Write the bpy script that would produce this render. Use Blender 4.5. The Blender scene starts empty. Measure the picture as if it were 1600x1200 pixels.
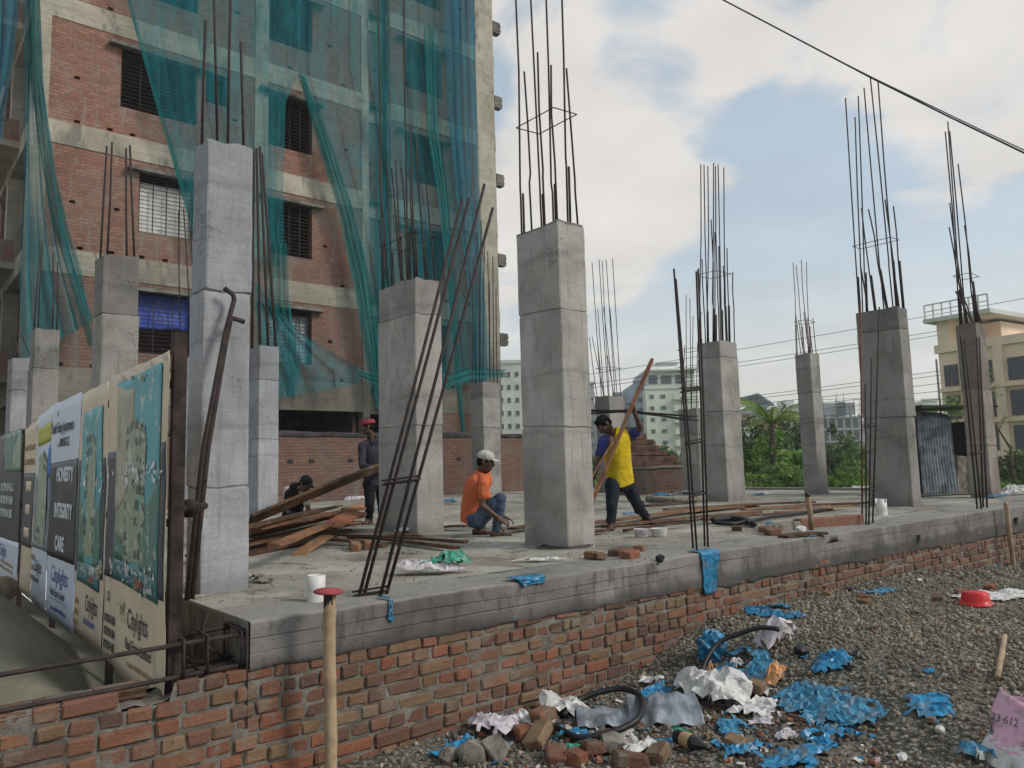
import bpy, math, random
import numpy as np
from mathutils import Vector, Matrix

# ------------------------------------------------------------------ camera, sky, sun, exposure
SC = bpy.context.scene
COL = SC.collection
F, CX, CY = 1200.0, 800.0, 600.0          # focal length and centre in photograph pixels
SLAB = 0.9
CZ = 1.7
def _axes(vr, vl):
    X = np.array([vr[0]-CX, -(vr[1]-CY), -F]); X /= np.linalg.norm(X)
    Y = np.array([vl[0]-CX, -(vl[1]-CY), -F]); Y -= X*(X@Y); Y /= np.linalg.norm(Y)
    return np.array([X, Y, np.cross(X, Y)])
M = _axes((2240, 692), (-195, 755))
cam_d = bpy.data.cameras.new('camera')
cam = bpy.data.objects.new('camera', cam_d); COL.objects.link(cam)
cam_d.sensor_width = 36.0; cam_d.lens = F/1600*36.0
cam_d.clip_start = 0.05; cam_d.clip_end = 6000
cam.matrix_world = Matrix.Translation((0, 0, CZ)) @ Matrix([list(r) for r in M]).to_4x4()
SC.camera = cam
SC.view_settings.view_transform = 'Standard'
SC.view_settings.look = 'None'
SC.view_settings.gamma = 1.0
SC.view_settings.exposure = 0.20
try:
    SC.cycles.transparent_max_bounces = 24
    SC.cycles.max_bounces = 6
    SC.cycles.use_denoising = True
except Exception:
    pass

SUN_EL, SUN_ROT = math.radians(42), math.radians(155)
world = bpy.data.worlds.new('World'); SC.world = world
world.use_nodes = True
wn, wl = world.node_tree.nodes, world.node_tree.links
wn.clear()
def WN(t, **k):
    n = wn.new(t)
    for a, b in k.items(): setattr(n, a, b)
    return n
w_out = WN('ShaderNodeOutputWorld')
sky = WN('ShaderNodeTexSky', sky_type='NISHITA', sun_disc=False)
sky.sun_elevation = SUN_EL; sky.sun_rotation = SUN_ROT
sky.dust_density = 1.6; sky.air_density = 1.0; sky.ozone_density = 1.2
bg_sky = WN('ShaderNodeBackground'); bg_sky.inputs[1].default_value = 0.15
bg_cl = WN('ShaderNodeBackground'); bg_cl.inputs[1].default_value = 0.76
tc = WN('ShaderNodeTexCoord')
def wmath(op, a, b=None, clamp=False):
    n = WN('ShaderNodeMath', operation=op, use_clamp=clamp)
    for i, v in enumerate((a, b)):
        if v is None: continue
        if isinstance(v, (int, float)): n.inputs[i].default_value = v
        else: wl.new(v, n.inputs[i])
    return n.outputs[0]
sep = WN('ShaderNodeSeparateXYZ'); wl.new(tc.outputs['Generated'], sep.inputs[0])
zc = wmath('ADD', wmath('MAXIMUM', sep.outputs[2], 0.0), 0.16)
comb = WN('ShaderNodeCombineXYZ')
wl.new(wmath('DIVIDE', sep.outputs[0], zc), comb.inputs[0])
wl.new(wmath('DIVIDE', sep.outputs[1], zc), comb.inputs[1])
nz = WN('ShaderNodeTexNoise'); nz.inputs['Scale'].default_value = 1.15; nz.inputs['Detail'].default_value = 9
nz.inputs['Roughness'].default_value = 0.56; nz.inputs['Distortion'].default_value = 0.35
wl.new(comb.outputs[0], nz.inputs['Vector'])
def wray(u, v):
    d = M @ np.array([u-CX, -(v-CY), -F]); return d/np.linalg.norm(d)
nzb = WN('ShaderNodeTexNoise'); nzb.inputs['Scale'].default_value = 2.9; nzb.inputs['Detail'].default_value = 12
nzb.inputs['Roughness'].default_value = 0.63; nzb.inputs['Distortion'].default_value = 0.5
wl.new(comb.outputs[0], nzb.inputs['Vector'])
acc = wmath('ADD', wmath('ADD', wmath('MULTIPLY', nz.outputs['Fac'], .75), wmath('MULTIPLY', nzb.outputs['Fac'], 1.15)), -.45)
# cloud banks and blue gaps, as directions in the sky
for u, v, rad, wt in ((985, 210, 12, .30), (880, 330, 11, .28), (1150, 195, 6, .14), (830, 30, 6, .22), (1060, 380, 7, .16), (1140, 40, 5, .2), (1010, 60, 5.5, -.26),
                      (1120, 150, 5, -.2), (1120, 285, 5, -.2), (1240, 190, 6, -.18), (1250, 300, 8, -.2), (1420, 110, 13, .17), (1560, 190, 9, .16), (1330, 90, 6, .1), (1240, 15, 5, -.08), (1270, 120, 5, .08), (1150, 470, 8, -.22), (1330, 420, 10, -.2),
                      (1560, 420, 8, -.15), (1480, 280, 6, -.04), (1020, 470, 7, -.25), (760, 120, 3, -.14)):
    d = wray(u, v)
    dn = WN('ShaderNodeVectorMath', operation='DOT_PRODUCT'); dn.inputs[1].default_value = tuple(d)
    nrm = WN('ShaderNodeVectorMath', operation='NORMALIZE'); wl.new(tc.outputs['Generated'], nrm.inputs[0])
    wl.new(nrm.outputs[0], dn.inputs[0])
    mr = WN('ShaderNodeMapRange', interpolation_type='SMOOTHSTEP')
    mr.inputs['From Min'].default_value = math.cos(math.radians(rad)); mr.inputs['From Max'].default_value = 1.0
    mr.inputs['To Min'].default_value = 0.0; mr.inputs['To Max'].default_value = wt
    wl.new(dn.outputs['Value'], mr.inputs['Value'])
    acc = wmath('ADD', acc, mr.outputs[0])
mask = WN('ShaderNodeMapRange', interpolation_type='SMOOTHSTEP')
mask.inputs['From Min'].default_value = 0.42; mask.inputs['From Max'].default_value = 0.74
mask.inputs['To Min'].default_value = 0.60; mask.inputs['To Max'].default_value = 0.97
wl.new(acc, mask.inputs['Value'])
hz = WN('ShaderNodeMapRange', interpolation_type='SMOOTHSTEP')       # a pale veil low in the sky
hz.inputs['From Min'].default_value = 0.0; hz.inputs['From Max'].default_value = 0.60
hz.inputs['To Min'].default_value = 0.95; hz.inputs['To Max'].default_value = 0.0
wl.new(sep.outputs[2], hz.inputs['Value'])
mfac = wmath('MAXIMUM', mask.outputs[0], hz.outputs[0])
ccol = WN('ShaderNodeValToRGB')
e = ccol.color_ramp.elements
e[0].position = 0.42; e[0].color = (.74, .86, .90, 1); e[1].position = 0.66; e[1].color = (.99, .955, .915, 1)
wl.new(acc, ccol.inputs[0])
hcol = WN('ShaderNodeMixRGB'); hcol.inputs[2].default_value = (1.0, .955, .87, 1)
wl.new(ccol.outputs[0], hcol.inputs[1])
wl.new(wmath('POWER', hz.outputs[0], 2.2), hcol.inputs[0])
# fine grey modelling inside the clouds
nz2 = WN('ShaderNodeTexNoise'); nz2.inputs['Scale'].default_value = 2.4; nz2.inputs['Detail'].default_value = 7
wl.new(comb.outputs[0], nz2.inputs['Vector'])
sh = WN('ShaderNodeMapRange'); sh.inputs['From Min'].default_value = .3; sh.inputs['From Max'].default_value = .75
sh.inputs['To Min'].default_value = .84; sh.inputs['To Max'].default_value = 1.03
wl.new(nz2.outputs['Fac'], sh.inputs['Value'])
cm = WN('ShaderNodeVectorMath', operation='SCALE'); wl.new(hcol.outputs[0], cm.inputs[0]); wl.new(sh.outputs[0], cm.inputs['Scale'])
wl.new(cm.outputs[0], bg_cl.inputs[0])
wl.new(sky.outputs[0], bg_sky.inputs[0])
wmix = WN('ShaderNodeMixShader')
wl.new(mfac, wmix.inputs[0]); wl.new(bg_sky.outputs[0], wmix.inputs[1]); wl.new(bg_cl.outputs[0], wmix.inputs[2])
wl.new(wmix.outputs[0], w_out.inputs[0])

sun_d = bpy.data.lights.new('sun', 'SUN'); sun_d.energy = 2.0; sun_d.angle = math.radians(14); sun_d.color = (1, .95, .87)
sun = bpy.data.objects.new('sun', sun_d); COL.objects.link(sun)
_sd = Vector((0.45, -0.72, 0.62)).normalized()        # towards the sun
sun.rotation_euler = _sd.to_track_quat('Z', 'Y').to_euler()
sky.sun_elevation = math.asin(_sd.z); sky.sun_rotation = math.atan2(_sd.x, _sd.y)

# ------------------------------------------------------------------ measuring helpers
RNG = np.random.default_rng(7)
def A(*p): return np.array(p, dtype=float)
def ray(u, v): return (M @ np.array([u-CX, -(v-CY), -F]))/F
def onz(u, v, z):
    d = ray(u, v); return d*((z-CZ)/d[2]) + A(0, 0, CZ)
def ony(u, v, y):
    d = ray(u, v); return d*(y/d[1]) + A(0, 0, CZ)
def onx(u, v, x):
    d = ray(u, v); return d*(x/d[0]) + A(0, 0, CZ)
def ond(u, v, dep): return ray(u, v)*dep + A(0, 0, CZ)
def depth(p): return -(M.T @ (np.array(p)-A(0, 0, CZ)))[2]
def sstep(x, a, b):
    t = np.clip((x-a)/(b-a), 0, 1); return t*t*(3-2*t)
def vnoise(x, y, seed=0, oct=4, base=1.0):
    """smooth value noise, -1..1"""
    x = np.asarray(x, float); y = np.asarray(y, float); out = np.zeros(np.broadcast(x, y).shape); amp = 1.0; tot = 0
    for o in range(oct):
        f = base*2**o; xi = x*f+17.3*o+seed*3.7; yi = y*f-9.1*o+seed*1.9
        x0 = np.floor(xi); y0 = np.floor(yi); tx = xi-x0; ty = yi-y0
        tx = tx*tx*(3-2*tx); ty = ty*ty*(3-2*ty)
        h = lambda a, b: (np.sin(a*127.1+b*311.7+seed*74.7+o*13.7)*43758.5453) % 1.0
        n = (h(x0, y0)*(1-tx)+h(x0+1, y0)*tx)*(1-ty)+(h(x0, y0+1)*(1-tx)+h(x0+1, y0+1)*tx)*ty
        out = out+amp*(n*2-1); tot += amp; amp *= .5
    return out/tot

# ------------------------------------------------------------------ mesh builder
class MB:
    def __init__(s): s.v = []; s.f = []; s.c = []; s.n = 0
    def add(s, vs, fs, col=None):
        o = s.n; vs = [tuple(map(float, p)) for p in vs]
        s.v += vs; s.n += len(vs)
        s.f += [tuple(int(i)+o for i in f) for f in fs]
        s.c += [col or (1, 1, 1)]*len(vs)
        return s
    def box(s, x0, x1, y0, y1, z0, z1, col=None):
        v = [(x, y, z) for z in (z0, z1) for y in (y0, y1) for x in (x0, x1)]
        return s.add(v, [(0, 2, 3, 1), (4, 5, 7, 6), (0, 1, 5, 4), (2, 6, 7, 3), (0, 4, 6, 2), (1, 3, 7, 5)], col)
    def obox(s, c, hx, hy, hz, R=None, jit=0, col=None, cham=0.0):
        """oriented box; cham > 0 chamfers all its edges"""
        R = np.eye(3) if R is None else np.array(R)
        if cham <= 0:
            v = np.array([(x, y, z) for z in (-hz, hz) for y in (-hy, hy) for x in (-hx, hx)])
            f = [(0, 2, 3, 1), (4, 5, 7, 6), (0, 1, 5, 4), (2, 6, 7, 3), (0, 4, 6, 2), (1, 3, 7, 5)]
        else:
            v, f = chbox(hx, hy, hz, cham)
        if jit: v = v + RNG.uniform(-jit, jit, v.shape)
        return s.add(v @ R.T + np.array(c), f, col)
    def tube(s, pts, r, n=8, col=None, cap=True):
        P = np.array(pts, float); m = len(P)
        r = np.full(m, r) if np.isscalar(r) else np.array(r, float)
        T = np.gradient(P, axis=0); T /= np.linalg.norm(T, axis=1)[:, None]+1e-12
        ref = A(0, 0, 1) if abs(T[0][2]) < .9 else A(1, 0, 0)
        U = np.cross(T[0], ref); U /= np.linalg.norm(U)
        vs = []
        for i in range(m):
            U = U - T[i]*(U@T[i]); U /= np.linalg.norm(U)+1e-12
            W = np.cross(T[i], U)
            for k in range(n):
                a = 2*math.pi*k/n
                vs.append(P[i]+r[i]*(math.cos(a)*U+math.sin(a)*W))
        fs = [(i*n+k, i*n+(k+1) % n, (i+1)*n+(k+1) % n, (i+1)*n+k) for i in range(m-1) for k in range(n)]
        if cap: fs += [tuple(range(n-1, -1, -1)), tuple((m-1)*n+k for k in range(n))]
        return s.add(vs, fs, col)
    def grid(s, P, col=None, wrap=False):
        h, w = P.shape[:2]
        fs = [(j*w+i, j*w+(i+1) % w, (j+1)*w+(i+1) % w, (j+1)*w+i) for j in range(h-1) for i in range(w if wrap else w-1)]
        return s.add(P.reshape(-1, 3), fs, col)
    def lathe(s, c, prof, n=20, col=None, R=None):
        """prof: list of (radius, height)"""
        R = np.eye(3) if R is None else np.array(R)
        vs = [(r*math.cos(2*math.pi*k/n), r*math.sin(2*math.pi*k/n), z) for r, z in prof for k in range(n)]
        m = len(prof)
        fs = [(i*n+k, i*n+(k+1) % n, (i+1)*n+(k+1) % n, (i+1)*n+k) for i in range(m-1) for k in range(n)]
        return s.add(np.array(vs) @ R.T + np.array(c), fs, col)
    def cap(s, p0, p1, r0, r1=None, n=12):
        """tapered capsule, closed"""
        r1 = r0 if r1 is None else r1
        p0 = np.array(p0, float); p1 = np.array(p1, float); d = p1-p0; L = np.linalg.norm(d); d = d/(L+1e-9)
        pts = []; rr = []
        for a in (-80, -55, -28): pts.append(p0+d*r0*math.sin(math.radians(a))); rr.append(r0*math.cos(math.radians(a)))
        for t in (0, .33, .66, 1): pts.append(p0+d*L*t); rr.append(r0+(r1-r0)*t)
        for a in (28, 55, 80): pts.append(p1+d*r1*math.sin(math.radians(a))); rr.append(r1*math.cos(math.radians(a)))
        return s.tube(pts, rr, n)
    def ell(s, c, rx, ry, rz, R=None, n=14, m=9):
        prof = []
        for i in range(m+1):
            a = -math.pi/2*.985+math.pi*.985*i/m; prof.append((math.cos(a), math.sin(a)))
        R = np.eye(3) if R is None else np.array(R)
        vs = np.array([(r*math.cos(2*math.pi*k/n)*rx, r*math.sin(2*math.pi*k/n)*ry, z*rz) for r, z in prof for k in range(n)])
        k_ = len(prof)
        fs = [(i*n+k, i*n+(k+1) % n, (i+1)*n+(k+1) % n, (i+1)*n+k) for i in range(k_-1) for k in range(n)]
        fs += [tuple(range(n-1, -1, -1)), tuple((k_-1)*n+k for k in range(n))]
        return s.add(vs @ R.T + np.array(c), fs)
    def build(s, name, mat, parent=None, smooth=False, attr=False, autos=None):
        me = bpy.data.meshes.new(name); me.from_pydata(s.v, [], s.f)
        if True:
            at = me.attributes.new('tint', 'FLOAT_COLOR', 'POINT')
            arr = np.ones((len(s.v), 4), np.float32); arr[:, :3] = np.array(s.c, np.float32)
            at.data.foreach_set('color', arr.ravel())
        return link(me, name, mat, parent, smooth)
_CH = {}
def chbox(hx, hy, hz, c):
    c = min(c, hx*.45, hy*.45, hz*.45); v = []; idx = {}
    for sx in (-1, 1):
        for sy in (-1, 1):
            for sz in (-1, 1):
                for ax in range(3):
                    p = [sx*(hx-c), sy*(hy-c), sz*(hz-c)]; p[ax] = (sx*hx, sy*hy, sz*hz)[ax]
                    idx[(sx, sy, sz, ax)] = len(v); v.append(p)
    f = []
    for ax in range(3):
        o = [a for a in range(3) if a != ax]
        for s_ in (-1, 1):
            q = []
            for a, b in ((-1, -1), (1, -1), (1, 1), (-1, 1)):
                k = [0, 0, 0]; k[ax] = s_; k[o[0]] = a; k[o[1]] = b; q.append(idx[(*k, ax)])
            flip = (s_ < 0) ^ (ax == 1)
            f.append(tuple(q[::-1]) if flip else tuple(q))
    for ax in range(3):
        o = [a for a in range(3) if a != ax]
        for a in (-1, 1):
            for b in (-1, 1):
                k0 = [0, 0, 0]; k1 = [0, 0, 0]; k0[ax] = -1; k1[ax] = 1
                for k in (k0, k1): k[o[0]] = a; k[o[1]] = b
                f.append((idx[(*k0, o[0])], idx[(*k1, o[0])], idx[(*k1, o[1])], idx[(*k0, o[1])]))
    for sx in (-1, 1):
        for sy in (-1, 1):
            for sz in (-1, 1): f.append(tuple(idx[(sx, sy, sz, a)] for a in range(3)))
    return np.array(v), f
def link(me, name, mat, parent=None, smooth=False):
    o = bpy.data.objects.new(name, me); COL.objects.link(o)
    if mat: me.materials.append(mat)
    if smooth: me.polygons.foreach_set('use_smooth', [True]*len(me.polygons))
    me.update()
    if parent is not None:
        o.parent = parent
        q = parent; off = Vector((0, 0, 0))
        while q is not None: off += q.location; q = q.parent
        o.location = -off
    return o
def fastmesh(name, V, Fc, mat, parent=None, smooth=False, tint=None):
    """big meshes: V (N,3), Fc (M,k) arrays"""
    me = bpy.data.meshes.new(name); V = np.ascontiguousarray(V, np.float32); Fc = np.ascontiguousarray(Fc, np.int32)
    m, k = Fc.shape
    me.vertices.add(len(V)); me.vertices.foreach_set('co', V.ravel())
    me.loops.add(m*k); me.loops.foreach_set('vertex_index', Fc.ravel())
    me.polygons.add(m); me.polygons.foreach_set('loop_start', np.arange(0, m*k, k, dtype=np.int32))
    try: me.polygons.foreach_set('loop_total', np.full(m, k, np.int32))
    except Exception: pass
    if tint is not None:
        at = me.attributes.new('tint', 'FLOAT_COLOR', 'POINT')
        arr = np.ones((len(V), 4), np.float32); arr[:, :3] = tint; at.data.foreach_set('color', arr.ravel())
    me.update(calc_edges=True); me.validate()
    return link(me, name, mat, parent, smooth)
def tag(o, label=None, cat=None, group=None, kind=None):
    if label: o['label'] = label
    if cat: o['category'] = cat
    if cat and not kind: o['kind'] = 'thing'
    if group: o['group'] = group
    if kind: o['kind'] = kind
    return o
def empty(name, loc, label, cat, group=None):
    o = bpy.data.objects.new(name, None); COL.objects.link(o)
    o.location = tuple(map(float, loc)); o.empty_display_size = .1
    return tag(o, label, cat, group)
def mod_solid(o, t, off=0):
    m = o.modifiers.new('thickness', 'SOLIDIFY'); m.thickness = t; m.offset = off; return o
def rot(ax, ay, az): return np.array(Matrix.Rotation(az, 3, 'Z') @ Matrix.Rotation(ay, 3, 'Y') @ Matrix.Rotation(ax, 3, 'X'))
def frame(d, up=(0, 0, 1)):
    """columns: x along d, z near up"""
    x = np.array(d, float); x /= np.linalg.norm(x); z = np.array(up, float); z -= x*(x@z)
    if np.linalg.norm(z) < 1e-4: z = A(1, 0, 0) - x*x[0]
    z /= np.linalg.norm(z); return np.stack([x, np.cross(z, x), z], 1)

# ------------------------------------------------------------------ materials
class MT:
    def __init__(s, name, rough=.85, spec=.3):
        s.m = bpy.data.materials.new(name); s.m.use_nodes = True; s.t = s.m.node_tree
        s.N, s.L = s.t.nodes, s.t.links
        s.b = s.N['Principled BSDF']; s.b.inputs['Roughness'].default_value = rough
        s.b.inputs['Specular IOR Level'].default_value = spec
        s.co = s.N.new('ShaderNodeTexCoord').outputs['Object']
    def new(s, t, **k):
        n = s.N.new(t)
        for a, b in k.items(): setattr(n, a, b)
        return n
    def put(s, sock, v):
        if isinstance(v, bpy.types.NodeSocket): s.L.new(v, sock)
        elif isinstance(v, tuple) and len(v) == 3 and sock.type == 'RGBA': sock.default_value = (*v, 1)
        else: sock.default_value = v
    def scale(s, sc, vec=None):
        n = s.new('ShaderNodeMapping'); n.inputs['Scale'].default_value = sc
        s.L.new(vec or s.co, n.inputs[0]); return n.outputs[0]
    def noise(s, sc=5, det=5, rough=.55, vec=None, dist=0):
        n = s.new('ShaderNodeTexNoise'); n.inputs['Scale'].default_value = sc; n.inputs['Detail'].default_value = det
        n.inputs['Roughness'].default_value = rough; n.inputs['Distortion'].default_value = dist
        s.L.new(vec or s.co, n.inputs['Vector']); return n.outputs['Fac']
    def voro(s, sc=20, feat='F1', vec=None, out='Distance'):
        n = s.new('ShaderNodeTexVoronoi', feature=feat); n.inputs['Scale'].default_value = sc
        s.L.new(vec or s.co, n.inputs['Vector']); return n.outputs[out]
    def mr(s, v, a, b, c=0., d=1., smooth=True):
        n = s.new('ShaderNodeMapRange', interpolation_type='SMOOTHSTEP' if smooth else 'LINEAR')
        for i, x in zip(('From Min', 'From Max', 'To Min', 'To Max'), (a, b, c, d)): n.inputs[i].default_value = x
        s.L.new(v, n.inputs['Value']); return n.outputs[0]
    def mix(s, f, a, b, mode='MIX'):
        n = s.new('ShaderNodeMixRGB', blend_type=mode)
        s.put(n.inputs[0], f); s.put(n.inputs[1], a); s.put(n.inputs[2], b); return n.outputs[0]
    def math(s, op, a, b=0.):
        n = s.new('ShaderNodeMath', operation=op); s.put(n.inputs[0], a); s.put(n.inputs[1], b); return n.outputs[0]
    def ramp(s, v, *stops):
        n = s.new('ShaderNodeValToRGB'); e = n.color_ramp.elements
        while len(e) < len(stops): e.new(.5)
        for q, (p, c) in zip(e, stops): q.position = p; q.color = (*c, 1)
        s.L.new(v, n.inputs[0]); return n.outputs[0]
    def attr(s, nm='tint'):
        n = s.new('ShaderNodeAttribute'); n.attribute_name = nm; return n.outputs['Color']
    def xyz(s, vec=None):
        n = s.new('ShaderNodeSeparateXYZ'); s.L.new(vec or s.co, n.inputs[0]); return n.outputs
    def comb(s, x, y, z=0.):
        n = s.new('ShaderNodeCombineXYZ'); s.put(n.inputs[0], x); s.put(n.inputs[1], y); s.put(n.inputs[2], z); return n.outputs[0]
    def col(s, c): s.put(s.b.inputs['Base Color'], c); return s
    def bump(s, h, st=.4, d=.01):
        n = s.new('ShaderNodeBump'); n.inputs['Strength'].default_value = st; n.inputs['Distance'].default_value = d
        s.L.new(h, n.inputs['Height'])
        if s.b.inputs['Normal'].is_linked:
            s.L.new(s.b.inputs['Normal'].links[0].from_socket, n.inputs['Normal'])
        s.L.new(n.outputs[0], s.b.inputs['Normal']); return s
def simple(name, c, rough=.7, var=.25, sc=6, bump=.0, metal=0, spec=.3):
    m = MT(name, rough, spec); n = m.noise(sc, 5)
    m.col(m.mix(m.mr(n, .3, .7), tuple(x*(1-var) for x in c), tuple(min(1, x*(1+var)) for x in c)))
    if bump: m.bump(m.noise(sc*4, 4), bump, .01)
    m.b.inputs['Metallic'].default_value = metal
    return m.m
MATS = {}
def m_column(name, lo, hi, warm):
    m = MT(name, .88, .25)
    big = m.noise(1.3, 6, .6, dist=.4)
    c = m.ramp(big, (.32, lo), (.48, tuple((a*.4+b*.6) for a, b in zip(lo, hi))), (.66, hi))
    st = m.noise(3.0, 5, .6, vec=m.scale((9, 9, .5)))               # drips and pour streaks running down
    c = m.mix(m.mr(st, .52, .72, 0, .45), c, tuple(x*.62 for x in lo))
    bl = m.noise(4.5, 3, .5)
    c = m.mix(m.mr(bl, .56, .66, 0, .5), c, warm)
    z = m.xyz()[2]; zz = m.math('ADD', z, m.math('MULTIPLY', m.noise(2.2, 5, .65), .28))
    for zj, wd in ((2.02, .05), (2.62, .03), (3.78, .07)):       # slurry lines left by the lifts
        c = m.mix(m.mr(m.math('ABSOLUTE', m.math('SUBTRACT', zz, zj+.14)), 0., wd, .3, 0), c, tuple(x*.55 for x in lo))
    c = m.mix(m.mr(zz, 1.0, 1.28, .5, 0), c, tuple(x*.55 for x in lo))      # darker towards the foot
    pit = m.voro(42); pn = m.noise(9, 2)
    hole = m.math('MULTIPLY', m.mr(pit, .06, .13, 1, 0), m.mr(pn, .52, .6))
    c = m.mix(hole, c, (.06, .058, .055))
    fine = m.noise(60, 4, .7)
    c = m.mix(m.mr(fine, .35, .7, 0, .28), c, tuple(x*.6 for x in lo))
    hc = m.math('MULTIPLY', m.mr(m.noise(1.5, 4, .6, dist=.5), .58, .66), m.mr(m.voro(26), .25, .5, 1, 0)); c = m.mix(m.math('MULTIPLY', hc, .7), c, tuple(x*.45 for x in lo))     # honeycombing
    bm = m.new('ShaderNodeTexWave', bands_direction='Z', wave_profile='SIN'); bm.inputs['Scale'].default_value = 2.1; bm.inputs['Distortion'].default_value = 1.2; bm.inputs['Detail'].default_value = 3; m.L.new(m.co, bm.inputs[0])
    c = m.mix(m.mr(bm.outputs['Fac'], .93, 1., 0, .07), c, tuple(x*.55 for x in lo))     # shutter board marks
    pa = m.noise(2.6, 2, .4, vec=m.scale((1.2, 1.2, .55))); c = m.mix(m.mr(pa, .60, .66, 0, .28), c, tuple(min(1, x*1.22) for x in hi))     # plastered patches
    c = m.mix(1.0, c, m.attr(), 'MULTIPLY')
    m.col(c)
    m.bump(m.noise(22, 6, .65), .45, .014); m.bump(hole, -.5, .01); m.bump(hc, -.8, .02)
    m.bump(m.noise(2.2, 2, vec=m.scale((1, 1, 7))), .25, .02)
    return m.m
MATS['col'] = m_column('column_concrete', (.215, .205, .188), (.40, .387, .362), (.34, .305, .25))
MATS['colblue'] = m_column('column_concrete_cool', (.23, .235, .25), (.44, .45, .475), (.37, .37, .38))
MATS['coldark'] = m_column('column_concrete_weathered', (.13, .11, .095), (.29, .26, .225), (.22, .145, .10))
def m_beam():
    m = MT('beam_concrete', .9, .2); x = m.xyz()
    big = m.noise(1.6, 7, .62, dist=.6)
    c = m.ramp(big, (.28, (.085, .078, .072)), (.48, (.155, .147, .14)), (.7, (.25, .238, .222)))
    st = m.noise(4, 6, .65, vec=m.scale((3, 3, .8)))
    c = m.mix(m.mr(st, .5, .68, 0, .7), c, (.05, .046, .043))
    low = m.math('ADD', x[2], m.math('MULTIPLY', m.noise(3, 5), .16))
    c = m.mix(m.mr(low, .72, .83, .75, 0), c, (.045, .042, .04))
    pit = m.voro(38); hole = m.math('MULTIPLY', m.mr(pit, .07, .15, 1, 0), m.mr(m.noise(8, 2), .5, .58))
    c = m.mix(hole, c, (.03, .028, .027))
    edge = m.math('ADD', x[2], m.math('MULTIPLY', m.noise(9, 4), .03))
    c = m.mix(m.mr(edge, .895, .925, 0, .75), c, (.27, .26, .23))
    m.col(c); m.bump(m.noise(14, 7, .7), .6, .02); m.bump(hole, -.6, .012)
    return m.m
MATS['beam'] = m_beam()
def m_slab():
    m = MT('slab_concrete', .92, .2)
    big = m.noise(.8, 7, .62, dist=.5)
    c = m.ramp(big, (.3, (.185, .175, .145)), (.5, (.30, .287, .243)), (.68, (.40, .385, .33)))
    c = m.mix(m.mr(m.noise(3.2, 6, .7), .5, .72, 0, .65), c, (.145, .137, .115))
    c = m.mix(m.mr(m.noise(11, 5, .7), .56, .68, 0, .6), c, (.10, .095, .08))
    c = m.mix(m.mr(m.noise(90, 3), .5, .7, 0, .4), c, (.08, .078, .07))
    c = m.mix(m.mr(m.noise(2.1, 4), .6, .7, 0, .6), c, (.40, .385, .34))
    c = m.mix(m.mr(m.noise(1.4, 6, .7, dist=1.), .53, .60, 0, .75), c, (.115, .106, .09))
    c = m.mix(m.mr(m.noise(6.5, 6, .75, dist=.6), .58, .64, 0, .5), c, (.36, .345, .30))
    m.col(c); m.bump(m.noise(35, 7, .75), .6, .015); m.bump(m.noise(4, 5), .4, .04)
    return m.m
MATS['slab'] = m_slab()
def m_rust(name, a, b):
    m = MT(name, .75, .35); n = m.noise(14, 4)
    m.col(m.ramp(n, (.3, a), (.7, b)))
    w = m.new('ShaderNodeTexWave', bands_direction='Z'); w.inputs['Scale'].default_value = 28; m.L.new(m.co, w.inputs[0])
    m.bump(w.outputs['Fac'], .3, .004); return m.m
MATS['rebar'] = m_rust('rebar_steel', (.013, .011, .011), (.045, .028, .025))
MATS['rebar_red'] = m_rust('rebar_rust', (.07, .025, .02), (.15, .05, .035))
MATS['iron'] = simple('frame_iron', (.028, .018, .017), .75, .6, 9, .4)
def m_brick_near():
    m = MT('old_brick', .9, .15); t = m.attr()
    n = m.noise(14, 6, .65)
    c = m.mix(m.mr(n, .3, .72, 0, .75), t, m.mix(.6, t, (.10, .06, .045)))
    c = m.mix(m.mr(m.noise(4.5, 5, .65), .50, .68, 0, .7), c, (.19, .165, .13))
    c = m.mix(.16, c, (.12, .10, .08))   # cement smears
    c = m.mix(m.mr(m.noise(45, 4, .7), .55, .72, 0, .6), c, (.06, .035, .028))
    m.col(c); m.bump(m.noise(30, 7, .7), .7, .012); m.bump(m.voro(55), .25, .006); return m.m
MATS['brick'] = m_brick_near()
def m_mortar():
    m = MT('mortar', .95, .1)
    c = m.ramp(m.noise(7, 7, .65), (.3, (.085, .078, .068)), (.5, (.175, .162, .14)), (.72, (.27, .255, .225)))
    m.col(c); m.bump(m.noise(40, 7, .75), .8, .02); return m.m
MATS['mortar'] = m_mortar()
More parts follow.
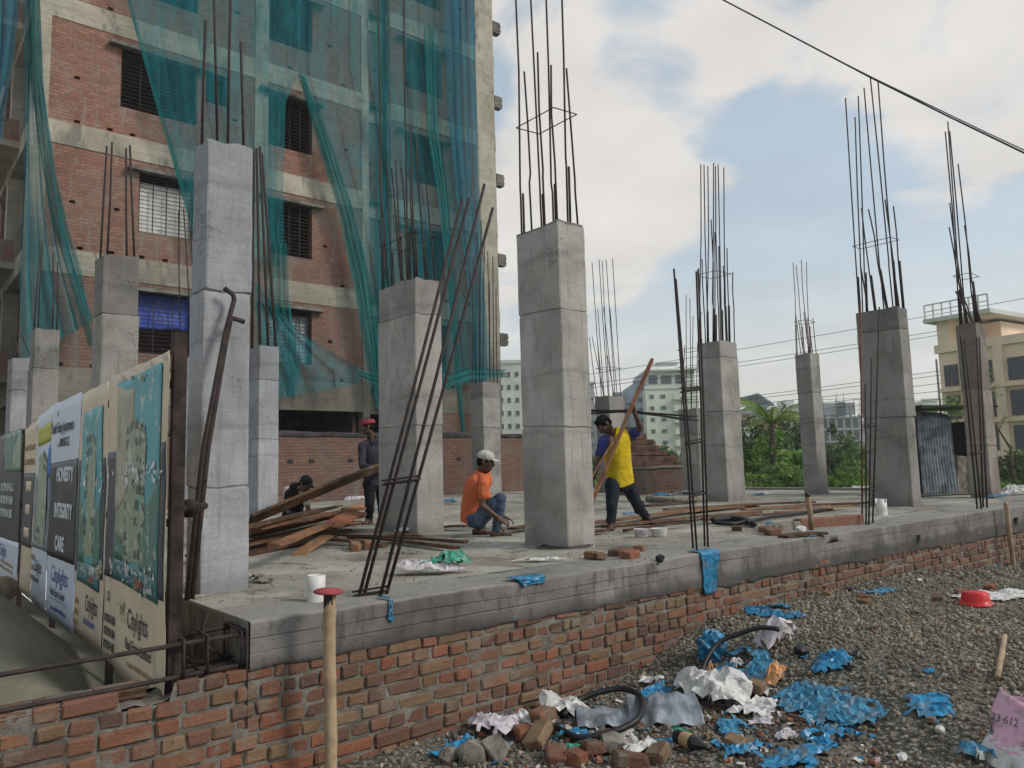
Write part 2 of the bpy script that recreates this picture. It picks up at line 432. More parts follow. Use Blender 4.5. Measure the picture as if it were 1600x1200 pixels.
def m_facade_brick():
    m = MT('facade_brick', .92, .1); x = m.xyz()
    uv = m.comb(m.math('ADD', x[0], x[1]), x[2])
    b = m.new('ShaderNodeTexBrick'); m.L.new(uv, b.inputs['Vector'])
    for k, v in (('Scale', 1.), ('Mortar Size', .011), ('Brick Width', .25), ('Row Height', .085), ('Bias', -.1), ('Mortar Smooth', .2)): b.inputs[k].default_value = v
    b.inputs['Color1'].default_value = (.24, .088, .060, 1); b.inputs['Color2'].default_value = (.345, .155, .10, 1); b.inputs['Mortar'].default_value = (.15, .12, .105, 1)
    c = b.outputs['Color']
    c = m.mix(m.mr(m.noise(.9, 5, .6, dist=.5), .46, .66, 0, .55), c, m.mix(.45, c, (.33, .29, .25)))
    c = m.mix(m.mr(m.noise(2.6, 4, .6, vec=m.scale((1.6, 1.6, .22))), .54, .68, 0, .7), c, (.26, .235, .205))   # mortar splashes and runs
    c = m.mix(m.mr(m.noise(26, 3, vec=m.scale((.4, .4, 1.))), .6, .72, 0, .55), c, (.40, .33, .28))
    c = m.mix(m.mr(m.noise(.45, 6, .65, dist=.8), .47, .64, 0, .42), c, (.17, .155, .135))
    c = m.mix(.16, c, (.16, .145, .125)); c = m.mix(m.mr(m.noise(3.2, 6, .7, dist=.6), .54, .64, 0, .5), c, (.24, .215, .18))
    low = m.math('ADD', x[2], m.math('MULTIPLY', m.noise(.6, 5), 5.))
    c = m.mix(m.mr(low, 7.0, 13., .75, 0), c, m.mix(.6, c, (.06, .058, .052)))         # algae on the lower storeys
    m.col(c)
    hgt = m.math('SUBTRACT', m.noise(20, 4), m.math('MULTIPLY', b.outputs['Fac'], 1.5)); m.bump(hgt, .8, .03); return m.m
MATS['fbrick'] = m_facade_brick()
def m_facade_conc():
    m = MT('facade_concrete', .9, .15); x = m.xyz()
    c = m.ramp(m.noise(.9, 6, .6, dist=.3), (.3, (.25, .23, .185)), (.55, (.39, .36, .295)), (.75, (.46, .435, .375)))
    bd = m.noise(2.4, 4, .6, vec=m.scale((.5, .5, 7)))
    c = m.mix(m.mr(bd, .48, .62, 0, .5), c, (.24, .22, .18))
    c = m.mix(m.mr(m.noise(3, 5, .65, vec=m.scale((2, 2, .4))), .56, .7, 0, .65), c, (.13, .125, .11))
    low = m.math('ADD', x[2], m.math('MULTIPLY', m.noise(.55, 5), 6.))
    c = m.mix(m.mr(low, 7.0, 13.5, .85, 0), c, m.mix(.75, c, (.05, .05, .044)))
    c = m.mix(m.mr(m.noise(1.2, 5, .7, vec=m.scale((1, 1, .5))), .55, .66, 0, .6), c, (.10, .098, .085))
    m.col(c); m.bump(m.noise(9, 6, .7), .5, .03); return m.m
MATS['fconc'] = m_facade_conc()
def m_wood(name, a, b, c_):
    m = MT(name, .7, .25)
    g = m.noise(5, 6, .65, vec=m.scale((1, 1, 1)), dist=1.2)
    c = m.ramp(g, (.25, a), (.5, b), (.78, c_)); c = m.mix(1.0, c, m.attr(), 'MULTIPLY')
    c = m.mix(m.mr(m.noise(3.0, 4), .58, .7, 0, .6), c, (.16, .15, .135))
    m.col(c); m.bump(m.noise(25, 5, .7), .5, .008); return m.m
MATS['wood'] = m_wood('old_timber', (.075, .04, .024), (.21, .115, .06), (.40, .235, .12))
MATS['bamboo'] = m_wood('bamboo', (.16, .10, .06), (.34, .245, .155), (.46, .36, .25))
def m_cloth(name, c, rough=.55, var=.3, thin=0.0, spec=.4):
    m = MT(name, rough, spec); n = m.noise(22, 5, .6)
    col = m.mix(m.mr(n, .3, .7), tuple(x*(1-var) for x in c), tuple(min(1, x*(1+var)) for x in c))
    col = m.mix(m.mr(m.noise(9, 5, .65), .50, .68, 0, .65), col, (.17, .155, .13))
    m.col(col); m.bump(m.noise(40, 4), .3, .006)
    if thin:
        t = m.new('ShaderNodeBsdfTranslucent'); m.put(t.inputs[0], col)
        mx = m.new('ShaderNodeMixShader'); mx.inputs[0].default_value = thin
        out = m.N['Material Output']; m.L.new(m.b.outputs[0], mx.inputs[1]); m.L.new(t.outputs[0], mx.inputs[2]); m.L.new(mx.outputs[0], out.inputs[0])
    return m.m
MATS['bluepl'] = m_cloth('blue_plastic', (.018, .175, .33), .35, .5, .12)
MATS['greenpl'] = m_cloth('green_plastic', (.04, .30, .20), .4, .4, .15)
MATS['whitepl'] = m_cloth('white_plastic', (.60, .59, .57), .5, .15, .1)
MATS['pinkpl'] = m_cloth('pink_sack', (.55, .33, .42), .6, .15)
MATS['palepl'] = m_cloth('pale_plastic', (.55, .50, .54), .5, .18, .1)
MATS['orangepl'] = m_cloth('orange_wrapper', (.50, .24, .10), .45, .4)
MATS['black'] = simple('black_rubber', (.013, .013, .015), .45, .4, 20, .2)
MATS['zinc'] = simple('zinc_sheet', (.20, .22, .245), .5, .5, 5, .3, .35, .4)
MATS['pvc'] = simple('white_pvc', (.58, .57, .55), .45, .12, 9, .05)
MATS['red'] = simple('red_plastic', (.52, .02, .022), .35, .12, 5)
MATS['disc'] = simple('red_painted_disc', (.27, .05, .055), .7, .3, 12, .2)
MATS['chunk'] = simple('concrete_chunk', (.17, .155, .125), .95, .45, 9, .8)
MATS['white'] = simple('whitewash', (.62, .62, .60), .8, .12, 4, .1)
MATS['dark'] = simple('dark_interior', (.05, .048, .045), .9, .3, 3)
MATS['tarpblue'] = m_cloth('blue_tarpaulin', (.02, .07, .42), .4, .3, .2)
def m_net(name, c, cov):
    m = MT(name, .7, .2)
    n = m.noise(3.5, 3, vec=m.scale((2., 2., .5)))
    col = m.mix(m.mr(n, .35, .65), tuple(x*.85 for x in c), tuple(min(1, x*1.15) for x in c)); m.col(col)
    t = m.new('ShaderNodeBsdfTranslucent'); m.put(t.inputs[0], col)
    mx = m.new('ShaderNodeMixShader'); mx.inputs[0].default_value = .45
    m.L.new(m.b.outputs[0], mx.inputs[1]); m.L.new(t.outputs[0], mx.inputs[2])
    tr = m.new('ShaderNodeBsdfTransparent'); mo = m.new('ShaderNodeMixShader')
    m.put(mo.inputs[0], m.mr(m.noise(1.1, 4, vec=m.scale((3., 3., .35))), .3, .7, cov-.12, cov+.12))
    m.L.new(tr.outputs[0], mo.inputs[1]); m.L.new(mx.outputs[0], mo.inputs[2]); m.L.new(mo.outputs[0], m.N['Material Output'].inputs[0])
    return m.m
MATS['net'] = m_net('teal_net', (.006, .22, .265), .44)
MATS['netdense'] = m_net('teal_net_bunched', (.012, .21, .21), .68)
MATS['netblue'] = m_net('teal_net_doubled', (.012, .19, .28), .52)
def m_leaf(name, c1, c2):
    m = MT(name, .6, .3); t = m.attr(); n = m.noise(3, 3)
    col = m.mix(1., m.mix(m.mr(n, .35, .65), c1, c2), t, 'MULTIPLY'); m.col(col)
    tr = m.new('ShaderNodeBsdfTranslucent'); m.put(tr.inputs[0], col)
    mx = m.new('ShaderNodeMixShader'); mx.inputs[0].default_value = .35
    m.L.new(m.b.outputs[0], mx.inputs[1]); m.L.new(tr.outputs[0], mx.inputs[2]); m.L.new(mx.outputs[0], m.N['Material Output'].inputs[0])
    return m.m
MATS['leafd'] = m_leaf('dark_leaves', (.05, .095, .03), (.10, .165, .05))
MATS['leafm'] = m_leaf('bush_leaves', (.10, .20, .04), (.18, .32, .07))
MATS['leafl'] = m_leaf('bright_leaves', (.12, .22, .045), (.20, .31, .08))
MATS['bark'] = simple('bark', (.09, .07, .055), .9, .4, 12, .5)
# ------------------------------------------------------------------ ground
def gh(x, y):
    """height of the yard in front of the wall"""
    x = np.asarray(x, float); y = np.asarray(y, float)
    pile = .31*sstep(x, 4.35, 5.9)*(1-.82*sstep(x, 8.5, 13.0))*(1-.45*sstep(-y, -2.6, 0.5))
    return .03+pile+.025*vnoise(x, y, 3, 4, .9)+.012*vnoise(x, y, 5, 3, 4.)
def gp(u, v):
    """point of the yard seen at a pixel"""
    lo, hi = .5, 40.; d = ray(u, v)
    for t in np.linspace(1.5, 30, 600):
        p = d*t+A(0, 0, CZ)
        if p[2] <= gh(p[0], p[1]): return A(p[0], p[1], float(gh(p[0], p[1])))
    return d*10+A(0, 0, CZ)
def m_yard():
    m = MT('gravel_ground', .95, .15)
    v = m.voro(34, out='Color'); d = m.voro(34)
    hs = m.new('ShaderNodeSeparateColor'); m.L.new(v, hs.inputs[0])
    c = m.ramp(hs.outputs[0], (.0, (.11, .103, .083)), (.5, (.19, .18, .148)), (1., (.27, .255, .215)))
    c = m.mix(m.mr(d, .25, .6, 0, .85), c, (.035, .032, .027))
    c = m.mix(m.mr(m.noise(1.1, 5, .6), .5, .68, 0, .75), c, (.17, .152, .12))
    m.col(c); m.bump(d, -.9, .03); m.bump(m.noise(50, 4), .4, .01); return m.m
MATS['yard'] = m_yard()
def ground_grid(name, xs, ys, hf, mat):
    X, Y = np.meshgrid(xs, ys); P = np.stack([X, Y, hf(X, Y)], -1)
    h, w = X.shape; i = np.arange(h*w).reshape(h, w)
    Fc = np.stack([i[:-1, :-1], i[:-1, 1:], i[1:, 1:], i[1:, :-1]], -1).reshape(-1, 4)
    return fastmesh(name, P.reshape(-1, 3), Fc, mat, None, True)
xs = np.concatenate([np.arange(-12, 1, .4), np.arange(1, 9, .06), np.arange(9, 22, .15), np.arange(22, 40.1, 1.)])
ys = np.concatenate([np.arange(-14, -1, .5), np.arange(-1, 4.23, .06), [4.24]])
tag(ground_grid('ground', xs, ys, gh, MATS['yard']), kind='structure')
def m_grass():
    m = MT('field', .95, .1)
    c = m.ramp(m.noise(.25, 7, .65), (.3, (.05, .09, .02)), (.5, (.09, .17, .03)), (.7, (.15, .24, .05)))
    m.col(c); m.bump(m.noise(6, 5), .8, .1); return m.m
MATS['grass'] = m_grass()
def fh(X, Y): return .35+.12*vnoise(X, Y, 9, 3, .12)+.0*X
g = MB(); xs2 = np.concatenate([np.arange(18.92, 60, 1.5), np.geomspace(60, 3500, 16)]); ys2 = np.concatenate([-np.geomspace(3000, 20, 14), np.arange(-18, 120, 3.), np.geomspace(121, 3500, 14)])
tag(ground_grid('field', xs2, ys2, fh, MATS['grass']), kind='structure')
xs3 = np.concatenate([-np.geomspace(3000, 20, 12), np.arange(-18, 18.9, 2.), [18.9]]); ys3 = np.concatenate([np.arange(19.7, 60, 3), np.geomspace(61, 3500, 14)])
tag(ground_grid('land', xs3, ys3, lambda X, Y: .3+0*X, simple('bare_earth', (.16, .14, .11), .95, .3, .4)), kind='structure')

# gravel: real stones, one mass
def stones(n, xr, yr, s0, s1, seed, keep, hf=gh):
    rg = np.random.default_rng(seed)
    ph = (1+5**.5)/2
    ico = np.array([(-1, ph, 0), (1, ph, 0), (-1, -ph, 0), (1, -ph, 0), (0, -1, ph), (0, 1, ph), (0, -1, -ph), (0, 1, -ph), (ph, 0, -1), (ph, 0, 1), (-ph, 0, -1), (-ph, 0, 1)])/1.9
    fi = np.array([(0, 11, 5), (0, 5, 1), (0, 1, 7), (0, 7, 10), (0, 10, 11), (1, 5, 9), (5, 11, 4), (11, 10, 2), (10, 7, 6), (7, 1, 8), (3, 9, 4), (3, 4, 2), (3, 2, 6), (3, 6, 8), (3, 8, 9), (4, 9, 5), (2, 4, 11), (6, 2, 10), (8, 6, 7), (9, 8, 1)])
    x = rg.uniform(*xr, n); y = rg.uniform(*yr, n)
    k = keep(x, y, rg.random(n)); x, y = x[k], y[k]; n = len(x)
    s = s0+(s1-s0)*rg.random(n)**2.2
    q = rg.normal(size=(n, 4)); q /= np.linalg.norm(q, axis=1)[:, None]; a, b, c, d = q.T
    R = np.stack([1-2*(c*c+d*d), 2*(b*c-a*d), 2*(b*d+a*c), 2*(b*c+a*d), 1-2*(b*b+d*d), 2*(c*d-a*b), 2*(b*d-a*c), 2*(c*d+a*b), 1-2*(b*b+c*c)], -1).reshape(n, 3, 3)
    V = ico[None]*rg.uniform(.62, 1.2, (n, 12, 1))*np.stack([np.ones(n), rg.uniform(.6, 1, n), rg.uniform(.45, .8, n)], -1)[:, None]*s[:, None, None]
    V = np.einsum('nij,nkj->nki', R, V)+np.stack([x, y, hf(x, y)+s*.18], -1)[:, None]
    Fc = (fi[None]+12*np.arange(n)[:, None, None]).reshape(-1, 3)
    base = np.array([(.15, .13, .095), (.22, .195, .145), (.31, .28, .215), (.085, .075, .058), (.19, .15, .105)])[rg.integers(0, 5, n)]
    red = rg.random(n) < .015; base[red] = (.24, .07, .045); wh = rg.random(n) < .006; base[wh] = (.45, .44, .42)
    base = (base*.75+A(.19, .165, .12)*.25)*rg.uniform(.85, 1.35, (n, 1))
    return V.reshape(-1, 3), Fc, np.repeat(base, 12, 0)
def keep1(x, y, r):
    edge = sstep(x+.25*vnoise(x, y, 2, 3, 1.), 3.95, 4.6)
    fine = sstep(vnoise(x, y, 12, 4, .55), -.1, .3)      # trodden patches of fines with fewer stones
    return r < (.10+.9*edge)*(1-.72*fine)
parts = [stones(60000, (2.6, 9.2), (-.2, 4.19), .008, .028, 1, keep1), stones(20000, (9.2, 19.), (-3, 4.19), .014, .042, 2, keep1), stones(2500, (.6, 4.2), (2.2, 4.18), .01, .03, 3, lambda x, y, r: r < .8)]
off = 0; VV = []; FF = []; TT = []
for V, Fc, T in parts: VV.append(V); FF.append(Fc+off); TT.append(T); off += len(V)
ms = MT('gravel_stone', .9, .2); ms.col(ms.mix(ms.mr(ms.noise(60, 4), .35, .7, 0, .5), ms.attr(), (.05, .047, .04)))
tag(fastmesh('gravel', np.concatenate(VV), np.concatenate(FF), ms.m, None, False, np.concatenate(TT)), 'grey crushed stone gravel heaped in front of the brick wall', 'gravel', kind='stuff')

# sand bank at the left, behind the wall
def sh_(X, Y): return .60+.26*sstep(Y, 4.6, 6.4)-.42*sstep(X, .7, 1.35)*sstep(Y, 4.4, 5.)-.25*sstep(Y, 8, 11)+.03*vnoise(X, Y, 4, 4, 1.2)+.008*vnoise(X, Y, 6, 3, 9)
m = MT('sand', .95, .1); m.col(m.mix(m.mr(m.noise(70, 3), .55, .7, 0, .6), m.ramp(m.noise(2.2, 6, .6), (.3, (.15, .145, .105)), (.7, (.24, .23, .175))), (.07, .065, .05))); m.bump(m.noise(45, 6, .75), .8, .02); m.bump(m.noise(5, 4), .5, .05)
tag(ground_grid('sand', np.concatenate([np.arange(-9, -.5, .5), np.arange(-.5, 1.66, .05)]), np.concatenate([np.arange(4.43, 9, .06), np.arange(9, 19.8, .6)]), sh_, m.m), kind='structure')

# ------------------------------------------------------------------ the brick retaining wall, brick by brick
def brick_tint(rg):
    t = [(.27, .105, .062), (.25, .115, .07), (.30, .14, .08), (.21, .095, .062), (.26, .155, .085), (.28, .185, .105), (.16, .085, .064), (.33, .115, .06), (.23, .105, .07), (.27, .12, .07)][rg.integers(0, 8)]
    return tuple(np.array(t)*rg.uniform(.56, .9))
wall = empty('brick_wall', (8, 4.25, 0), 'long weathered red brick retaining wall below the concrete edge beam', 'brick wall')
rg = np.random.default_rng(21)
b = MB(); CH = .086
def wall_top(x):      # top of the masonry along x
    if x < 1.0: return .655
    if x < 1.24: return .57
    if x < 1.62: return .672
    return .69
for c in range(10):
    z1 = .655-CH*c; z0 = z1-.071; x = -.9+rg.uniform(0, .2)
    if z1 < -.1: break
    head = c % 2
    while x < 18.9:
        hdr = rg.random() < (.94 if head else .58)
        L = (.118 if hdr else .243)+rg.uniform(-.012, .008)
        if x < 9 and rg.random() < .04: L *= .6
        zz = rg.uniform(-.005, .005)+.004*math.sin(x*2+c)
        xc = x+L/2
        if z1 <= wall_top(xc)+.012 and z0 < .66:
            far = xc > 10
            dep = .11; pro = rg.uniform(-.006, .014)
            R = rot(rg.uniform(-.015, .015), rg.uniform(-.012, .012), rg.uniform(-.025, .025))
            t = brick_tint(rg)
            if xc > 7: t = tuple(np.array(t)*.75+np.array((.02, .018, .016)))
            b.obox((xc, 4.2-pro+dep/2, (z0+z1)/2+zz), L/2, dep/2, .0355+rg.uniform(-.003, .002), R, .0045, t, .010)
        x += L+rg.uniform(.008, .018)
# header bricks on the back half of the low left-hand stretch
x = -.9
while x < 1.0:
    L = .243; b.obox((x+L/2, 4.36, .655-.036+rg.uniform(-.004, .004)), L/2, .055, .035, rot(0, 0, rg.uniform(-.02, .02)), .004, brick_tint(rg), .012); x += L+.015
b.build('brick_facing', MATS['brick'], wall, False, True)
# mortar bed: a rough sheet between the bricks
xs = np.concatenate([np.arange(-.95, 9, .022), np.arange(9, 18.92, .08)]); zs = np.arange(-.12, .66, .0215)
X, Z = np.meshgrid(xs, zs); T = np.array([min(wall_top(a)-.005, .655) for a in xs])[None]
Z = np.minimum(Z, T)
Y = 4.210-.012*vnoise(X, Z, 8, 4, 9.)-.005*vnoise(X, Z, 3, 2, 40.)
i = np.arange(X.size).reshape(X.shape); Fc = np.stack([i[:-1, :-1], i[:-1, 1:], i[1:, 1:], i[1:, :-1]], -1).reshape(-1, 4)
fastmesh('mortar_bed', np.stack([X, Y, Z], -1).reshape(-1, 3), Fc, MATS['mortar'], wall, True)
k = MB(); k.box(-.95, 1.0, 4.23, 4.44, -.2, .585); k.box(1.0, 1.6, 4.23, 4.44, -.2, .55); k.box(1.6, 18.9, 4.23, 4.44, -.2, .63); k.build('core', MATS['mortar'], wall)
# mortar left on top of the low stretch
k = MB(); X, Y = np.meshgrid(np.arange(-.9, 1.0, .03), np.linspace(4.2, 4.44, 9)); k.grid(np.stack([X, Y, .653+.012*vnoise(X, Y, 2, 4, 7.)-.02*(np.abs(Y-4.33) > .1)], -1)); 
X, Y = np.meshgrid(np.arange(.98, 1.68, .03), np.linspace(4.21, 4.62, 12)); k.grid(np.stack([X, Y, .575+.05*sstep(X, 1.2, 1.3)+.03*vnoise(X, Y, 5, 4, 9.)], -1)); k.build('mortar_top', MATS['mortar'], wall, True)

# ------------------------------------------------------------------ slab with edge beam
slab = empty('concrete_slab', (10, 8, 0), 'broad grey concrete slab with stained edge beam under the columns', 'concrete slab')
prof = [(4.24, .0), (4.200, .0), (4.190, .03), (4.187, .10), (4.188, .15), (4.187, .285), (4.187, .30), (4.194, .305), (4.194, .318), (4.188, .322), (4.188, .335), (4.188, .60), (4.188, .614), (4.195, .618), (4.195, .63), (4.187, .634), (4.187, .65), (4.187, .95), (4.188, .968), (4.196, .992), (4.206, 1.0), (4.24, 1.002), (4.42, 1.0), (4.75, 1.0)]
xs = np.concatenate([np.arange(1.63, 9, .03), np.arange(9, 18.92, .1)]); P = np.zeros((len(prof), len(xs), 3))
zb = .655-.013*(xs-1.63)-.05*np.abs(vnoise(xs, xs*0, 4, 5, 1.5))-.03*np.maximum(0, vnoise(xs, xs*0, 14, 4, 5.))
ztop = SLAB+.012*vnoise(xs, xs*0, 11, 4, 1.1)+.006*vnoise(xs, xs*0, 13, 4, 5.)
for j, (y, f) in enumerate(prof):
    wv = .010*vnoise(xs, xs*0+f*20, 21, 4, .9)*(.2 < f < .9)
    z = zb+(ztop-zb)*f if f < .2 else .66+(ztop-.66)*f+wv
    rough = (.006 if f < .99 else .0)
    P[j] = np.stack([xs, y-rough*vnoise(xs, z, 2, 4, 3.)-.004*vnoise(xs, z, 6, 3, 14.), z+(.004*vnoise(xs, xs*0+y, 7, 3, 6.) if f > .9 else 0)], -1)
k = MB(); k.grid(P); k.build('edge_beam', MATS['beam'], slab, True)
k = MB(); yy = np.arange(4.19, 7.6, .1); zz = np.linspace(.35, .9, 8); Y, Z = np.meshgrid(yy, zz)
k.grid(np.stack([1.622+.004*vnoise(Y, Z, 4, 4, 4.), Y, Z*1.0+.006*(Z > .89)], -1)); k.build('end_face', MATS['beam'], slab, True)
xs = np.concatenate([np.arange(1.63, 9, .07), np.arange(9, 18.9, .2), [18.9]]); ys = np.concatenate([np.arange(4.7, 9, .07), np.arange(9, 19.7, .2)])
X, Y = np.meshgrid(xs, ys)
Z = SLAB+.010*vnoise(X, Y, 5, 5, .8)*sstep(Y, 4.7, 5.2)+.012*np.maximum(0, vnoise(X, Y, 8, 4, 4.))*sstep(Y, 4.7, 5.)
i = np.arange(X.size).reshape(X.shape); Fc = np.stack([i[:-1, :-1], i[:-1, 1:], i[1:, 1:], i[1:, :-1]], -1).reshape(-1, 4)
fastmesh('slab_top', np.stack([X, Y, Z], -1).reshape(-1, 3), Fc, MATS['slab'], slab, True)
k = MB(); k.box(1.632, 18.9, 4.25, 19.6, .66, .872); k.build('slab_body', MATS['beam'], slab)
k = MB(); k.box(18.7, 18.95, 4.3, 19.6, .3, .96); k.build('kerb', MATS['beam'], slab)

V, Fc, T = stones(9000, (1.7, 12.), (4.22, 12.), .002, .010, 9, lambda x, y, r: r < .25+.75*(vnoise(x, y, 31, 4, .8) > .05), lambda x, y: SLAB+.004+0*x)
tag(fastmesh('cement_crumbs', V, Fc, ms.m, None, False, T*.6+.08), 'grit and cement crumbs scattered over the slab top', 'grit', kind='stuff')
# ------------------------------------------------------------------ columns with starter bars
def bar(mbparent, pts, r=.0135, mat='rebar', name='rebar', n=6):
    k = MB(); k.tube(pts, r, n); return k.build(name, MATS[mat], mbparent, True)
def ring(x0, x1, y0, y1, z, par, mat='rebar', tilt=0, name='stirrup', r=.006):
    p = [(x0, y0, z), (x1, y0, z+tilt), (x1, y1, z+tilt), (x0, y1, z)]
    k = MB()
    for i in range(4): k.tube([p[i], p[(i+1) % 4]], r, 5)
    return k.build(name, MATS[mat], par, True)
COLS = {}
def column(label, x, y, w, d, zt, mat, bars, joints=(.5, .87), stir=(), seed=0, rmat='rebar', br=.0135, z0=SLAB-.02, kicker=False, lap=True, laplen=.75, tone=1.0):
    rg = np.random.default_rng(seed+100)
    o = empty('concrete_column', (x+w/2, y+d/2, SLAB), label, 'column', 'bare concrete columns on the slab')
    zs = list(np.linspace(z0, zt, 22)); jz = [z0+(zt-z0)*j for j in joints]
    k = MB(); lev = []
    for z in zs:
        if all(abs(z-j) > .05 for j in jz): lev.append((z, 0.))
    for j in jz: lev += [(j-.012, 0.), (j-.004, -.008), (j+.004, -.008), (j+.012, 0.)]
    lev.sort(); sh = {0: (0, 0)}
    lifts = [(rg.uniform(-.006, .006), rg.uniform(-.006, .006), rg.uniform(-.004, .006), rg.uniform(.86, 1.1)) for _ in range(len(jz)+1)]
    lifts[-1] = (*lifts[-1][:3], .78)
    cx, cy = x+w/2, y+d/2; c = .018; rings = []
    N = 24
    for z, g in lev:
        li = sum(z > j for j in jz); ox, oy, gr, tn = lifts[li]
        hw, hd = w/2+gr+g, d/2+gr+g; pts = []
        for (sx, sy), nxt in zip(((-1, -1), (1, -1), (1, 1), (-1, 1)), (0, 1, 2, 3)):
            ca = [(-1, -1), (1, -1), (1, 1), (-1, 1)][nxt]
            if nxt % 2 == 0: a, b = (sx*hw, sy*(hd-c)), (sx*(hw-c), sy*hd)
            else: a, b = (sx*(hw-c), sy*hd), (sx*hw, sy*(hd-c))
            m1 = ((a[0]*.5+b[0]*.5)+sx*c*.2, (a[1]*.5+b[1]*.5)+sy*c*.2)
            pts += [a, m1, b]
            # two points on the following face
            nx_, ny_ = [(1, -1), (1, 1), (-1, 1), (-1, -1)][nxt]
            if nxt % 2 == 0: e_ = (nx_*(hw-c), ny_*hd)
            else: e_ = (nx_*hw, ny_*(hd-c))
            for t in (.33, .67): pts.append((b[0]+(e_[0]-b[0])*t, b[1]+(e_[1]-b[1])*t))
        top = (z > zt-.02)
        rings.append([(cx+ox+px+rg.normal(0, .0016), cy+oy+py+rg.normal(0, .0016), z+(rg.normal(0, .012) if top else (.035*float(vnoise(px*3+py*5, py*3-px*4, seed, 3, 1.)) if any(abs(z-j) < .03 for j in jz) else 0))) for px, py in pts])
    n = len(rings[0]); m = len(rings)
    vs = [p for r in rings for p in r]; fs = [(i*n+q, i*n+(q+1) % n, (i+1)*n+(q+1) % n, (i+1)*n+q) for i in range(m-1) for q in range(n)]
    k.add(vs, fs); fs0 = len(k.c)
    k.c = []
    for (z, g) in lev:
        li = sum(z > j for j in jz); t = lifts[li][3]*tone*(.78 if g < 0 else 1)
        k.c += [(t, t, t)]*n
    # top, slightly rough
    ctr = (cx, cy, zt+.012); k.add([*rings[-1], ctr], [(q, (q+1) % n, n) for q in range(n)], (.7*tone,)*3)
    s = k.build('shaft', MATS[mat], o, False, True)
    # slots for the bars round the perimeter, ordered from left to right as they are seen
    cv = .045; sl = []
    nx = 3 if w > .3 else 2; ny = max(2, int(round((d-2*cv)/.16))+1)
    for i in range(nx):
        for j in range(ny):
            if i in (0, nx-1) or j in (0, ny-1): sl.append(A(x+cv+(w-2*cv)*i/(nx-1), y+cv+(d-2*cv)*j/(ny-1), zt-.05))
    def uu(p):
        q = M.T @ (p-A(0, 0, CZ)); return CX+F*q[0]/-q[2]
    sl.sort(key=uu)
    bars = sorted(bars, key=lambda t: t[0]); ui = np.linspace(0, len(sl)-1, len(bars))
    for bi, (bt, si) in enumerate(zip(bars, ui)):
        p0 = sl[int(round(si))].copy()
        if len(bars) > len(sl): p0 += A(rg.uniform(-.02, .02), rg.uniform(-.02, .02), 0)
        dp = depth(p0+A(0, 0, .8)); p1 = ond(bt[0], bt[1], dp)
        for _ in range(3):
            p1 = ond(bt[0], bt[1], dp+ (depth(p0+A(0, 0, p1[2]-p0[2]))-dp))
        L = p1[2]-p0[2]
        if lap and L > 1.5:
            h = laplen+rg.uniform(-.12, .12); s_ = A(rg.uniform(-.012, .012), rg.uniform(-.012, .012), 0)
            q = p0+(p1-p0)*(h/L)
            pts = [p0, q-A(0, 0, .05)-s_*.0, q+s_*.9+A(0, 0, .05), p0*.0+p1]
            mid = (pts[2]+p1)/2+A(rg.uniform(-.02, .02), rg.uniform(-.02, .02), 0)
            bar(o, [pts[0], pts[1], pts[2], mid, p1], br*.80, rmat)
            if bi % 2 == 0: bar(o, [p0+A(.024, -.012, 0), p0+A(.024, -.012, 0)+(p1-p0)*((h+rg.uniform(-.05, .1))/L)], br*.95, rmat)   # the dowel it laps with
        else:
            bar(o, [p0, (p0+p1)/2+A(rg.uniform(-.012, .012), rg.uniform(-.012, .012), 0), p1], br*.85, rmat)
    for sz in stir: ring(x+cv-.02, x+w-cv+.02, y+cv-.02, y+d-cv+.02, sz, o, rmat, rg.uniform(-.03, .03))
    return o
def zat(v, x, y):      # height at which a vertical at (x, y) crosses image row v
    lo, hi = -2., 60.
    for _ in range(50):
        mid = (lo+hi)/2; q = M.T @ (A(x, y, mid)-A(0, 0, CZ)); vv = CY-F*q[1]/-q[2]
        lo, hi = (mid, hi) if vv > v else (lo, mid)
    return lo
ZT = 4.13
column('tall pale concrete column nearest the camera beside the poster boards', 1.745, 5.38, .325, .30, zat(217, 1.74, 5.4), 'colblue', [(321, 32), (333, -60), (362, -60), (376, 66)], (.23, .66), seed=1, lap=False, tone=.9, br=.012)
column('thick concrete column just left of the squatting man in orange', 5.24, 8.12, .40, .92, ZT, 'col', [(590, -60), (631, -60), (592, 245), (641, 197), (650, 215), (605, 258), (612, 262), (618, 250), (627, 262), (640, 262), (656, 320), (666, 288)], (.42, .86), seed=2, stir=(zat(375, 5.4, 8.5),), tone=1.0)
column('concrete column standing between the squatting man and the man in yellow', 5.17, 5.39, .385, .64, ZT, 'col', [(803, -70), (826, -70), (851, -70), (876, -70), (819, 112), (840, 82), (861, 102), (885, 107)], (.37, .73, .999), seed=3, stir=(zat(188, 5.3, 5.7),), tone=1.02, laplen=.62)
column('concrete column standing behind the tied upright bars on the right half of the slab', 13.12, 9.06, .62, .55, ZT, 'col', [(1095, 257), (1100, 258), (1106, 260), (1115, 255), (1118, 260), (1122, 257), (1131, 262), (1097, 405), (1111, 343), (1117, 363), (1123, 385), (1136, 388), (1130, 415), (1145, 425)], (.56, .9), seed=4, stir=(zat(428, 13.3, 9.3),), br=.016, tone=1.05)
column('wide grey concrete column with a white tube standing at its foot', 12.72, 5.36, .34, .70, ZT, 'col', [(1321, 153), (1336, 183), (1341, 150), (1350, 137), (1360, 122), (1372, 128), (1346, 325), (1357, 327), (1383, 312), (1396, 322), (1345, 418)], (.45, .89), seed=5, stir=(zat(380, 12.9, 5.7),), br=.015, tone=.74)
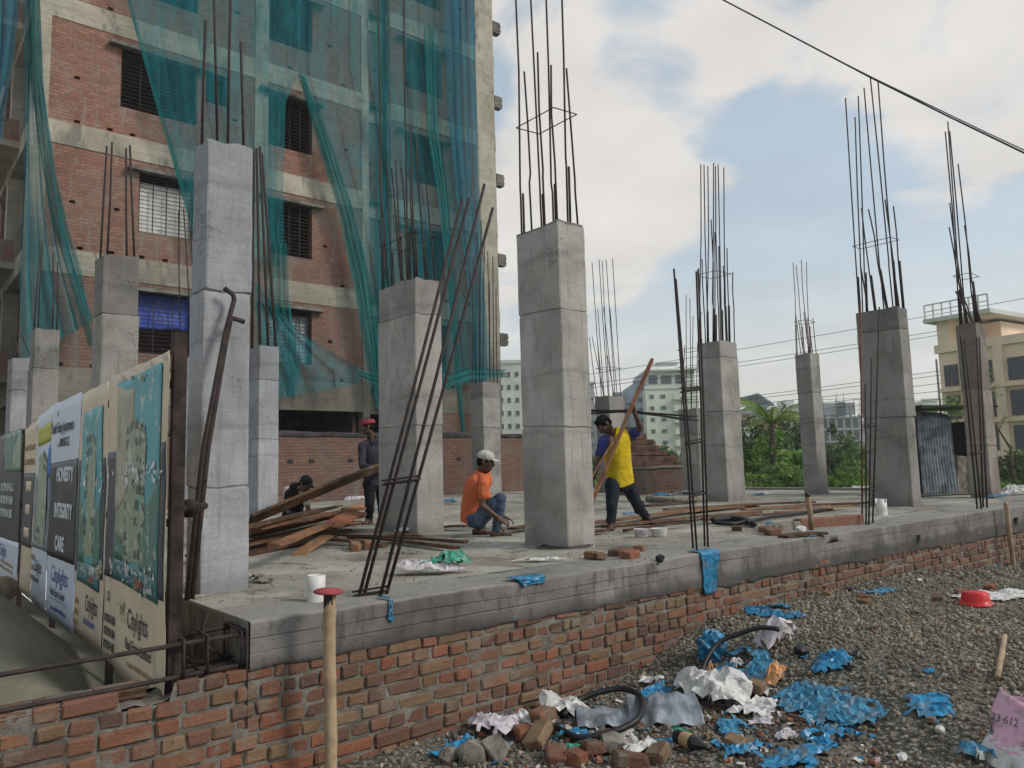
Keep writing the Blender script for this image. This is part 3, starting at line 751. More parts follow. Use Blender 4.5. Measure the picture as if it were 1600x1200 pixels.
column('slim concrete column against the green bushes and far white houses', 16.6, 9.04, .42, .38, zat(552, 16.6, 9.1), 'col', [(1239, 410), (1244, 414), (1252, 406), (1260, 409), (1243, 490), (1256, 487), (1270, 497), (1262, 495), (1248, 500)], (.5, .72), seed=6, stir=(zat(502, 16.8, 9.2),), rmat='rebar_red', br=.012, tone=.92)
column('brown stained concrete column beside the corrugated iron shed', 15.9, 5.3, .48, .36, zat(505, 15.9, 5.4), 'coldark', [(1477, 206), (1481, 190), (1484, 205), (1497, 256), (1484, 317), (1483, 355), (1507, 352), (1493, 455), (1500, 450), (1520, 455)], (.3, .62), seed=7, stir=(zat(430, 16, 5.5),), br=.016, tone=1.0)
column('concrete column under dense bars before the draped corner of the unfinished block', 13.35, 17.2, .62, .6, ZT, 'col', [(740, 400), (745, 362), (752, 345), (757, 380), (762, 392), (770, 400), (775, 450), (748, 430), (765, 440)], (.6, .86), seed=8, br=.016, tone=.85, stir=(zat(572, 13.6, 17.4),), lap=False)
column('concrete column seen behind the man in the yellow shirt', 20.3-4.2, 14.9, .62, .55, zat(619, 16.3, 15.), 'col', [(925, 410), (936, 405), (941, 408), (947, 406), (957, 404), (934, 483), (943, 480), (953, 482), (921, 527), (925, 526), (933, 528), (949, 555)], (.5, .85), seed=9, br=.013, stir=(zat(575, 16.3, 15.1),), tone=.86, lap=False)
column('short concrete column topped by a caged bundle of stirrups', 15.55, 11.5, .5, .55, zat(639, 15.8, 11.6), 'col', [(1072, 461), (1078, 466), (1083, 494), (1070, 540), (1090, 535), (1097, 530), (1103, 545)], (.35, .7), seed=10, stir=tuple(zat(v, 15.8, 11.6) for v in (545, 572, 580, 588, 596, 604, 612, 620, 628)), br=.012, tone=.95, lap=False)
column('grey concrete column with a pale strip behind the poster boards', 1.87, 9.1, .37, .42, ZT, 'col', [(167, 228), (175, 222), (197, 232), (203, 227)], (.3, .8), seed=11, tone=.75, lap=False, br=.014)
column('concrete column behind the green net at the left of the slab', 1.98, 14.3, .36, .5, ZT, 'col', [(62, 400), (66, 380), (83, 395), (90, 410)], (.4, .8), seed=12, tone=.75, lap=False, br=.014)
column('short pale concrete column at the far left behind the first posters', 2.08, 17.6, .40, .62, zat(562, 2.2, 17.8), 'colblue', [(12, 520), (20, 515), (33, 522)], (.45, .8), seed=13, tone=.8, lap=False)
column('pale concrete column half hidden behind the tall near column', 5.64, 14.2, .40, .5, ZT, 'colblue', [(397, 236), (401, 232), (406, 229), (409, 240)], (.45, .8), seed=14, tone=.8, lap=False, br=.03)
column('short concrete column glimpsed between the poster board and the tall near column', 4.97, 16.5, .36, .45, ZT, 'colblue', [(279, 330), (287, 326), (295, 320)], (.5, .8), seed=15, tone=.72, lap=False, br=.016)

# bars still standing free on the slab edge: starter bars of columns not cast yet
def tied(label, bars, ties, r=.0125, y=4.35, mat='rebar'):
    b0 = np.mean([onz(*p[0], SLAB) for p in bars], 0)
    o = empty('rebar_starter', (b0[0], b0[1], SLAB), label, 'rebar', 'free standing bars on the slab edge')
    P = []
    for p, q, *mm in bars:
        a = onz(*p, SLAB+.005); c = ony(q[0], q[1], a[1]+.06)
        P.append((a, c)); bar(o, [a-A(0, 0, .04), a+(c-a)*.5+A(.01, 0, 0), c], r, mm[0] if mm else mat)
    for v, (i, j) in ties:
        pts = []
        for a, c in P:
            t = (zat(v, a[0], a[1])-a[2])/(c[2]-a[2]); pts.append(a+(c-a)*t)
        k = MB(); lo = min(pts, key=lambda s: s[0]); hi = max(pts, key=lambda s: s[0])
        for dz, dy in ((0, -.016), (.018, .016), (-.012, .02)): k.tube([lo+A(-.03, dy, dz), hi+A(.03, dy, dz+.03)], .007, 5)
        k.build('tie', MATS['rebar'], o, True)
    return o
tied('two pairs of tall rebars leaning right on the near slab edge', [((558, 932), (722, 312)), ((566, 930), (733, 310)), ((592, 930), (757, 288)), ((601, 928), (770, 325))], [(757, (0, 3)), (929, (0, 3))], r=.0115)
tied('four upright rebars tied by two stirrups above the blue rag', [((1083, 857), (1053, 420)), ((1089, 860), (1056, 436)), ((1101, 853), (1088, 424)), ((1106, 854), (1091, 420))], [(693, (0, 3)), (775, (0, 3)), (610, (0, 3))], r=.0105)
tied('tied rebars with one red rusty bar before the wide right-hand column', [((1347, 817), (1344, 470), 'rebar_red'), ((1353, 819), (1352, 600)), ((1357, 819), (1362, 560)), ((1363, 816), (1374, 480))], [(708, (0, 3)), (767, (0, 3)), (666, (0, 3))], r=.0115)
tied('four thin rebars standing before the brown stained column', [((1527, 795), (1501, 525)), ((1533, 795), (1507, 530)), ((1536, 793), (1526, 527)), ((1542, 793), (1530, 527))], [(710, (0, 3))], r=.014)
# two hooked bars against the near column
o = empty('hooked_rebar', (1.66, 5.15, SLAB), 'two thick rebars with bent hooked tops leaning on the near pale column', 'rebar')
for pts in ([(292, 938), (318, 700), (352, 520), (366, 468), (364, 460), (350, 450)], [(300, 936), (325, 700), (352, 540), (360, 500), (364, 497), (382, 503)]):
    P = []; a = onz(*pts[0], SLAB)
    for u, v in pts: P.append(ony(u, v, 5.0+.3*(938-v)/488.))
    bar(o, P, .017)
# tie beam cage at the corner of the slab
o = empty('rebar_cage', (1.0, 4.32, .6), 'rusty tie beam cage of long rods running left from the slab corner', 'rebar cage')
za, zb_ = .835, .675
for y_, z_, xl in ((4.245, za, -.3), (4.245, zb_, -.3), (4.47, za+.01, 1.33), (4.47, zb_, 1.30)): bar(o, [(1.7, y_, z_), ((1.7+xl)/2, y_, z_-.006), (xl, y_, z_-.02)], .0125)
for xx in (1.60, 1.625, 1.42, 1.30): 
    k = MB(); p = [(xx, 4.228, zb_-.015), (xx, 4.228, za+.02), (xx, 4.49, za+.03), (xx, 4.49, zb_-.015)]
    for i in range(4): k.tube([p[i], p[(i+1) % 4]], .0075, 6)
    k.build('stirrup', MATS['rebar'], o, True)
for xx, rr in ((1.46, .09), (1.30, .13)):
    k = MB(); k.tube([(xx, 4.36, .95), (xx-.03, 4.37, .85), (xx+.02, 4.38, .76), (xx+.1, 4.4, .70), (xx+.2, 4.42, .68)], .009, 6); k.build('bent_rod', MATS['rebar'], o, True)
# bundle of rods lying behind the man in yellow
o = empty('rod_bundle', tuple(ond(1000, 648, 14.5)), 'bundle of thin iron rods spanning behind the man in yellow', 'rod bundle')
rg = np.random.default_rng(5)
for i in range(9):
    a = ond(905+rg.uniform(-6, 6), 645+rg.uniform(-5, 5), 16.2); bb = ond(985, 642+rg.uniform(-2, 3), 15.); c = ond(1086+rg.uniform(-12, 6), 654+rg.uniform(-4, 4), 14.2)
    bar(o, [a, bb, c], .014, 'rebar', 'rod')
# ------------------------------------------------------------------ the unfinished brick block behind
YB = 20.5
bld = empty('unfinished_building', (9.7, 25, .3), 'unfinished red brick block with bare concrete frame and dark barred windows', 'building')
BEAMS = [(3.45, 4.30), (6.55, 7.15), (9.72, 10.30), (12.90, 13.48), (16.05, 16.62), (19.2, 19.8), (22.3, 22.9)]
COLX = [(2.56, 2.92), (7.95, 8.33), (11.34, 11.58), (15.86, 16.70)]
XL, XR, TOPZ, YBK = 2.56, 16.75, 25.4, 31.0
k = MB()
for z0, z1 in BEAMS: k.box(XL+.002, 11.60, YB-.02, YB+.28, z0, z1); k.box(11.6, 12.4, YB+.5, YB+.8, z0-.02, z1-.05); k.box(12.4, XR-.02, YB-.017, YB+.28, z0+.03, z1)
k.build('beam_frame', MATS['fconc'], bld)
k = MB()
for i, (x0, x1) in enumerate(COLX): k.box(x0, x1, YB-.03, YB+.30, .2, TOPZ)
for yy in (24., 27.5, 30.7): k.box(XL+.0, XL+.36, yy, yy+.35, .2, TOPZ)
k.build('column_frame', MATS['fconc'], bld)
# infill with openings
WINS = []
for lv, (b0, b1) in enumerate(BEAMS[:-1]):
    s, h = b0+1.32, b0+2.86
    WINS += [(4.48 if lv != 1 else 4.98, 6.36, s, h, lv), (6.6, 7.2, s+.75, h+.08, lv), (8.36, 9.70, s, h, lv), (12.93, 14.43, s, h+.02, lv)]
k = MB(); rg = np.random.default_rng(3)
def cut_panel(x0, x1, z0, z1, y0, y1, holes):
    xs = sorted({x0, x1, *[v for h in holes for v in h[:2]]}); zs = sorted({z0, z1, *[v for h in holes for v in h[2:4]]})
    for a, b_ in zip(xs[:-1], xs[1:]):
        run = None
        for c, d in zip(zs[:-1], zs[1:]):
            inside = any(h[0] <= (a+b_)/2 <= h[1] and h[2] <= (c+d)/2 <= h[3] for h in holes)
            if inside:
                if run: k.box(a, b_, y0, y1, *run); run = None
            else: run = (run[0], d) if run else (c, d)
        if run: k.box(a, b_, y0, y1, *run)
for lv in range(len(BEAMS)-1):
    z0, z1 = BEAMS[lv][1], BEAMS[lv+1][0]
    for x0, x1, y in ((2.92, 7.95, YB), (8.33, 11.34, YB), (12.4, 15.86, YB), (11.6, 12.4, YB+.55)):
        hs = [w[:4] for w in WINS if w[4] == lv and w[0] > x0 and w[1] < x1]
        # putlog holes left by the scaffold
        n = int((x1-x0)/.75)
        for q in range(n):
            for zz in (z0+.03, z0+1.15):
                if rg.random() < .6:
                    px = x0+.25+(x1-x0-.4)*(q+rg.random()*.7)/n
                    if not any(h[0]-.2 < px < h[1]+.2 and h[2]-.15 < zz < h[3]+.15 for h in hs): hs.append((px, px+.13, zz, zz+.08))
        cut_panel(x0, x1, z0, z1, y, y+.25, hs)
# wall above the open ground storey ends at the left bays; the right bay is walled to the ground
k.box(12.4, 15.86, YB, YB+.25, .2, 3.48)
k.box(2.92, 7.95, YB, YB+.25, .2, 3.45)
k.build('brick_infill', MATS['fbrick'], bld)
# lintels
DKC = simple('weathered_lintel', (.13, .125, .11), .9, .45, 3, .4)
for x0, x1, s, h, lv in WINS:
    k = MB(); k.box(x0-.3, x1+.3, YB-.22 if x1-x0 > 1 else YB-.012, YB+.2, h, h+.09); k.build('lintel', DKC, bld)
# floors, far walls and partitions make the rooms
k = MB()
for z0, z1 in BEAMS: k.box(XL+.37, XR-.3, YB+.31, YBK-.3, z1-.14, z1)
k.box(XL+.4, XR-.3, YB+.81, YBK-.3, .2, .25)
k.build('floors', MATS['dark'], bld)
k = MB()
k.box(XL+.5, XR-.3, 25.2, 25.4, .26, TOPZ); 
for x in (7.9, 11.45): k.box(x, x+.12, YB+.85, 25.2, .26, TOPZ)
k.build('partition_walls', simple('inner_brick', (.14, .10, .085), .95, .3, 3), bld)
# right-hand end wall and projecting brick toothing
k = MB(); k.box(XR-.25, XR, YB+.31, YBK, .2, TOPZ); k.build('end_wall', MATS['fconc'], bld)
for zc in (17.72, 14.86, 11.93, 9.0, 6.15):
    k = MB()
    for i in range(5): k.box(XR+.001, XR+.34+.02*(i % 2), YB-.0-.006*(i % 2), YB+.24, zc-.22+i*.088, zc-.22+i*.088+.074)
    k.build('brick_corbel', DKC, bld)
# left flank: dark rooms, balconies
k = MB()
for z0, z1 in BEAMS: k.box(XL+.02, XL+.28, YB+.31, YBK, z0+.1, z1)
k.build('flank_beams', MATS['fconc'], bld)
for y0, y1 in ((26.2, 27.4), (29., 30.7)):
    k = MB(); k.box(XL+.1, XL+.27, y0, y1, BEAMS[0][1], TOPZ); k.build('flank_wall', MATS['fbrick'], bld)
for z0, z1 in BEAMS[:5]:
    k = MB(); k.box(XL-1.15, XL+.02, 22.3, 26.0, z1-.22, z1-.06); bs = k.build('balcony', MATS['fconc'], bld)
    k = MB(); k.box(XL-1.15, XL-1.03, 22.3, 26.0, z1-.06, z1+.5); k.box(XL-1.03, XL, 22.3, 22.42, z1-.06, z1+.5); k.build('parapet', MATS['fbrick'], bs)
# window grilles: thin flat bars
gm = MATS['iron']
for x0, x1, s, h, lv in WINS:
    k = MB(); y = YB+.10
    if x1-x0 > 1:
        nb = 15
        for i in range(nb): z = s+.04+(h-s-.06)*i/(nb-1); k.box(x0, x1, y, y+.014, z-.006, z+.006)
        for i in range(5): x = x0+.03+(x1-x0-.06)*i/4; k.box(x-.012, x+.012, y-.016, y-.002, s, h)
    else:
        for i in range(8): z = s+.05+(h-s-.08)*i/7; k.box(x0, x1, y, y+.014, z-.007, z+.007)
    k.build('window_grille', gm, bld)
# things hung in the windows
def sheet(name, label, cat, P, mat, thick=.006, group=None):
    k = MB(); k.grid(P); o = k.build(name, mat, None, True); mod_solid(o, thick); return tag(o, label, cat, group)
def hung(x0, x1, z0, z1, y, amp, seed, nx=26, nz=16, ragged=.0):
    X, Z = np.meshgrid(np.linspace(x0, x1, nx), np.linspace(z1, z0, nz))
    if ragged: Z = Z+ragged*vnoise(X, X*0, seed, 4, 2.5)*((z1-Z)/(z1-z0))
    return np.stack([X, y+amp*vnoise(X, Z*.6, seed, 4, 2.2), Z], -1)
sheet('tarpaulin', 'crumpled blue tarpaulin hung inside the lowest barred window', 'tarpaulin', hung(5.0, 6.34, 5.45, 6.42, YB+.22, .05, 3, ragged=.06), MATS['tarpblue'])
sheet('tarpaulin', 'white sheet added for the bright patch seen through the second window of the brick block', 'sheet', hung(4.5, 6.34, 7.9, 9.25, YB+.22, .04, 5), MATS['white'])  # added sheet standing in for the bright view through the opening
sheet('shutter', 'pale corrugated sheet closing the low barred window right of the near column', 'sheet metal', hung(8.38, 9.7, 4.72, 6.2, YB+.2, .02, 7), MATS['zinc'])

# ------------------------------------------------------------------ green safety nets
def net(name, label, left, right, y, mat, fold=.10, nf=9, seed=0, nu=60, nv=46, group='teal safety nets draped on the brick block', bulge=.0):
    L = np.array(left, float); R = np.array(right, float)
    def samp(P, t):
        d = np.concatenate([[0], np.cumsum(np.linalg.norm(np.diff(P, axis=0), axis=1))]); d /= d[-1]
        return np.stack([np.interp(t, d, P[:, 0]), np.interp(t, d, P[:, 1])], -1)
    tv = np.linspace(0, 1, nv); a = samp(L, tv); b = samp(R, tv); P = np.zeros((nv, nu, 3)); s = np.linspace(0, 1, nu)
    ph = np.random.default_rng(seed).uniform(0, 6, 6)
    for j in range(nv):
        A_ = ony(*a[j], y); B_ = ony(*b[j], y)
        pa = .011 if nf > 8 else .035
        ss = s+pa*np.sin(2*math.pi*nf*s+ph[0]+1.5*tv[j]+2*vnoise(s*5, s*0+tv[j]*2, seed, 2, 1.))+pa*.55*np.sin(2*math.pi*nf*2.3*s+ph[1])      # pleats that fold back over themselves
        ss = (ss-ss[0])/(ss[-1]-ss[0])
        P[j] = A_+(B_-A_)*ss[:, None]
        P[j, :, 1] += fold*np.sin(2*math.pi*nf*s+ph[2]+2*tv[j])+fold*.6*np.sin(2*math.pi*nf*.43*s+ph[3])+.05*vnoise(s*8, s*0+tv[j]*3, seed, 3, 1.)-bulge*math.sin(math.pi*tv[j])
    k = MB(); k.grid(P); o = k.build(name, mat, None, True)
    return tag(o, label, 'safety net', group)
net('safety_net', 'narrow bunched green net hanging down the left corner of the brick block', [(36, -30), (38, 120), (38, 300), (30, 430), (33, 570)], [(60, -30), (68, 150), (88, 300), (112, 400), (146, 500)], 19.95, MATS['net'], .12, 5, 1)
net('safety_net', 'dense twisted fold of green net crossing the left corner of the block', [(40, -30), (48, 120), (66, 250), (82, 340), (108, 430), (140, 540)], [(61, -30), (66, 120), (86, 260), (106, 350), (128, 420), (147, 540)], 19.8, MATS['netdense'], .06, 3, 2, 24)
net('safety_net', 'sheer teal net hanging over the flank at the far left edge', [(-60, -30), (-40, 120), (-30, 260)], [(34, -30), (22, 80), (2, 220)], 19.7, MATS['netblue'], .08, 4, 9, 24)
net('safety_net', 'wide sheer teal net with a slanting left edge over the upper windows', [(190, -40), (203, 20), (240, 150), (275, 270), (305, 380)], [(470, -40), (468, 110), (446, 160), (443, 300), (446, 420)], 20.15, MATS['net'], .022, 9, 3, 110)
net('safety_net', 'teal net covering the whole right bay of the brick block', [(462, -40), (466, 110), (500, 240), (535, 340), (562, 480), (590, 640)], [(740, -40), (743, 120), (748, 300), (757, 450), (772, 590)], 20.12, MATS['net'], .03, 10, 4, 120)
net('safety_net', 'dark doubled strip of teal net along the right corner of the block', [(690, -40), (700, 180), (715, 330), (735, 480), (742, 660)], [(742, -40), (744, 120), (749, 300), (756, 440), (762, 660)], 19.98, MATS['netblue'], .04, 4, 5, 40)
net('safety_net', 'twisted bright cord of net hanging down the right bay', [(664, 40), (668, 200), (684, 310), (697, 420), (712, 600), (722, 690)], [(680, 40), (684, 200), (700, 310), (708, 420), (718, 600), (727, 690)], 19.85, MATS['netdense'], .04, 3, 6, 20)
net('safety_net', 'slanting thick edge of net beside the middle windows', [(465, 112), (500, 230), (528, 330), (552, 440), (572, 560), (586, 640)], [(474, 118), (520, 230), (552, 330), (578, 440), (592, 560), (600, 640)], 19.95, MATS['netdense'], .05, 3, 7, 20)
net('safety_net', 'loose strip of net over the left half of the middle windows', [(418, 380), (420, 470), (440, 560), (452, 620)], [(447, 380), (452, 470), (470, 580), (462, 624)], 20.0, MATS['netdense'], .06, 3, 10, 24)
net('safety_net', 'slack low net sagging across the lower middle window', [(398, 440), (402, 500), (408, 560), (420, 625)], [(420, 470), (470, 520), (560, 575), (560, 600)], 19.9, MATS['net'], .06, 4, 8, 40)
net('safety_net', 'rolled teal net rope slung low across to the right column', [(560, 578), (600, 588), (680, 592), (735, 574), (790, 578)], [(560, 590), (600, 606), (680, 612), (735, 592), (790, 590)], 18.4, MATS['netdense'], .05, 2, 11, 16)

net('safety_net', 'thin gathered hem along the slanting edge of the wide teal net', [(190, -40), (203, 20), (240, 150), (275, 270), (305, 380)], [(196, -40), (209, 20), (246, 150), (281, 270), (311, 380)], 20.05, MATS['netdense'], .02, 2, 14, 10)
# ------------------------------------------------------------------ boundary wall at the back of the slab
bw = empty('boundary_wall', (10, 19.4, SLAB), 'old red brick boundary wall with blackened coping behind the slab', 'brick wall')
k = MB(); k.box(4.0, 16.6, 19.3, 19.55, .2, 2.62); k.build('brickwork', MATS['fbrick'], bw)
k = MB(); X, S = np.meshgrid(np.arange(4.0, 16.65, .06), np.linspace(0, 2*math.pi, 13))
k.grid(np.stack([X, 19.425+.16*np.cos(S)*(1+.1*vnoise(X, S, 3, 3, 2.)), 2.68+(.10+.05*vnoise(X, S*.3, 5, 4, 1.5))*np.sin(S)], -1)); k.build('coping', simple('blackened_mortar', (.045, .042, .038), .95, .5, 3, .8), bw, True)
k = MB()
for x in (8.45, 9.05, 10.2, 10.75, 13.9, 14.6): k.box(x, x+.16, 19.294, 19.31, 1.93, 2.03)
k.build('putlog_hole_shade', MATS['black'], bw)  # black blocks on the wall face, painting the shade inside putlog holes
for i in range(9):   # loose bars leaning against it
    pass
# grey low wall and stepped brick pile
lw = empty('low_wall', (16.6, 13.6, SLAB), 'low plastered brick wall between the man in yellow and the right columns', 'wall')
p0 = onz(968, 774, SLAB); 
k = MB(); R = frame(onz(1088, 770, SLAB)-p0); L = np.linalg.norm(onz(1088, 770, SLAB)-p0)
c = (p0+onz(1088, 770, SLAB))/2
k.obox(c+A(0, 0, .32), L/2, .12, .34, R, 0, None, .015); k.build('brickwork', MATS['fbrick'], lw)
k = MB(); k.obox(c+A(0, 0, .69)+R[:, 0]*L*.22, L*.28, .14, .035, R, .01, None, .015); k.obox(c+A(0, 0, .68)-R[:, 0]*L*.27, L*.24, .15, .03, R, .01, None, .01); k.build('coping', MATS['fconc'], lw)
st = empty('stepped_wall', tuple(onz(1020, 768, SLAB)), 'stepped stack of dark brickwork rising left behind the low wall', 'brick wall')
k = MB(); dp = depth(c)+2.2
for i, (u0, u1, v0, v1) in enumerate([(975, 1068, 721, 730), (975, 1056, 712, 721), (975, 1040, 704, 712), (975, 1028, 696, 704), (972, 1020, 687, 696), (965, 1008, 677, 687), (960, 992, 668, 677)]):
    a = ond(u0, v1, dp); b_ = ond(u1, v1, dp); t = ond(u1, v0, dp); Rr = frame(b_-a); cc = (a+b_)/2; cc[2] = (a[2]+t[2])/2
    k.obox(cc, np.linalg.norm(b_-a)/2, .35-.02*i, (t[2]-b_[2])/2-.004, Rr, .012, None, .012)
k.build('brickwork', simple('sooty_brick', (.13, .075, .055), .95, .4, 6, .5), st)
k = MB(); a = ond(965, 731, dp); b_ = ond(1072, 731, dp); cc = (a+b_)/2; z_ = cc[2]; cc[2] = (z_+.25)/2
k.obox(cc, np.linalg.norm(b_-a)/2, .4, (z_-.25)/2, frame(b_-a)); k.build('footing', MATS['fbrick'], st)
# ------------------------------------------------------------------ poster hoarding
BX = 1.22
hd = empty('poster_hoarding', (BX, 4.25, .5), 'weathered row of real estate posters on a rusty frame beside the slab', 'hoarding')
k = MB()
k.box(BX+.02, BX+.027, 4.285, 4.345, .45, 2.47); k.box(BX+.0275, BX+.085, 4.285, 4.292, .45, 2.47); k.build('post', MATS['iron'], hd)
for yy in (5.65, 7.65, 9.5):
    k = MB(); k.box(BX+.03, BX+.07, yy-.02, yy+.02, .25, 2.2); k.build('post', MATS['iron'], hd)
for zz in (.62, 1.45, 2.2):
    k = MB(); k.box(BX+.018, BX+.05, 4.35, 11.2, zz-.02, zz+.02); k.build('rail', MATS['iron'], hd)
k = MB(); k.tube([(BX+.06, 4.30, 1.52), (1.52, 4.62, 1.52)], .022, 8); k.tube([(BX+.12, 4.37, 1.52), (BX+.17, 4.42, 1.52)], .05, 8); k.build('clamp', MATS['iron'], hd, True)
def flat(name, c, rough=.55, stain=.35, peel=.0):
    m = MT(name, rough, .3); n = m.noise(2.2, 6, .65)
    col = m.mix(m.mr(n, .42, .7, 0, stain), c, tuple(x*.6+.03 for x in c))
    col = m.mix(m.mr(m.noise(7, 5, .7, vec=m.scale((1, 1, .35))), .6, .7, 0, stain), col, (.10, .095, .085))
    if peel: col = m.mix(m.mr(m.noise(9, 6, .7, dist=.4), .62-.12*peel, .66-.12*peel, 0, .85), col, (.50, .47, .40))
    m.col(col); m.bump(m.noise(8, 4), .2, .01); return m.m
CR = flat('cream_vinyl', (.60, .50, .36)); CRD = flat('dirty_cream_vinyl', (.42, .39, .29), .7, .6); WHV = flat('white_vinyl', (.55, .60, .68), .5, .2); BKV = flat('black_vinyl', (.022, .025, .030), .45, .3)
GYV = flat('grey_vinyl', (.06, .063, .07), .5, .3); GRN = flat('green_print', (.10, .20, .16), .5, .4, .3); TEAL = flat('teal_print', (.085, .33, .36), .5, .25, .35); TEALD = flat('deep_teal_print', (.05, .16, .16), .5, .3, .6)
YEL = flat('yellow_print', (.42, .42, .05)); LG = flat('pale_green_print', (.26, .32, .22), .5, .5, .6); DKG = flat('dark_print', (.075, .10, .08), .5, .4, .7); BLP = flat('blue_print', (.05, .17, .45)); SIL = flat('silver_print', (.20, .22, .27), .5, .3, .3)
INK = flat('ink', (.05, .05, .055), .6, .1); INKB = flat('blue_ink', (.09, .13, .30), .6, .1); INKW = flat('white_ink', (.62, .63, .64), .6, .1); INKR = flat('red_ink', (.45, .10, .05), .6, .1); INKT = flat('tan_ink', (.35, .23, .12), .6, .1)
def warp(y, z):       # the sheets are slightly buckled
    return .014*vnoise(y, z, 31, 3, 1.4)+.006*vnoise(y, z, 12, 2, 5.)
def vinyl(name, y0, y1, zb0, zb1, zt0, zt1, mat, par, dx=0., ny=26, nz=24, rag=0., seed=0):
    """a sheet on the board: y0 is its right edge as seen, z of the bottom and top at either edge"""
    ny = max(2, min(ny, int(abs(y1-y0)/.05)+2)); nz = max(2, min(nz, int(abs(zt0-zb0)/.05)+2))
    S, T = np.meshgrid(np.linspace(0, 1, ny), np.linspace(0, 1, nz))
    Y = y0+(y1-y0)*S; zb = zb0+(zb1-zb0)*S; zt = zt0+(zt1-zt0)*S
    if rag: zb = zb+rag*vnoise(Y, Y*0, seed, 4, 3.); zt = zt+rag*.6*vnoise(Y, Y*0, seed+5, 4, 5.)
    Z = zb+(zt-zb)*T
    if rag: Y = Y+rag*.5*vnoise(Z, Z*0, seed+9, 3, 4.)*((S < .01)*1.+(S > .99)*1.)
    P = np.stack([BX-dx-warp(Y, Z), Y, Z], -1)
    k = MB(); k.grid(P); o = k.build(name, mat, par, True); mod_solid(o, .0012, 1); return o
def words(txt, y, z, h, mat, par, dx=.006, al='LEFT', sx=1., shear=0., name='lettering', wt=0.):
    cu = bpy.data.curves.new(name, 'FONT'); cu.body = txt; cu.size = h*1.42; cu.align_x = al; cu.extrude = .0006; cu.shear = shear; cu.offset = wt
    cu.resolution_u = 3
    tmp = bpy.data.objects.new('tmp', cu); me = bpy.data.meshes.new_from_object(tmp); bpy.data.objects.remove(tmp); bpy.data.curves.remove(cu)
    T = Matrix.Translation(Vector((BX-dx-float(warp(y-.2, z)), y, z))) @ Matrix(((0, 0, -1), (-1, 0, 0), (0, 1, 0))).to_4x4() @ Matrix.Diagonal((sx, 1, 1, 1))
    me.transform(T); me.name = name; me.materials.clear()
    return link(me, name, mat, par)
def lines(y0, y1, zs, h, mat, par, dx=.006, seed=0):     # small print too blurred to read, as broken strokes
    rg = np.random.default_rng(seed); k = MB()
    for z in zs:
        y = y0
        while y > y1:
            w = rg.uniform(.012, .05); 
            k.box(BX-dx-float(warp(y, z))-.0006, BX-dx-float(warp(y, z)), max(y-w, y1), y, z, z+h*rg.uniform(.7, 1.)); y -= w+rg.uniform(.006, .02)
    o = k.build('small_print', mat, par); o['kind'] = 'stuff'; return o
def tower(y0, y1, z0, z1, par, ps, seed=0):
    """printed picture of a plain apartment tower: two faces with slanting floors and dark bays"""
    rg = np.random.default_rng(seed); k = MB(); kd = MB(); w = y1-y0; n = 9
    def quad(K, pts, dx):
        K.add([(BX-dx-float(warp(y, z)), y, z) for y, z in pts], [(0, 1, 2, 3)])
    def P(t, f):      # t across (0 = right edge), f up; floors slant away from the corner at t = .45
        lean = (abs(t-.45))*(.16*(f-.25)); return (y0+w*(t*(1-.12*f)+.05*f), z0+(z1-z0)*(f-lean*.9))
    quad(k, [P(0, 0), P(.45, 0), P(.45, 1), P(0, .96)], .0090); quad(k, [P(.45, 0), P(1, 0), P(1, .90), P(.45, 1)], .0090)
    for i in range(n):
        f0 = (i+.22)/n; f1 = (i+.88)/n
        for t0, t1 in ((.04, .20), (.25, .41), (.50, .66), (.70, .80), (.86, .97)):
            a = t0+rg.uniform(-.01, .01); b_ = t1+rg.uniform(-.015, .015); f1_ = f1-rg.uniform(0, .02)
            if rg.random() < .12: continue
            quad(kd, [P(a, f0), P(b_, f0), P(b_, f1_), P(a, f1_)], .0102)
    k.build('printed_tower', LG, par); o = kd.build('printed_bays', DKG, par); o['kind'] = 'stuff'
def tear(y0, y1, z, n, par, seed, mat, s=.05):      # torn patches where the print has come away, some curling out
    rg = np.random.default_rng(seed); k = MB()
    for i in range(n):
        y = rg.uniform(y0, y1); zz = z+rg.normal(0, .035); m_ = rg.integers(6, 11); r = s*rg.uniform(.12, .75)**1.3
        th = np.sort(rg.uniform(0, 2*math.pi, m_)); rr = r*rg.uniform(.35, 1.2, m_); tl = rg.uniform(0, 2*math.pi); up = rg.choice([0, 0, .2, .7])
        dy = rr*np.cos(th)*.8; dz = rr*np.sin(th)
        k.add([(BX-.0125-float(warp(y, zz))-up*max(0, math.cos(tl)*a_+math.sin(tl)*b_+.3*r), y+a_, zz+b_) for a_, b_ in zip(dy, dz)], [tuple(range(m_))])
    o = k.build('torn_vinyl', mat, par); mod_solid(o, .0008); o['kind'] = 'stuff'; return o
NUM = ('01729 014 503', '01729 014 504', '01729 014 505')
def emblem(y, z, r, par, dx):
    k = MB(); k.lathe((BX-dx-float(warp(y, z)), y, z), [(r, 0), (r, .001), (r*.7, .001), (r*.7, 0)], 16, R=rot(0, -math.pi/2, 0)); k.build('printed_emblem', INK, par)
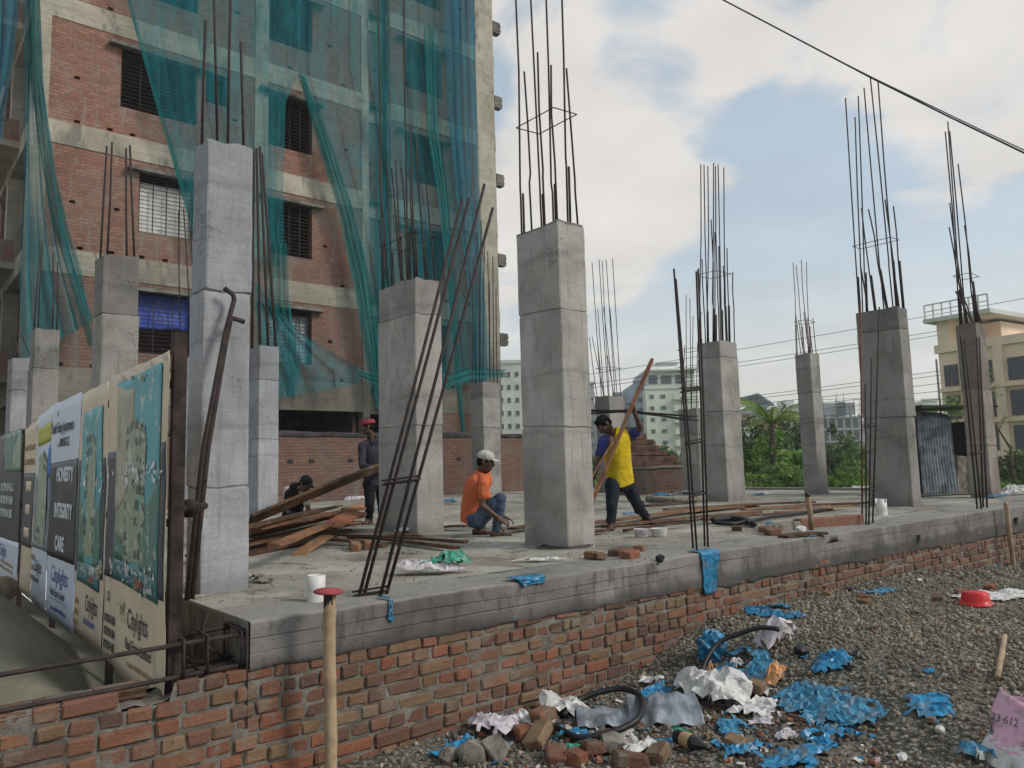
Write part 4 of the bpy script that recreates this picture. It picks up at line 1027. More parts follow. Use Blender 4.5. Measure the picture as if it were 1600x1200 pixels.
# nearest poster: cream with a teal picture
p = vinyl('poster', 4.30, 5.63, .48, .56, 2.37, 2.36, CR, hd, 0, rag=.02, seed=1); tag(p, 'nearest cream poster with a torn teal tower picture')
vinyl('printed_band', 4.31, 5.62, 1.05, 1.07, 1.88, 1.86, GYV, p, .0035)
vinyl('picture', 4.42, 5.40, 1.12, 1.18, 2.32, 2.30, TEAL, p, .0065)
vinyl('picture_foot', 4.42, 5.40, 1.02, 1.08, 1.16, 1.22, TEALD, p, .0072)
vinyl('picture_trees', 4.43, 4.78, 1.15, 1.17, 1.70, 1.45, GRN, p, .0076); vinyl('picture_trees', 5.02, 5.39, 1.18, 1.2, 1.5, 1.62, GRN, p, .0076)
vinyl('torn_patch', 4.98, 5.39, 1.62, 1.45, 2.24, 2.26, CRD, p, .0083, rag=.07, seed=4); vinyl('picture_glow', 5.1, 5.38, 1.3, 1.35, 1.7, 1.75, LG, p, .0081, rag=.05, seed=6)
tower(5.16, 4.68, 1.2, 2.06, p, 0, 1)
tear(4.34, 5.6, 1.72, 80, p, 5, INKW, .05); tear(4.45, 5.5, 1.14, 40, p, 6, INKW, .045); tear(4.34, 5.6, 2.33, 60, p, 8, CRD, .04); tear(5.05, 5.2, .9, 26, p, 15, CRD, .05)
words('Citylights', 5.03, .82, .115, INK, p, .006, sx=.68); words('Real Estate Limited', 5.06, .70, .062, INK, p, .006, sx=.78, wt=.0008); lines(5.0, 4.45, (.61,), .03, INKT, p, seed=3)
words('Quality', 4.86, 1.075, .06, INKR, p, .0092, sx=.7, shear=.3); words('Apartments', 4.66, 1.06, .04, INKW, p, .0092, sx=.55)
for i, t in enumerate(NUM): words(t, 5.57, .79-.08*i, .05, INK, p, .006, sx=.62, wt=.002)
emblem(5.5, .95, .032, p, .006)
# second cream poster
p = vinyl('poster', 5.65, 6.50, .58, .58, 2.34, 2.33, CR, hd, .002, rag=.018, seed=2); tag(p, 'second cream poster with a slim tower picture')
vinyl('printed_band', 5.66, 6.49, 1.03, 1.03, 1.83, 1.83, GYV, p, .0055); vinyl('picture', 5.76, 6.39, 1.08, 1.08, 2.19, 2.18, TEAL, p, .0085)
vinyl('picture_foot', 5.76, 6.39, .94, .97, 1.09, 1.12, TEALD, p, .0092); vinyl('picture_trees', 5.77, 5.95, 1.1, 1.1, 1.6, 1.4, GRN, p, .0098); vinyl('picture_trees', 6.2, 6.38, 1.1, 1.1, 1.4, 1.6, GRN, p, .0098)
tower(6.27, 5.92, 1.15, 2.04, p, 0, 2); tear(5.7, 6.4, 1.68, 40, p, 7, INKW, .045); tear(5.66, 5.74, 1.1, 26, p, 12, CRD, .06)
words('Quality', 6.05, .99, .05, INKR, p, .0115, sx=.6, shear=.3)
words('Citylights', 6.16, .78, .115, INK, p, .008, sx=.58); words('Real Estate Limited', 6.18, .69, .05, INKB, p, .008, sx=.58)
for i, t in enumerate(NUM): words(t, 6.47, .80-.075*i, .042, INKT, p, .008, sx=.36)
# white and black poster
p = vinyl('poster', 6.52, 7.64, .56, .57, 2.35, 2.33, WHV, hd, .001, rag=.01, seed=3); tag(p, 'white poster with a black middle band reading Honesty Integrity Care')
vinyl('printed_band', 6.52, 7.64, 1.06, 1.06, 1.85, 1.83, BKV, p, .0045)
words('South Facing Apartment', 7.60, 2.08, .085, INK, p, .006, sx=.74, wt=.002); words('01730004502-52', 7.40, 1.96, .07, INK, p, .006, sx=.74, wt=.001)
words('HONESTY', 7.36, 1.68, .11, INKW, p, .008, sx=.95, wt=.006); words('INTEGRITY', 7.40, 1.39, .11, INKW, p, .008, sx=.92, wt=.006); words('CARE', 7.3, 1.13, .11, INKW, p, .008, sx=.95, wt=.006)
words('Citylights', 7.44, .87, .13, INKB, p, .006, sx=1.0, shear=.1); words('Real Estate Limited', 7.42, .76, .06, INK, p, .006, sx=.88); lines(7.4, 6.7, (.735,), .006, INKB, p, seed=4); lines(7.35, 6.75, (.65,), .03, INKB, p, seed=5)
emblem(7.36, 2.24, .022, p, .006)
# silver tower poster
p = vinyl('poster', 7.66, 8.42, .56, .60, 2.33, 2.28, WHV, hd, .002, rag=.01, seed=4); tag(p, 'white poster with a grey tower picture and a yellow strip')
vinyl('printed_band', 7.66, 8.35, 2.03, 2.0, 2.2, 2.17, YEL, p, .0055); vinyl('picture', 7.66, 8.40, 1.08, 1.08, 1.8, 1.74, SIL, p, .0055); vinyl('picture_sky', 7.66, 7.78, 1.74, 1.7, 2.0, 1.95, BLP, p, .0085)
tower(8.26, 7.76, 1.1, 1.96, p, 0, 3); words('Citylights', 8.22, .88, .11, INK, p, .008, sx=.62); words('Real Estate Ltd', 8.25, .79, .05, INK, p, .008, sx=.7)
for i in range(3): words(NUM[i], 8.40, .97-.09*i, .05, INKT, p, .008, sx=.42)
# cream strip and the last dark poster
p = vinyl('poster', 8.44, 9.12, .59, .62, 2.26, 2.2, CR, hd, .002, rag=.02, seed=5); tag(p, 'narrow cream poster with tan squares on a grey band')
vinyl('printed_band', 8.44, 9.12, 1.06, 1.06, 1.76, 1.76, GYV, p, .0055)
for z in (1.14, 1.36, 1.58): vinyl('printed_square', 8.58, 8.88, z, z, z+.1, z+.1, CR, p, .0085)
lines(9.08, 8.5, (1.84, 1.98), .06, INKT, p, seed=9)
p = vinyl('poster', 9.14, 10.95, .60, .54, 2.22, 2.22, BKV, hd, .02, rag=.02, seed=6); tag(p, 'leftmost dark poster with a green picture and phone numbers')
vinyl('picture', 9.16, 10.4, 1.78, 1.78, 2.21, 2.21, GRN, p, .0235); vinyl('printed_foot', 9.14, 10.95, .60, .54, 1.07, 1.05, WHV, p, .0235)
vinyl('picture_light', 9.18, 9.7, 1.80, 1.80, 2.2, 2.0, LG, p, .0265)
for i, t in enumerate(NUM): words(t, 10.6, 1.58-.14*i, .085, INKW, p, .03, sx=1.3, wt=.003)
words('Citylights', 10.5, .87, .13, INKB, p, .03, sx=.9, shear=.15); lines(10.4, 9.4, (.8, .74), .03, INKT, p, .028, seed=2)
# a log and scraps on the sand behind the frame
k = MB(); k.tube([(.52, 7.2, .80), (1.0, 8.4, .72)], .12, 14); tag(k.build('log', MATS['bamboo'], None, True), 'short pale log lying on the sand under the far posters', 'log')
# ------------------------------------------------------------------ sheets and scraps
def crumple(label, ctr, sx, sy, ang, h, mat, seed, name='plastic_sheet', cat='plastic sheet', hf=None, group=None, n=34, cut=.75, thick=.003, par=None, lift=.004, holes=.0, soft=None):
    """a crumpled piece of sheeting lying on the ground: ragged outline, sharp folds"""
    hf = hf or gh; soft = soft if soft is not None else (.30 if mat in (MATS['whitepl'], MATS['palepl'], MATS['orangepl']) else 1.); h = h*(1.15 if soft < 1 else .8)
    n = int(np.clip(2*max(sx, sy)/(.021 if soft == 1 else .030), 11, 46)); jr = np.random.default_rng(seed+900)
    U, V = np.meshgrid(np.linspace(-1, 1, n), np.linspace(-1, 1, n)); r = np.hypot(U, V); th = np.arctan2(V, U)
    re = np.random.default_rng(seed+500); ne = int(re.integers(9, 15)); ta = np.sort(re.uniform(-math.pi, math.pi, ne)); ra = re.uniform(.34 if soft == 1 else .5, 1.08, ne)
    edge = np.interp(th, np.concatenate([ta[-1:]-2*math.pi, ta, ta[:1]+2*math.pi]), np.concatenate([ra[-1:], ra, ra[:1]]))+.05*vnoise(U, V, seed, 3, 6.)
    ca, sa = math.cos(ang), math.sin(ang)
    wx = U+.16*vnoise(U, V, seed+1, 3, 2.); wy = V+.16*vnoise(U, V, seed+2, 3, 2.)
    X = ctr[0]+ca*wx*sx-sa*wy*sy; Y = ctr[1]+sa*wx*sx+ca*wy*sy
    fq = max(.7, max(sx, sy)/.16)*soft
    w1 = U*fq+.5*vnoise(U, V, seed+11, 3, 1.5); w2 = V*fq+.5*vnoise(U, V, seed+12, 3, 1.5); cd, sd_ = math.cos(seed), math.sin(seed)
    f1 = (w1*cd+w2*sd_); f2 = (w2*cd-w1*sd_)
    rid = (1-np.abs(vnoise(f1*2.6, f2*.7, seed+3, 3, .9)))**3*.5+(1-np.abs(vnoise(f1*1.1, f2*3.0, seed+4, 3, 1.6)))**5*.35+.3*vnoise(U*fq, V*fq, seed+5, 2, .7)
    rid = (rid-rid.min())/(np.ptp(rid)+1e-6)
    fall = np.clip((edge+.12-r)/.45, 0, 1)**.7
    cell = 2./n; X = X+jr.normal(0, .30*cell*sx, X.shape); Y = Y+jr.normal(0, .30*cell*sy, Y.shape)
    big = np.clip(.5+1.1*vnoise(U*1.2, V*1.2, seed+6, 2, 1.), 0, 1.2)
    Z = hf(X, Y)+lift+(h*(.35*rid+.75*big)*(.12+.88*fall)+np.abs(jr.normal(0, 1, X.shape))*min(.016, .34*h)*(.35+.65*fall))
    ok = (r < edge)
    if holes: ok &= ~((vnoise(U, V, seed+8, 3, 2.2) > .55-holes))
    i = np.arange(n*n).reshape(n, n); q = ok[:-1, :-1] & ok[1:, :-1] & ok[:-1, 1:] & ok[1:, 1:]
    # keep only the largest connected piece
    best = None; seen = np.zeros_like(q)
    for a, b in zip(*np.nonzero(q)):
        if seen[a, b]: continue
        st = [(a, b)]; seen[a, b] = 1; comp = []
        while st:
            c, d = st.pop(); comp.append((c, d))
            for c2, d2 in ((c+1, d), (c-1, d), (c, d+1), (c, d-1)):
                if 0 <= c2 < n-1 and 0 <= d2 < n-1 and q[c2, d2] and not seen[c2, d2]: seen[c2, d2] = 1; st.append((c2, d2))
        if best is None or len(comp) > len(best): best = comp
    fs = []
    for a, b in best: q4 = (i[a, b], i[a, b+1], i[a+1, b+1], i[a+1, b]); fs += [(q4[0], q4[1], q4[2]), (q4[0], q4[2], q4[3])] if jr.random() < .5 else [(q4[0], q4[1], q4[3]), (q4[1], q4[2], q4[3])]
    used = sorted({v for f in fs for v in f}); mp = {v: k for k, v in enumerate(used)}
    P = np.stack([X, Y, Z], -1).reshape(-1, 3)[used]
    k = MB(); k.add(P, [tuple(mp[v] for v in f) for f in fs])
    o = k.build(name, mat, par, False); mod_solid(o, thick, 1)
    return tag(o, label, cat, group) if label else o
sf = lambda X, Y: SLAB+.006+0*np.asarray(X)
bl, wh = MATS['bluepl'], MATS['whitepl']
def px(u, v, w):      # metres across for w photograph pixels at that yard point
    return w*depth(gp(u, v))/F
BL2 = m_cloth('dusty_blue_plastic', (.04, .20, .33), .5, .4, .1); BL3 = m_cloth('bright_blue_plastic', (.02, .22, .42), .35, .4, .12)
GB = 'scraps of blue plastic sheeting in the yard'
for u, v, w, asp, ang, h, sd, lab in (
    (1292, 1112, 70, .8, .3, .06, 1, 'largest torn blue plastic sheet spread on the gravel near the bottom edge'),
    (1318, 1163, 62, .5, -.9, .05, 2, 'blue plastic sheet trailing down from the largest torn sheet'),
    (1205, 958, 62, .55, .15, .05, 3, 'blue plastic strip lying along the foot of the brick wall'),
    (1165, 1048, 62, .7, .6, .06, 4, 'blue plastic scrap under the small white rag beside the curved hose'),
    (1453, 1108, 42, .7, .8, .04, 5, 'small blue plastic piece alone in the middle of the gravel'),
    (1302, 1046, 30, .8, .2, .06, 6, 'small blue plastic rag beside the dark slate on the gravel'),
    (1374, 928, 34, .6, .1, .03, 7, 'blue plastic scrap among brick bits far up the gravel'),
    (1158, 1178, 70, .45, .2, .05, 8, 'blue plastic sheet under the dark bottle at the bottom'),
    (1245, 1188, 60, .5, -.2, .04, 9, 'blue plastic fold at the bottom edge below the largest sheet'),
    (1140, 1142, 48, .6, .7, .05, 10, 'blue plastic rag between the white sack and the dark bottle'),
    (1022, 1097, 55, .38, .15, .06, 11, 'blue plastic bunched behind the grey iron sheets'),
    (902, 1158, 34, .7, .4, .05, 12, 'blue plastic lump inside the loop of black hose'),
    (1555, 886, 26, .5, .1, .02, 13, 'tiny blue plastic scrap beside the far bamboo stake'),
    (718, 1178, 45, .8, .5, .06, 14, 'blue plastic strip draped over concrete lumps at the bottom'),
    (1040, 1165, 30, .6, .9, .04, 15, 'blue plastic shred left of the dark bottle'),
    (1525, 1178, 38, .8, .4, .06, 16, 'blue and green plastic rag beside the pink sack'),
    (1455, 1057, 10, .8, .3, .02, 17, 'speck of blue plastic on the bare patch of gravel'),
    (1258, 1033, 12, .6, .3, .02, 18, 'speck of blue plastic left of the small rag')):
    p = gp(u, v); s = px(u, v, w); crumple(lab, p, s*1.15, s*asp*1.6, ang, h*.95, (bl, BL2, BL3)[sd % 3], sd, group=GB, holes=.25 if w > 60 else 0)
p = gp(1113, 1030)      # a ball of blue sheeting
k = MB(); k.ell(p+A(0, 0, .08), .11, .10, .115, n=54, m=40); V = np.array(k.v); c = p+A(0, 0, .08); d = V-c
V = c+d*A(1.1, .9, 1.)*(1+.75*(1-np.abs(vnoise(d[:, 0]*19+d[:, 2]*12, d[:, 1]*19-d[:, 2]*13, 5, 4, 1.)))**2-.45)[:, None]; k.v = [tuple(a) for a in V]
tag(k.build('plastic_bundle', bl, None, True), 'balled up blue plastic bundle against the brick wall by the hose', 'plastic bundle')
def drape(label, u0, u1, vtop, vbot, mat, seed, y=4.17):
    a = ony(u0, vtop, y); b = ony(u1, vtop, y); zb_ = ony((u0+u1)/2, vbot, y)[2]; n = 18
    S, T = np.meshgrid(np.linspace(0, 1, 12), np.linspace(0, 1, n))
    w = 1-.35*T+.12*vnoise(S, T, seed, 3, 2.)
    Xc = (a[0]+b[0])/2; X = Xc+(S-.5)*w*(b[0]-a[0])*1.15+.02*vnoise(T*3, S, seed, 3, 1.)
    Z = np.where(T < .15, SLAB+.02, SLAB+.02-(T-.15)/.85*(SLAB+.02-zb_)); Y = np.where(T < .15, 4.19+.12*(1-T/.15), 4.178-.02*np.abs(vnoise(S*3, T*4, seed+3, 3, 1.)))
    Z = Z+.02*vnoise(S*3, T, seed+7, 3, 1.)*(T > .5)
    k = MB(); k.grid(np.stack([X, Y, Z], -1)); o = k.build('plastic_rag', mat, None, True); mod_solid(o, .003); return tag(o, label, 'plastic rag')
drape('blue plastic rag hanging from the upright rebars down the edge beam', 1096, 1122, 862, 928, bl, 3)
drape('small blue rag folded over the slab edge below the middle column', 812, 853, 900, 915, bl, 5)
drape('tiny blue tag stuck on the face of the edge beam', 607, 613, 958, 972, bl, 8, 4.172)
# white sacks, paper, wrappers
for u, v, w, asp, ang, h, sd, mat, lab, cat in (
    (1122, 1092, 60, .8, .5, .15, 31, wh, 'large crumpled white cement sack on the rubbish heap', 'sack'),
    (1180, 1120, 52, .5, -.4, .06, 32, wh, 'flattened white sack strip right of the large crumpled sack', 'sack'),
    (1207, 1012, 34, 1.1, 1.2, .16, 33, MATS['palepl'], 'upright pale pink plastic bag at the end of the curved hose', 'plastic bag'),
    (876, 1118, 44, .8, .3, .12, 34, wh, 'printed white bag beside the loop of black hose', 'bag'),
    (966, 1156, 46, .5, .3, .02, 35, wh, 'white paper sheet with black lettering inside the hose loop', 'paper'),
    (770, 1145, 60, .6, .3, .10, 36, MATS['palepl'], 'frayed pale pink woven plastic at the foot of the wall', 'woven plastic'),
    (822, 1142, 28, .8, .9, .09, 37, wh, 'frayed white rag beside the frayed pink woven plastic', 'rag'),
    (1098, 1070, 26, .9, .3, .08, 38, wh, 'open white packet with an orange patch above the large sack', 'packet'),
    (1212, 1068, 22, 1.0, 1.1, .10, 39, MATS['orangepl'], 'crumpled orange and cream wrapper right of the rubbish heap', 'wrapper'),
    (1175, 1085, 22, 1.2, .2, .08, 40, MATS['palepl'], 'small pale pink cup shaped scrap by the orange wrapper', 'plastic scrap'),
    (1152, 1040, 14, .7, .4, .03, 41, wh, 'small white rag lying on blue plastic beside the hose', 'rag'),
    (1562, 934, 95, .42, -.6, .02, 42, wh, 'white sheet spread on the gravel behind the red basin', 'sheet'),
    (1005, 1185, 60, .3, -.2, .06, 43, wh, 'strip of white rag between the bricks and the dark bottle', 'rag'),
    (1160, 942, 26, .5, .1, .06, 44, MATS['greenpl'], 'green plastic scrap at the start of the blue strip by the wall', 'plastic scrap'),
    (1070, 1158, 16, .9, .1, .06, 45, MATS['greenpl'], 'small bright green plastic scrap above the dark bottle', 'plastic scrap'),
    (1195, 1135, 26, .9, .1, .02, 46, MATS['palepl'], 'flat pale plastic scrap beside the largest blue sheet', 'plastic scrap')):
    p = gp(u, v); s = px(u, v, w); o = crumple(lab, p, s, s*asp*1.4, ang, h, mat, sd, cat.replace(' ', '_'), cat)
    if cat == 'paper':
        me = None
    if cat == 'packet':
        crumple(None, p+A(.02, -.05, 0), s*.35, s*.3, .3, h*.6, MATS['orangepl'], 52, 'printed_patch', None, lambda X, Y, p=p, h=h: gh(X, Y)+h*.75, par=o)
CARD = simple('brown_cardboard', (.22, .155, .095), .9, .3, 12, .3); GREYC = m_cloth('grey_cloth', (.20, .195, .19), .9, .3)
for u, v, w, asp, ang, h, sd, mt, lab, cat in ((745, 1172, 26, .7, .4, .05, 301, GREYC, 'grey rag over the concrete lumps at the lower left of the heap', 'rag'), (800, 1128, 30, .6, .2, .06, 302, GREYC, 'grey cloth piled against the wall above the frayed pink plastic', 'cloth'), (855, 1135, 22, .8, .9, .05, 303, wh, 'torn white packet between the frayed rag and the printed bag', 'packet'), (930, 1128, 20, .7, .2, .04, 304, CARD, 'brown card scrap lying on the iron sheet inside the hose', 'card'),
        (1045, 1128, 20, .6, .4, .03, 305, CARD, 'brown card scrap resting on the flatter iron sheet', 'card'), (1020, 1072, 22, .8, .3, .06, 306, wh, 'white plastic cone standing by the wall above the iron sheets', 'plastic scrap'), (1145, 1100, 24, .7, .7, .06, 307, GREYC, 'grey cloth tucked under the right side of the large white sack', 'cloth'), (1140, 1070, 18, .8, .2, .06, 308, MATS['orangepl'], 'orange torn wrapper behind the large white sack', 'wrapper'), (980, 1172, 28, .5, .1, .04, 309, wh, 'white torn strip in front of the hose loop', 'plastic scrap'), (1110, 1160, 20, .6, .6, .04, 310, CARD, 'brown card scrap right above the dark bottle neck', 'card'), (900, 1178, 22, .6, .5, .04, 311, MATS['greenpl'], 'green shred between the brick pieces at the bottom', 'plastic scrap'), (1230, 1155, 26, .5, .2, .03, 312, MATS['palepl'], 'pale plastic strip left of the trailing blue sheet', 'plastic scrap')):
    p = gp(u, v); q_ = px(u, v, w); crumple(lab, p, q_, q_*asp*1.4, ang, h, mt, sd, cat.replace(' ', '_'), cat)
# lettering on the paper in the hose loop
def ground_words(txt, c, size, right, mat, par, name='lettering', tilt=0.):
    cu = bpy.data.curves.new(name, 'FONT'); cu.body = txt; cu.size = size; cu.align_x = 'CENTER'; cu.align_y = 'CENTER'; cu.extrude = .0005
    tmp = bpy.data.objects.new('tmp', cu); me = bpy.data.meshes.new_from_object(tmp); bpy.data.objects.remove(tmp); bpy.data.curves.remove(cu)
    x = np.array(right, float); x /= np.linalg.norm(x); up = A(-x[1], x[0], 0); up = up*math.cos(tilt)+A(0, 0, 1)*math.sin(tilt); nn = np.cross(x, up)
    me.transform(Matrix.Translation(tuple(c)) @ Matrix([[x[i], up[i], nn[i]] for i in range(3)]).to_4x4()); me.name = name; me.materials.clear()
    return link(me, name, mat, par)
for o in list(COL.objects):
    if o.get('category') == 'paper':
        c = gp(966, 1156); ground_words('THANKS', c+A(0, 0, .05), .075, onz(1000, 1150, .05)-onz(930, 1160, .05), INK, o)
# pink cement sack at the bottom right corner
c = gp(1592, 1196); rx = onz(1640, 1222, .1)-onz(1550, 1190, .1); rx[2] = 0; rx /= np.linalg.norm(rx); ry = A(-rx[1], rx[0], 0)
sk = empty('cement_sack', c, 'half empty pink and white printed cement sack in the bottom right corner', 'sack')
def sack(f0, f1, gr=1., n=49, m=18):
    S, T = np.meshgrid(np.linspace(0, 2*math.pi, n), np.linspace(f0, f1, m)); cs, sn = np.cos(S), np.sin(S)
    sq = lambda v: np.sign(v)*np.abs(v)**.6
    hw = .20*gr*(1-.06*T); dp_ = .10*gr*(1-.90*T**1.5)+.006
    wob = .030*vnoise(cs*1.5+T*2, sn*1.5+T*3, 4, 4, 1.2)
    return c[None, None]+rx*(hw*sq(cs)+.03*T+wob)[..., None]+ry*(dp_*sq(sn)+.13*T+wob)[..., None]+A(0, 0, 1)*(.30*T*(1-.16*cs)-.02+.02*T*vnoise(cs*3, sn, 7, 3, 1.))[..., None]
k = MB(); k.grid(sack(0, 1)); s_ = k.build('sack_body', MATS['pinkpl'], sk, True); mod_solid(s_, .003)
k = MB(); k.grid(sack(.0, .42, 1.025, 49, 8)); k.build('white_band', wh, sk, True)
k = MB(); k.grid(sack(.42, .47, 1.03, 49, 3)); k.build('dark_band', GYV, sk, True)
k = MB(); k.grid(sack(.93, 1., 1.02, 49, 3)); k.build('white_hem', wh, sk, True)
ground_words('23 612', c-ry*.01-rx*.05+A(0, 0, .205), .055, rx, INK, sk, tilt=1.15)
crumple('white frayed rag at the foot of the pink sack', gp(1532, 1188), .10, .07, .3, .05, wh, 61, 'rag', 'rag')
# zinc scraps
def zincsheet(label, u0, v0, u1, v1, dep_, amp, seed, lift=.06):
    a, b = gp(u0, v0), gp(u1, v1); d = b-a; d[2] = 0; L = np.linalg.norm(d); d /= L; n_ = A(-d[1], d[0], 0)
    S, T = np.meshgrid(np.linspace(0, 1, 60), np.linspace(0, 1, 14)); w = dep_*(1+.45*vnoise(S*3, S*0, seed, 4, 1.))
    X = a[0]+d[0]*S*L+n_[0]*T*w; Y = a[1]+d[1]*S*L+n_[1]*T*w
    Z = gh(X, Y)+lift*T+.03+amp*np.sin(S*L/.075*2*math.pi*.5)*.5+.035*vnoise(S*4, T*2, seed+2, 4, 1.)-.02*(T < .1)
    k = MB(); k.grid(np.stack([X, Y, Z], -1)); o = k.build('zinc_sheet', MATS['zinc'], None, True); mod_solid(o, .002); return tag(o, label, 'iron sheet')
zincsheet('crumpled grey corrugated iron sheet inside the loop of hose', 902, 1142, 1000, 1138, .18, .016, 1)
zincsheet('flatter grey iron sheet in front of the large white sack', 985, 1140, 1102, 1138, .24, .012, 5, .12)
# hoses
def hose(label, pts, r=.022, z=.03, name='hose', hf=None, mat='black', cat='hose', dense=6):
    P = []
    for q in pts:
        p = gp(q[0], q[1]) if hf is None else onz(q[0], q[1], SLAB+.01); P.append(p+A(0, 0, (q[2] if len(q) > 2 else z)))
    P = np.array(P); t = np.arange(len(P)); tt = np.linspace(0, len(P)-1, len(P)*dense)
    def cr(c):
        o_ = []
        for x in tt:
            i = min(int(x), len(P)-2); f = x-i; p0, p1, p2, p3 = (c[max(i-1, 0)], c[i], c[i+1], c[min(i+2, len(P)-1)])
            o_.append(.5*(2*p1+(p2-p0)*f+(2*p0-5*p1+4*p2-p3)*f*f+(3*p1-p0-3*p2+p3)*f**3))
        return o_
    k = MB(); k.tube(np.stack([cr(P[:, 0]), cr(P[:, 1]), cr(P[:, 2])], -1), r, 9)
    return tag(k.build(name, MATS[mat], None, True), label, cat)
hose('loop of thick black hose lying round the iron sheet and paper', [(866, 1146, .03), (884, 1158, .04), (905, 1164, .04), (940, 1167, .05), (975, 1161, .07), (1000, 1148, .10), (1006, 1133, .13), (998, 1122, .15), (972, 1114, .15), (938, 1113, .13), (905, 1119, .09), (880, 1128, .03)], .020)
hose('black hose curving up from the wall to the pale pink bag', [(1096, 1066, .04), (1106, 1050, .10), (1126, 1038, .15), (1156, 1029, .18), (1192, 1024, .20), (1220, 1022, .17)], .018)
# bottle
c = gp(1082, 1178); ax = onz(1105, 1186, .05)-onz(1060, 1168, .05); ax[2] = 0; R = frame(ax); Rz = np.stack([R[:, 1], R[:, 2], R[:, 0]], 1)
bt = empty('bottle', c, 'dark glossy bottle with a tan label lying in the rubbish at the bottom', 'bottle')
k = MB(); k.lathe(c+A(0, 0, .05)-R[:, 0]*.13, [(.0, 0), (.036, .004), (.042, .02), (.042, .15), (.036, .18), (.018, .215), (.015, .25), (.016, .262), (0, .263)], 24, R=Rz); m = MT('bottle_plastic', .15, .5); m.col((.012, .010, .009)); k.build('bottle_body', m.m, bt, True)
k = MB(); k.lathe(c+A(0, 0, .05)-R[:, 0]*.13, [(.0426, .06), (.0432, .062), (.0432, .13), (.0426, .132)], 24, R=Rz); k.build('bottle_label', INKT, bt, True)
# red basin, upside down
c = gp(1525, 946); k = MB(); k.lathe(c, [(r_*.68, z_*.8) for r_, z_ in ((.205, .0), (.205, .018), (.185, .024), (.172, .06), (.155, .13), (.145, .142), (.0, .146))], 36); o = k.build('basin', MATS['red'], None, True); tag(o, 'bright red plastic basin turned upside down on the gravel', 'basin')
# bricks and lumps
def brick(label, u, v, yaw, sc=1., mat=None, broken=False, z=.03, group=None, hf=None, seed=0, tilt=.1):
    rg = np.random.default_rng(seed+int(u)*7+int(v)); p = gp(u, v) if hf is None else onz(u, v, SLAB)
    k = MB(); L = .12*sc*(rg.uniform(.45, .8) if broken else 1); R = rot(rg.uniform(-tilt, tilt), rg.uniform(-tilt, tilt), yaw)
    V, Fc = chbox(L, .058*sc, .036*sc, .012*sc); V = V+rg.uniform(-.006, .006, V.shape)*sc
    if broken: V[:, 0] += np.where(V[:, 0] > 0, rg.uniform(-.04, .02, len(V))*sc, 0)
    k.add(V@R.T+p+A(0, 0, z), Fc, brick_tint(rg)); o = k.build('brick', mat or MATS['brick'], None, False, True)
    return tag(o, label, 'brick', group)
def lump(label, u, v, r, seed, mat='chunk', hf=None, name='concrete_lump', cat='concrete lump', group=None):
    p = gp(u, v) if hf is None else onz(u, v, SLAB); k = MB(); k.ell(p+A(0, 0, r*.45), r, r*.8, r*.7, n=26, m=18); V = np.array(k.v); c = p+A(0, 0, r*.45); d = (V-c)/r
    rr = np.random.default_rng(seed); q = d.copy()
    for _ in range(11):
        nn = rr.normal(size=3); nn /= np.linalg.norm(nn); h_ = rr.uniform(.45, .8); t = q@nn; q = q-np.where(t > h_, t-h_, 0)[:, None]*nn
    f = 1+.10*vnoise(d[:, 0]*2.7+d[:, 2], d[:, 1]*2.7-d[:, 2]*.7, seed, 4, 1.2); k.v = [tuple(a) for a in c+q*1.25*r*f[:, None]]
    return tag(k.build(name, MATS[mat], None, False), label, cat, group)
GBR = 'bricks tumbled in the rubbish at the wall foot'
for i, (u, v, yaw, br_, z, lab) in enumerate(((842, 1168, .5, 0, .06, 'large pale brick on top of the brick heap at the bottom'), (925, 1185, -.4, 1, .05, 'dark red half brick right of the brick heap'), (870, 1190, .9, 1, .03, 'red brick piece at the bottom below the pale brick'),
        (900, 1196, .2, 1, .03, 'brick fragment at the very bottom beside the half brick'), (818, 1158, 1.2, 1, .04, 'brick piece left of the large pale brick'), (1030, 1192, .3, 1, .04, 'brick piece left of the dark bottle at the bottom edge'),
        (985, 1196, -.6, 1, .03, 'flat red brick piece right of the concrete lump'), (1150, 1172, .2, 1, .03, 'thin brick piece right of the dark bottle'), (1075, 1082, .6, 1, .03, 'brick bit tucked beside the open white packet'), (1183, 1092, .3, 1, .06, 'brown brick bit sitting in the pale pink scrap'), (850, 1150, .1, 1, .12, 'broken brick wedged on top of the heap'))):
    brick(lab, u, v, yaw, 1., None, br_, z, GBR, seed=i, tilt=.25)
GB2 = 'brick pieces scattered over the far gravel'
for i, (u, v, yaw, lab) in enumerate(((1466, 939, .3, 'dark brick piece left of the red basin'), (1547, 922, .1, 'whole brick weighing down the white sheet'), (1500, 929, .8, 'small brick piece at the left end of the white sheet'), (1348, 938, .5, 'brick piece beside the far blue scrap'), (1352, 945, 1.2, 'dark brick piece under the far blue scrap'), (1293, 933, .2, 'broken flat red brick near the wall foot'), (1566, 1152, .4, 'red brick chip above the pink sack'), (1455, 1130, .2, 'round red brick chip below the lone blue piece'), (1365, 985, .4, 'red brick chip on the upper gravel'))):
    brick(lab, u, v, yaw, .75 if v < 960 else .4, None, True, .02, GB2, seed=40+i)
for i, (u, v, r, lab) in enumerate(((738, 1190, .085, 'mossy brown concrete lump at the lower left of the heap'), (775, 1186, .095, 'large rough concrete lump beside the mossy one'), (955, 1180, .085, 'pale grey concrete lump in front of the loop of hose'), (1062, 1066, .045, 'grey concrete cube leaning on the wall foot'), (700, 1196, .06, 'small concrete lump at the far left of the heap'), (1252, 1025, .06, 'black tar lump at the end of the curved hose'))):
    lump(lab, u, v, r, i+3, 'black' if 'tar' in lab else 'chunk')
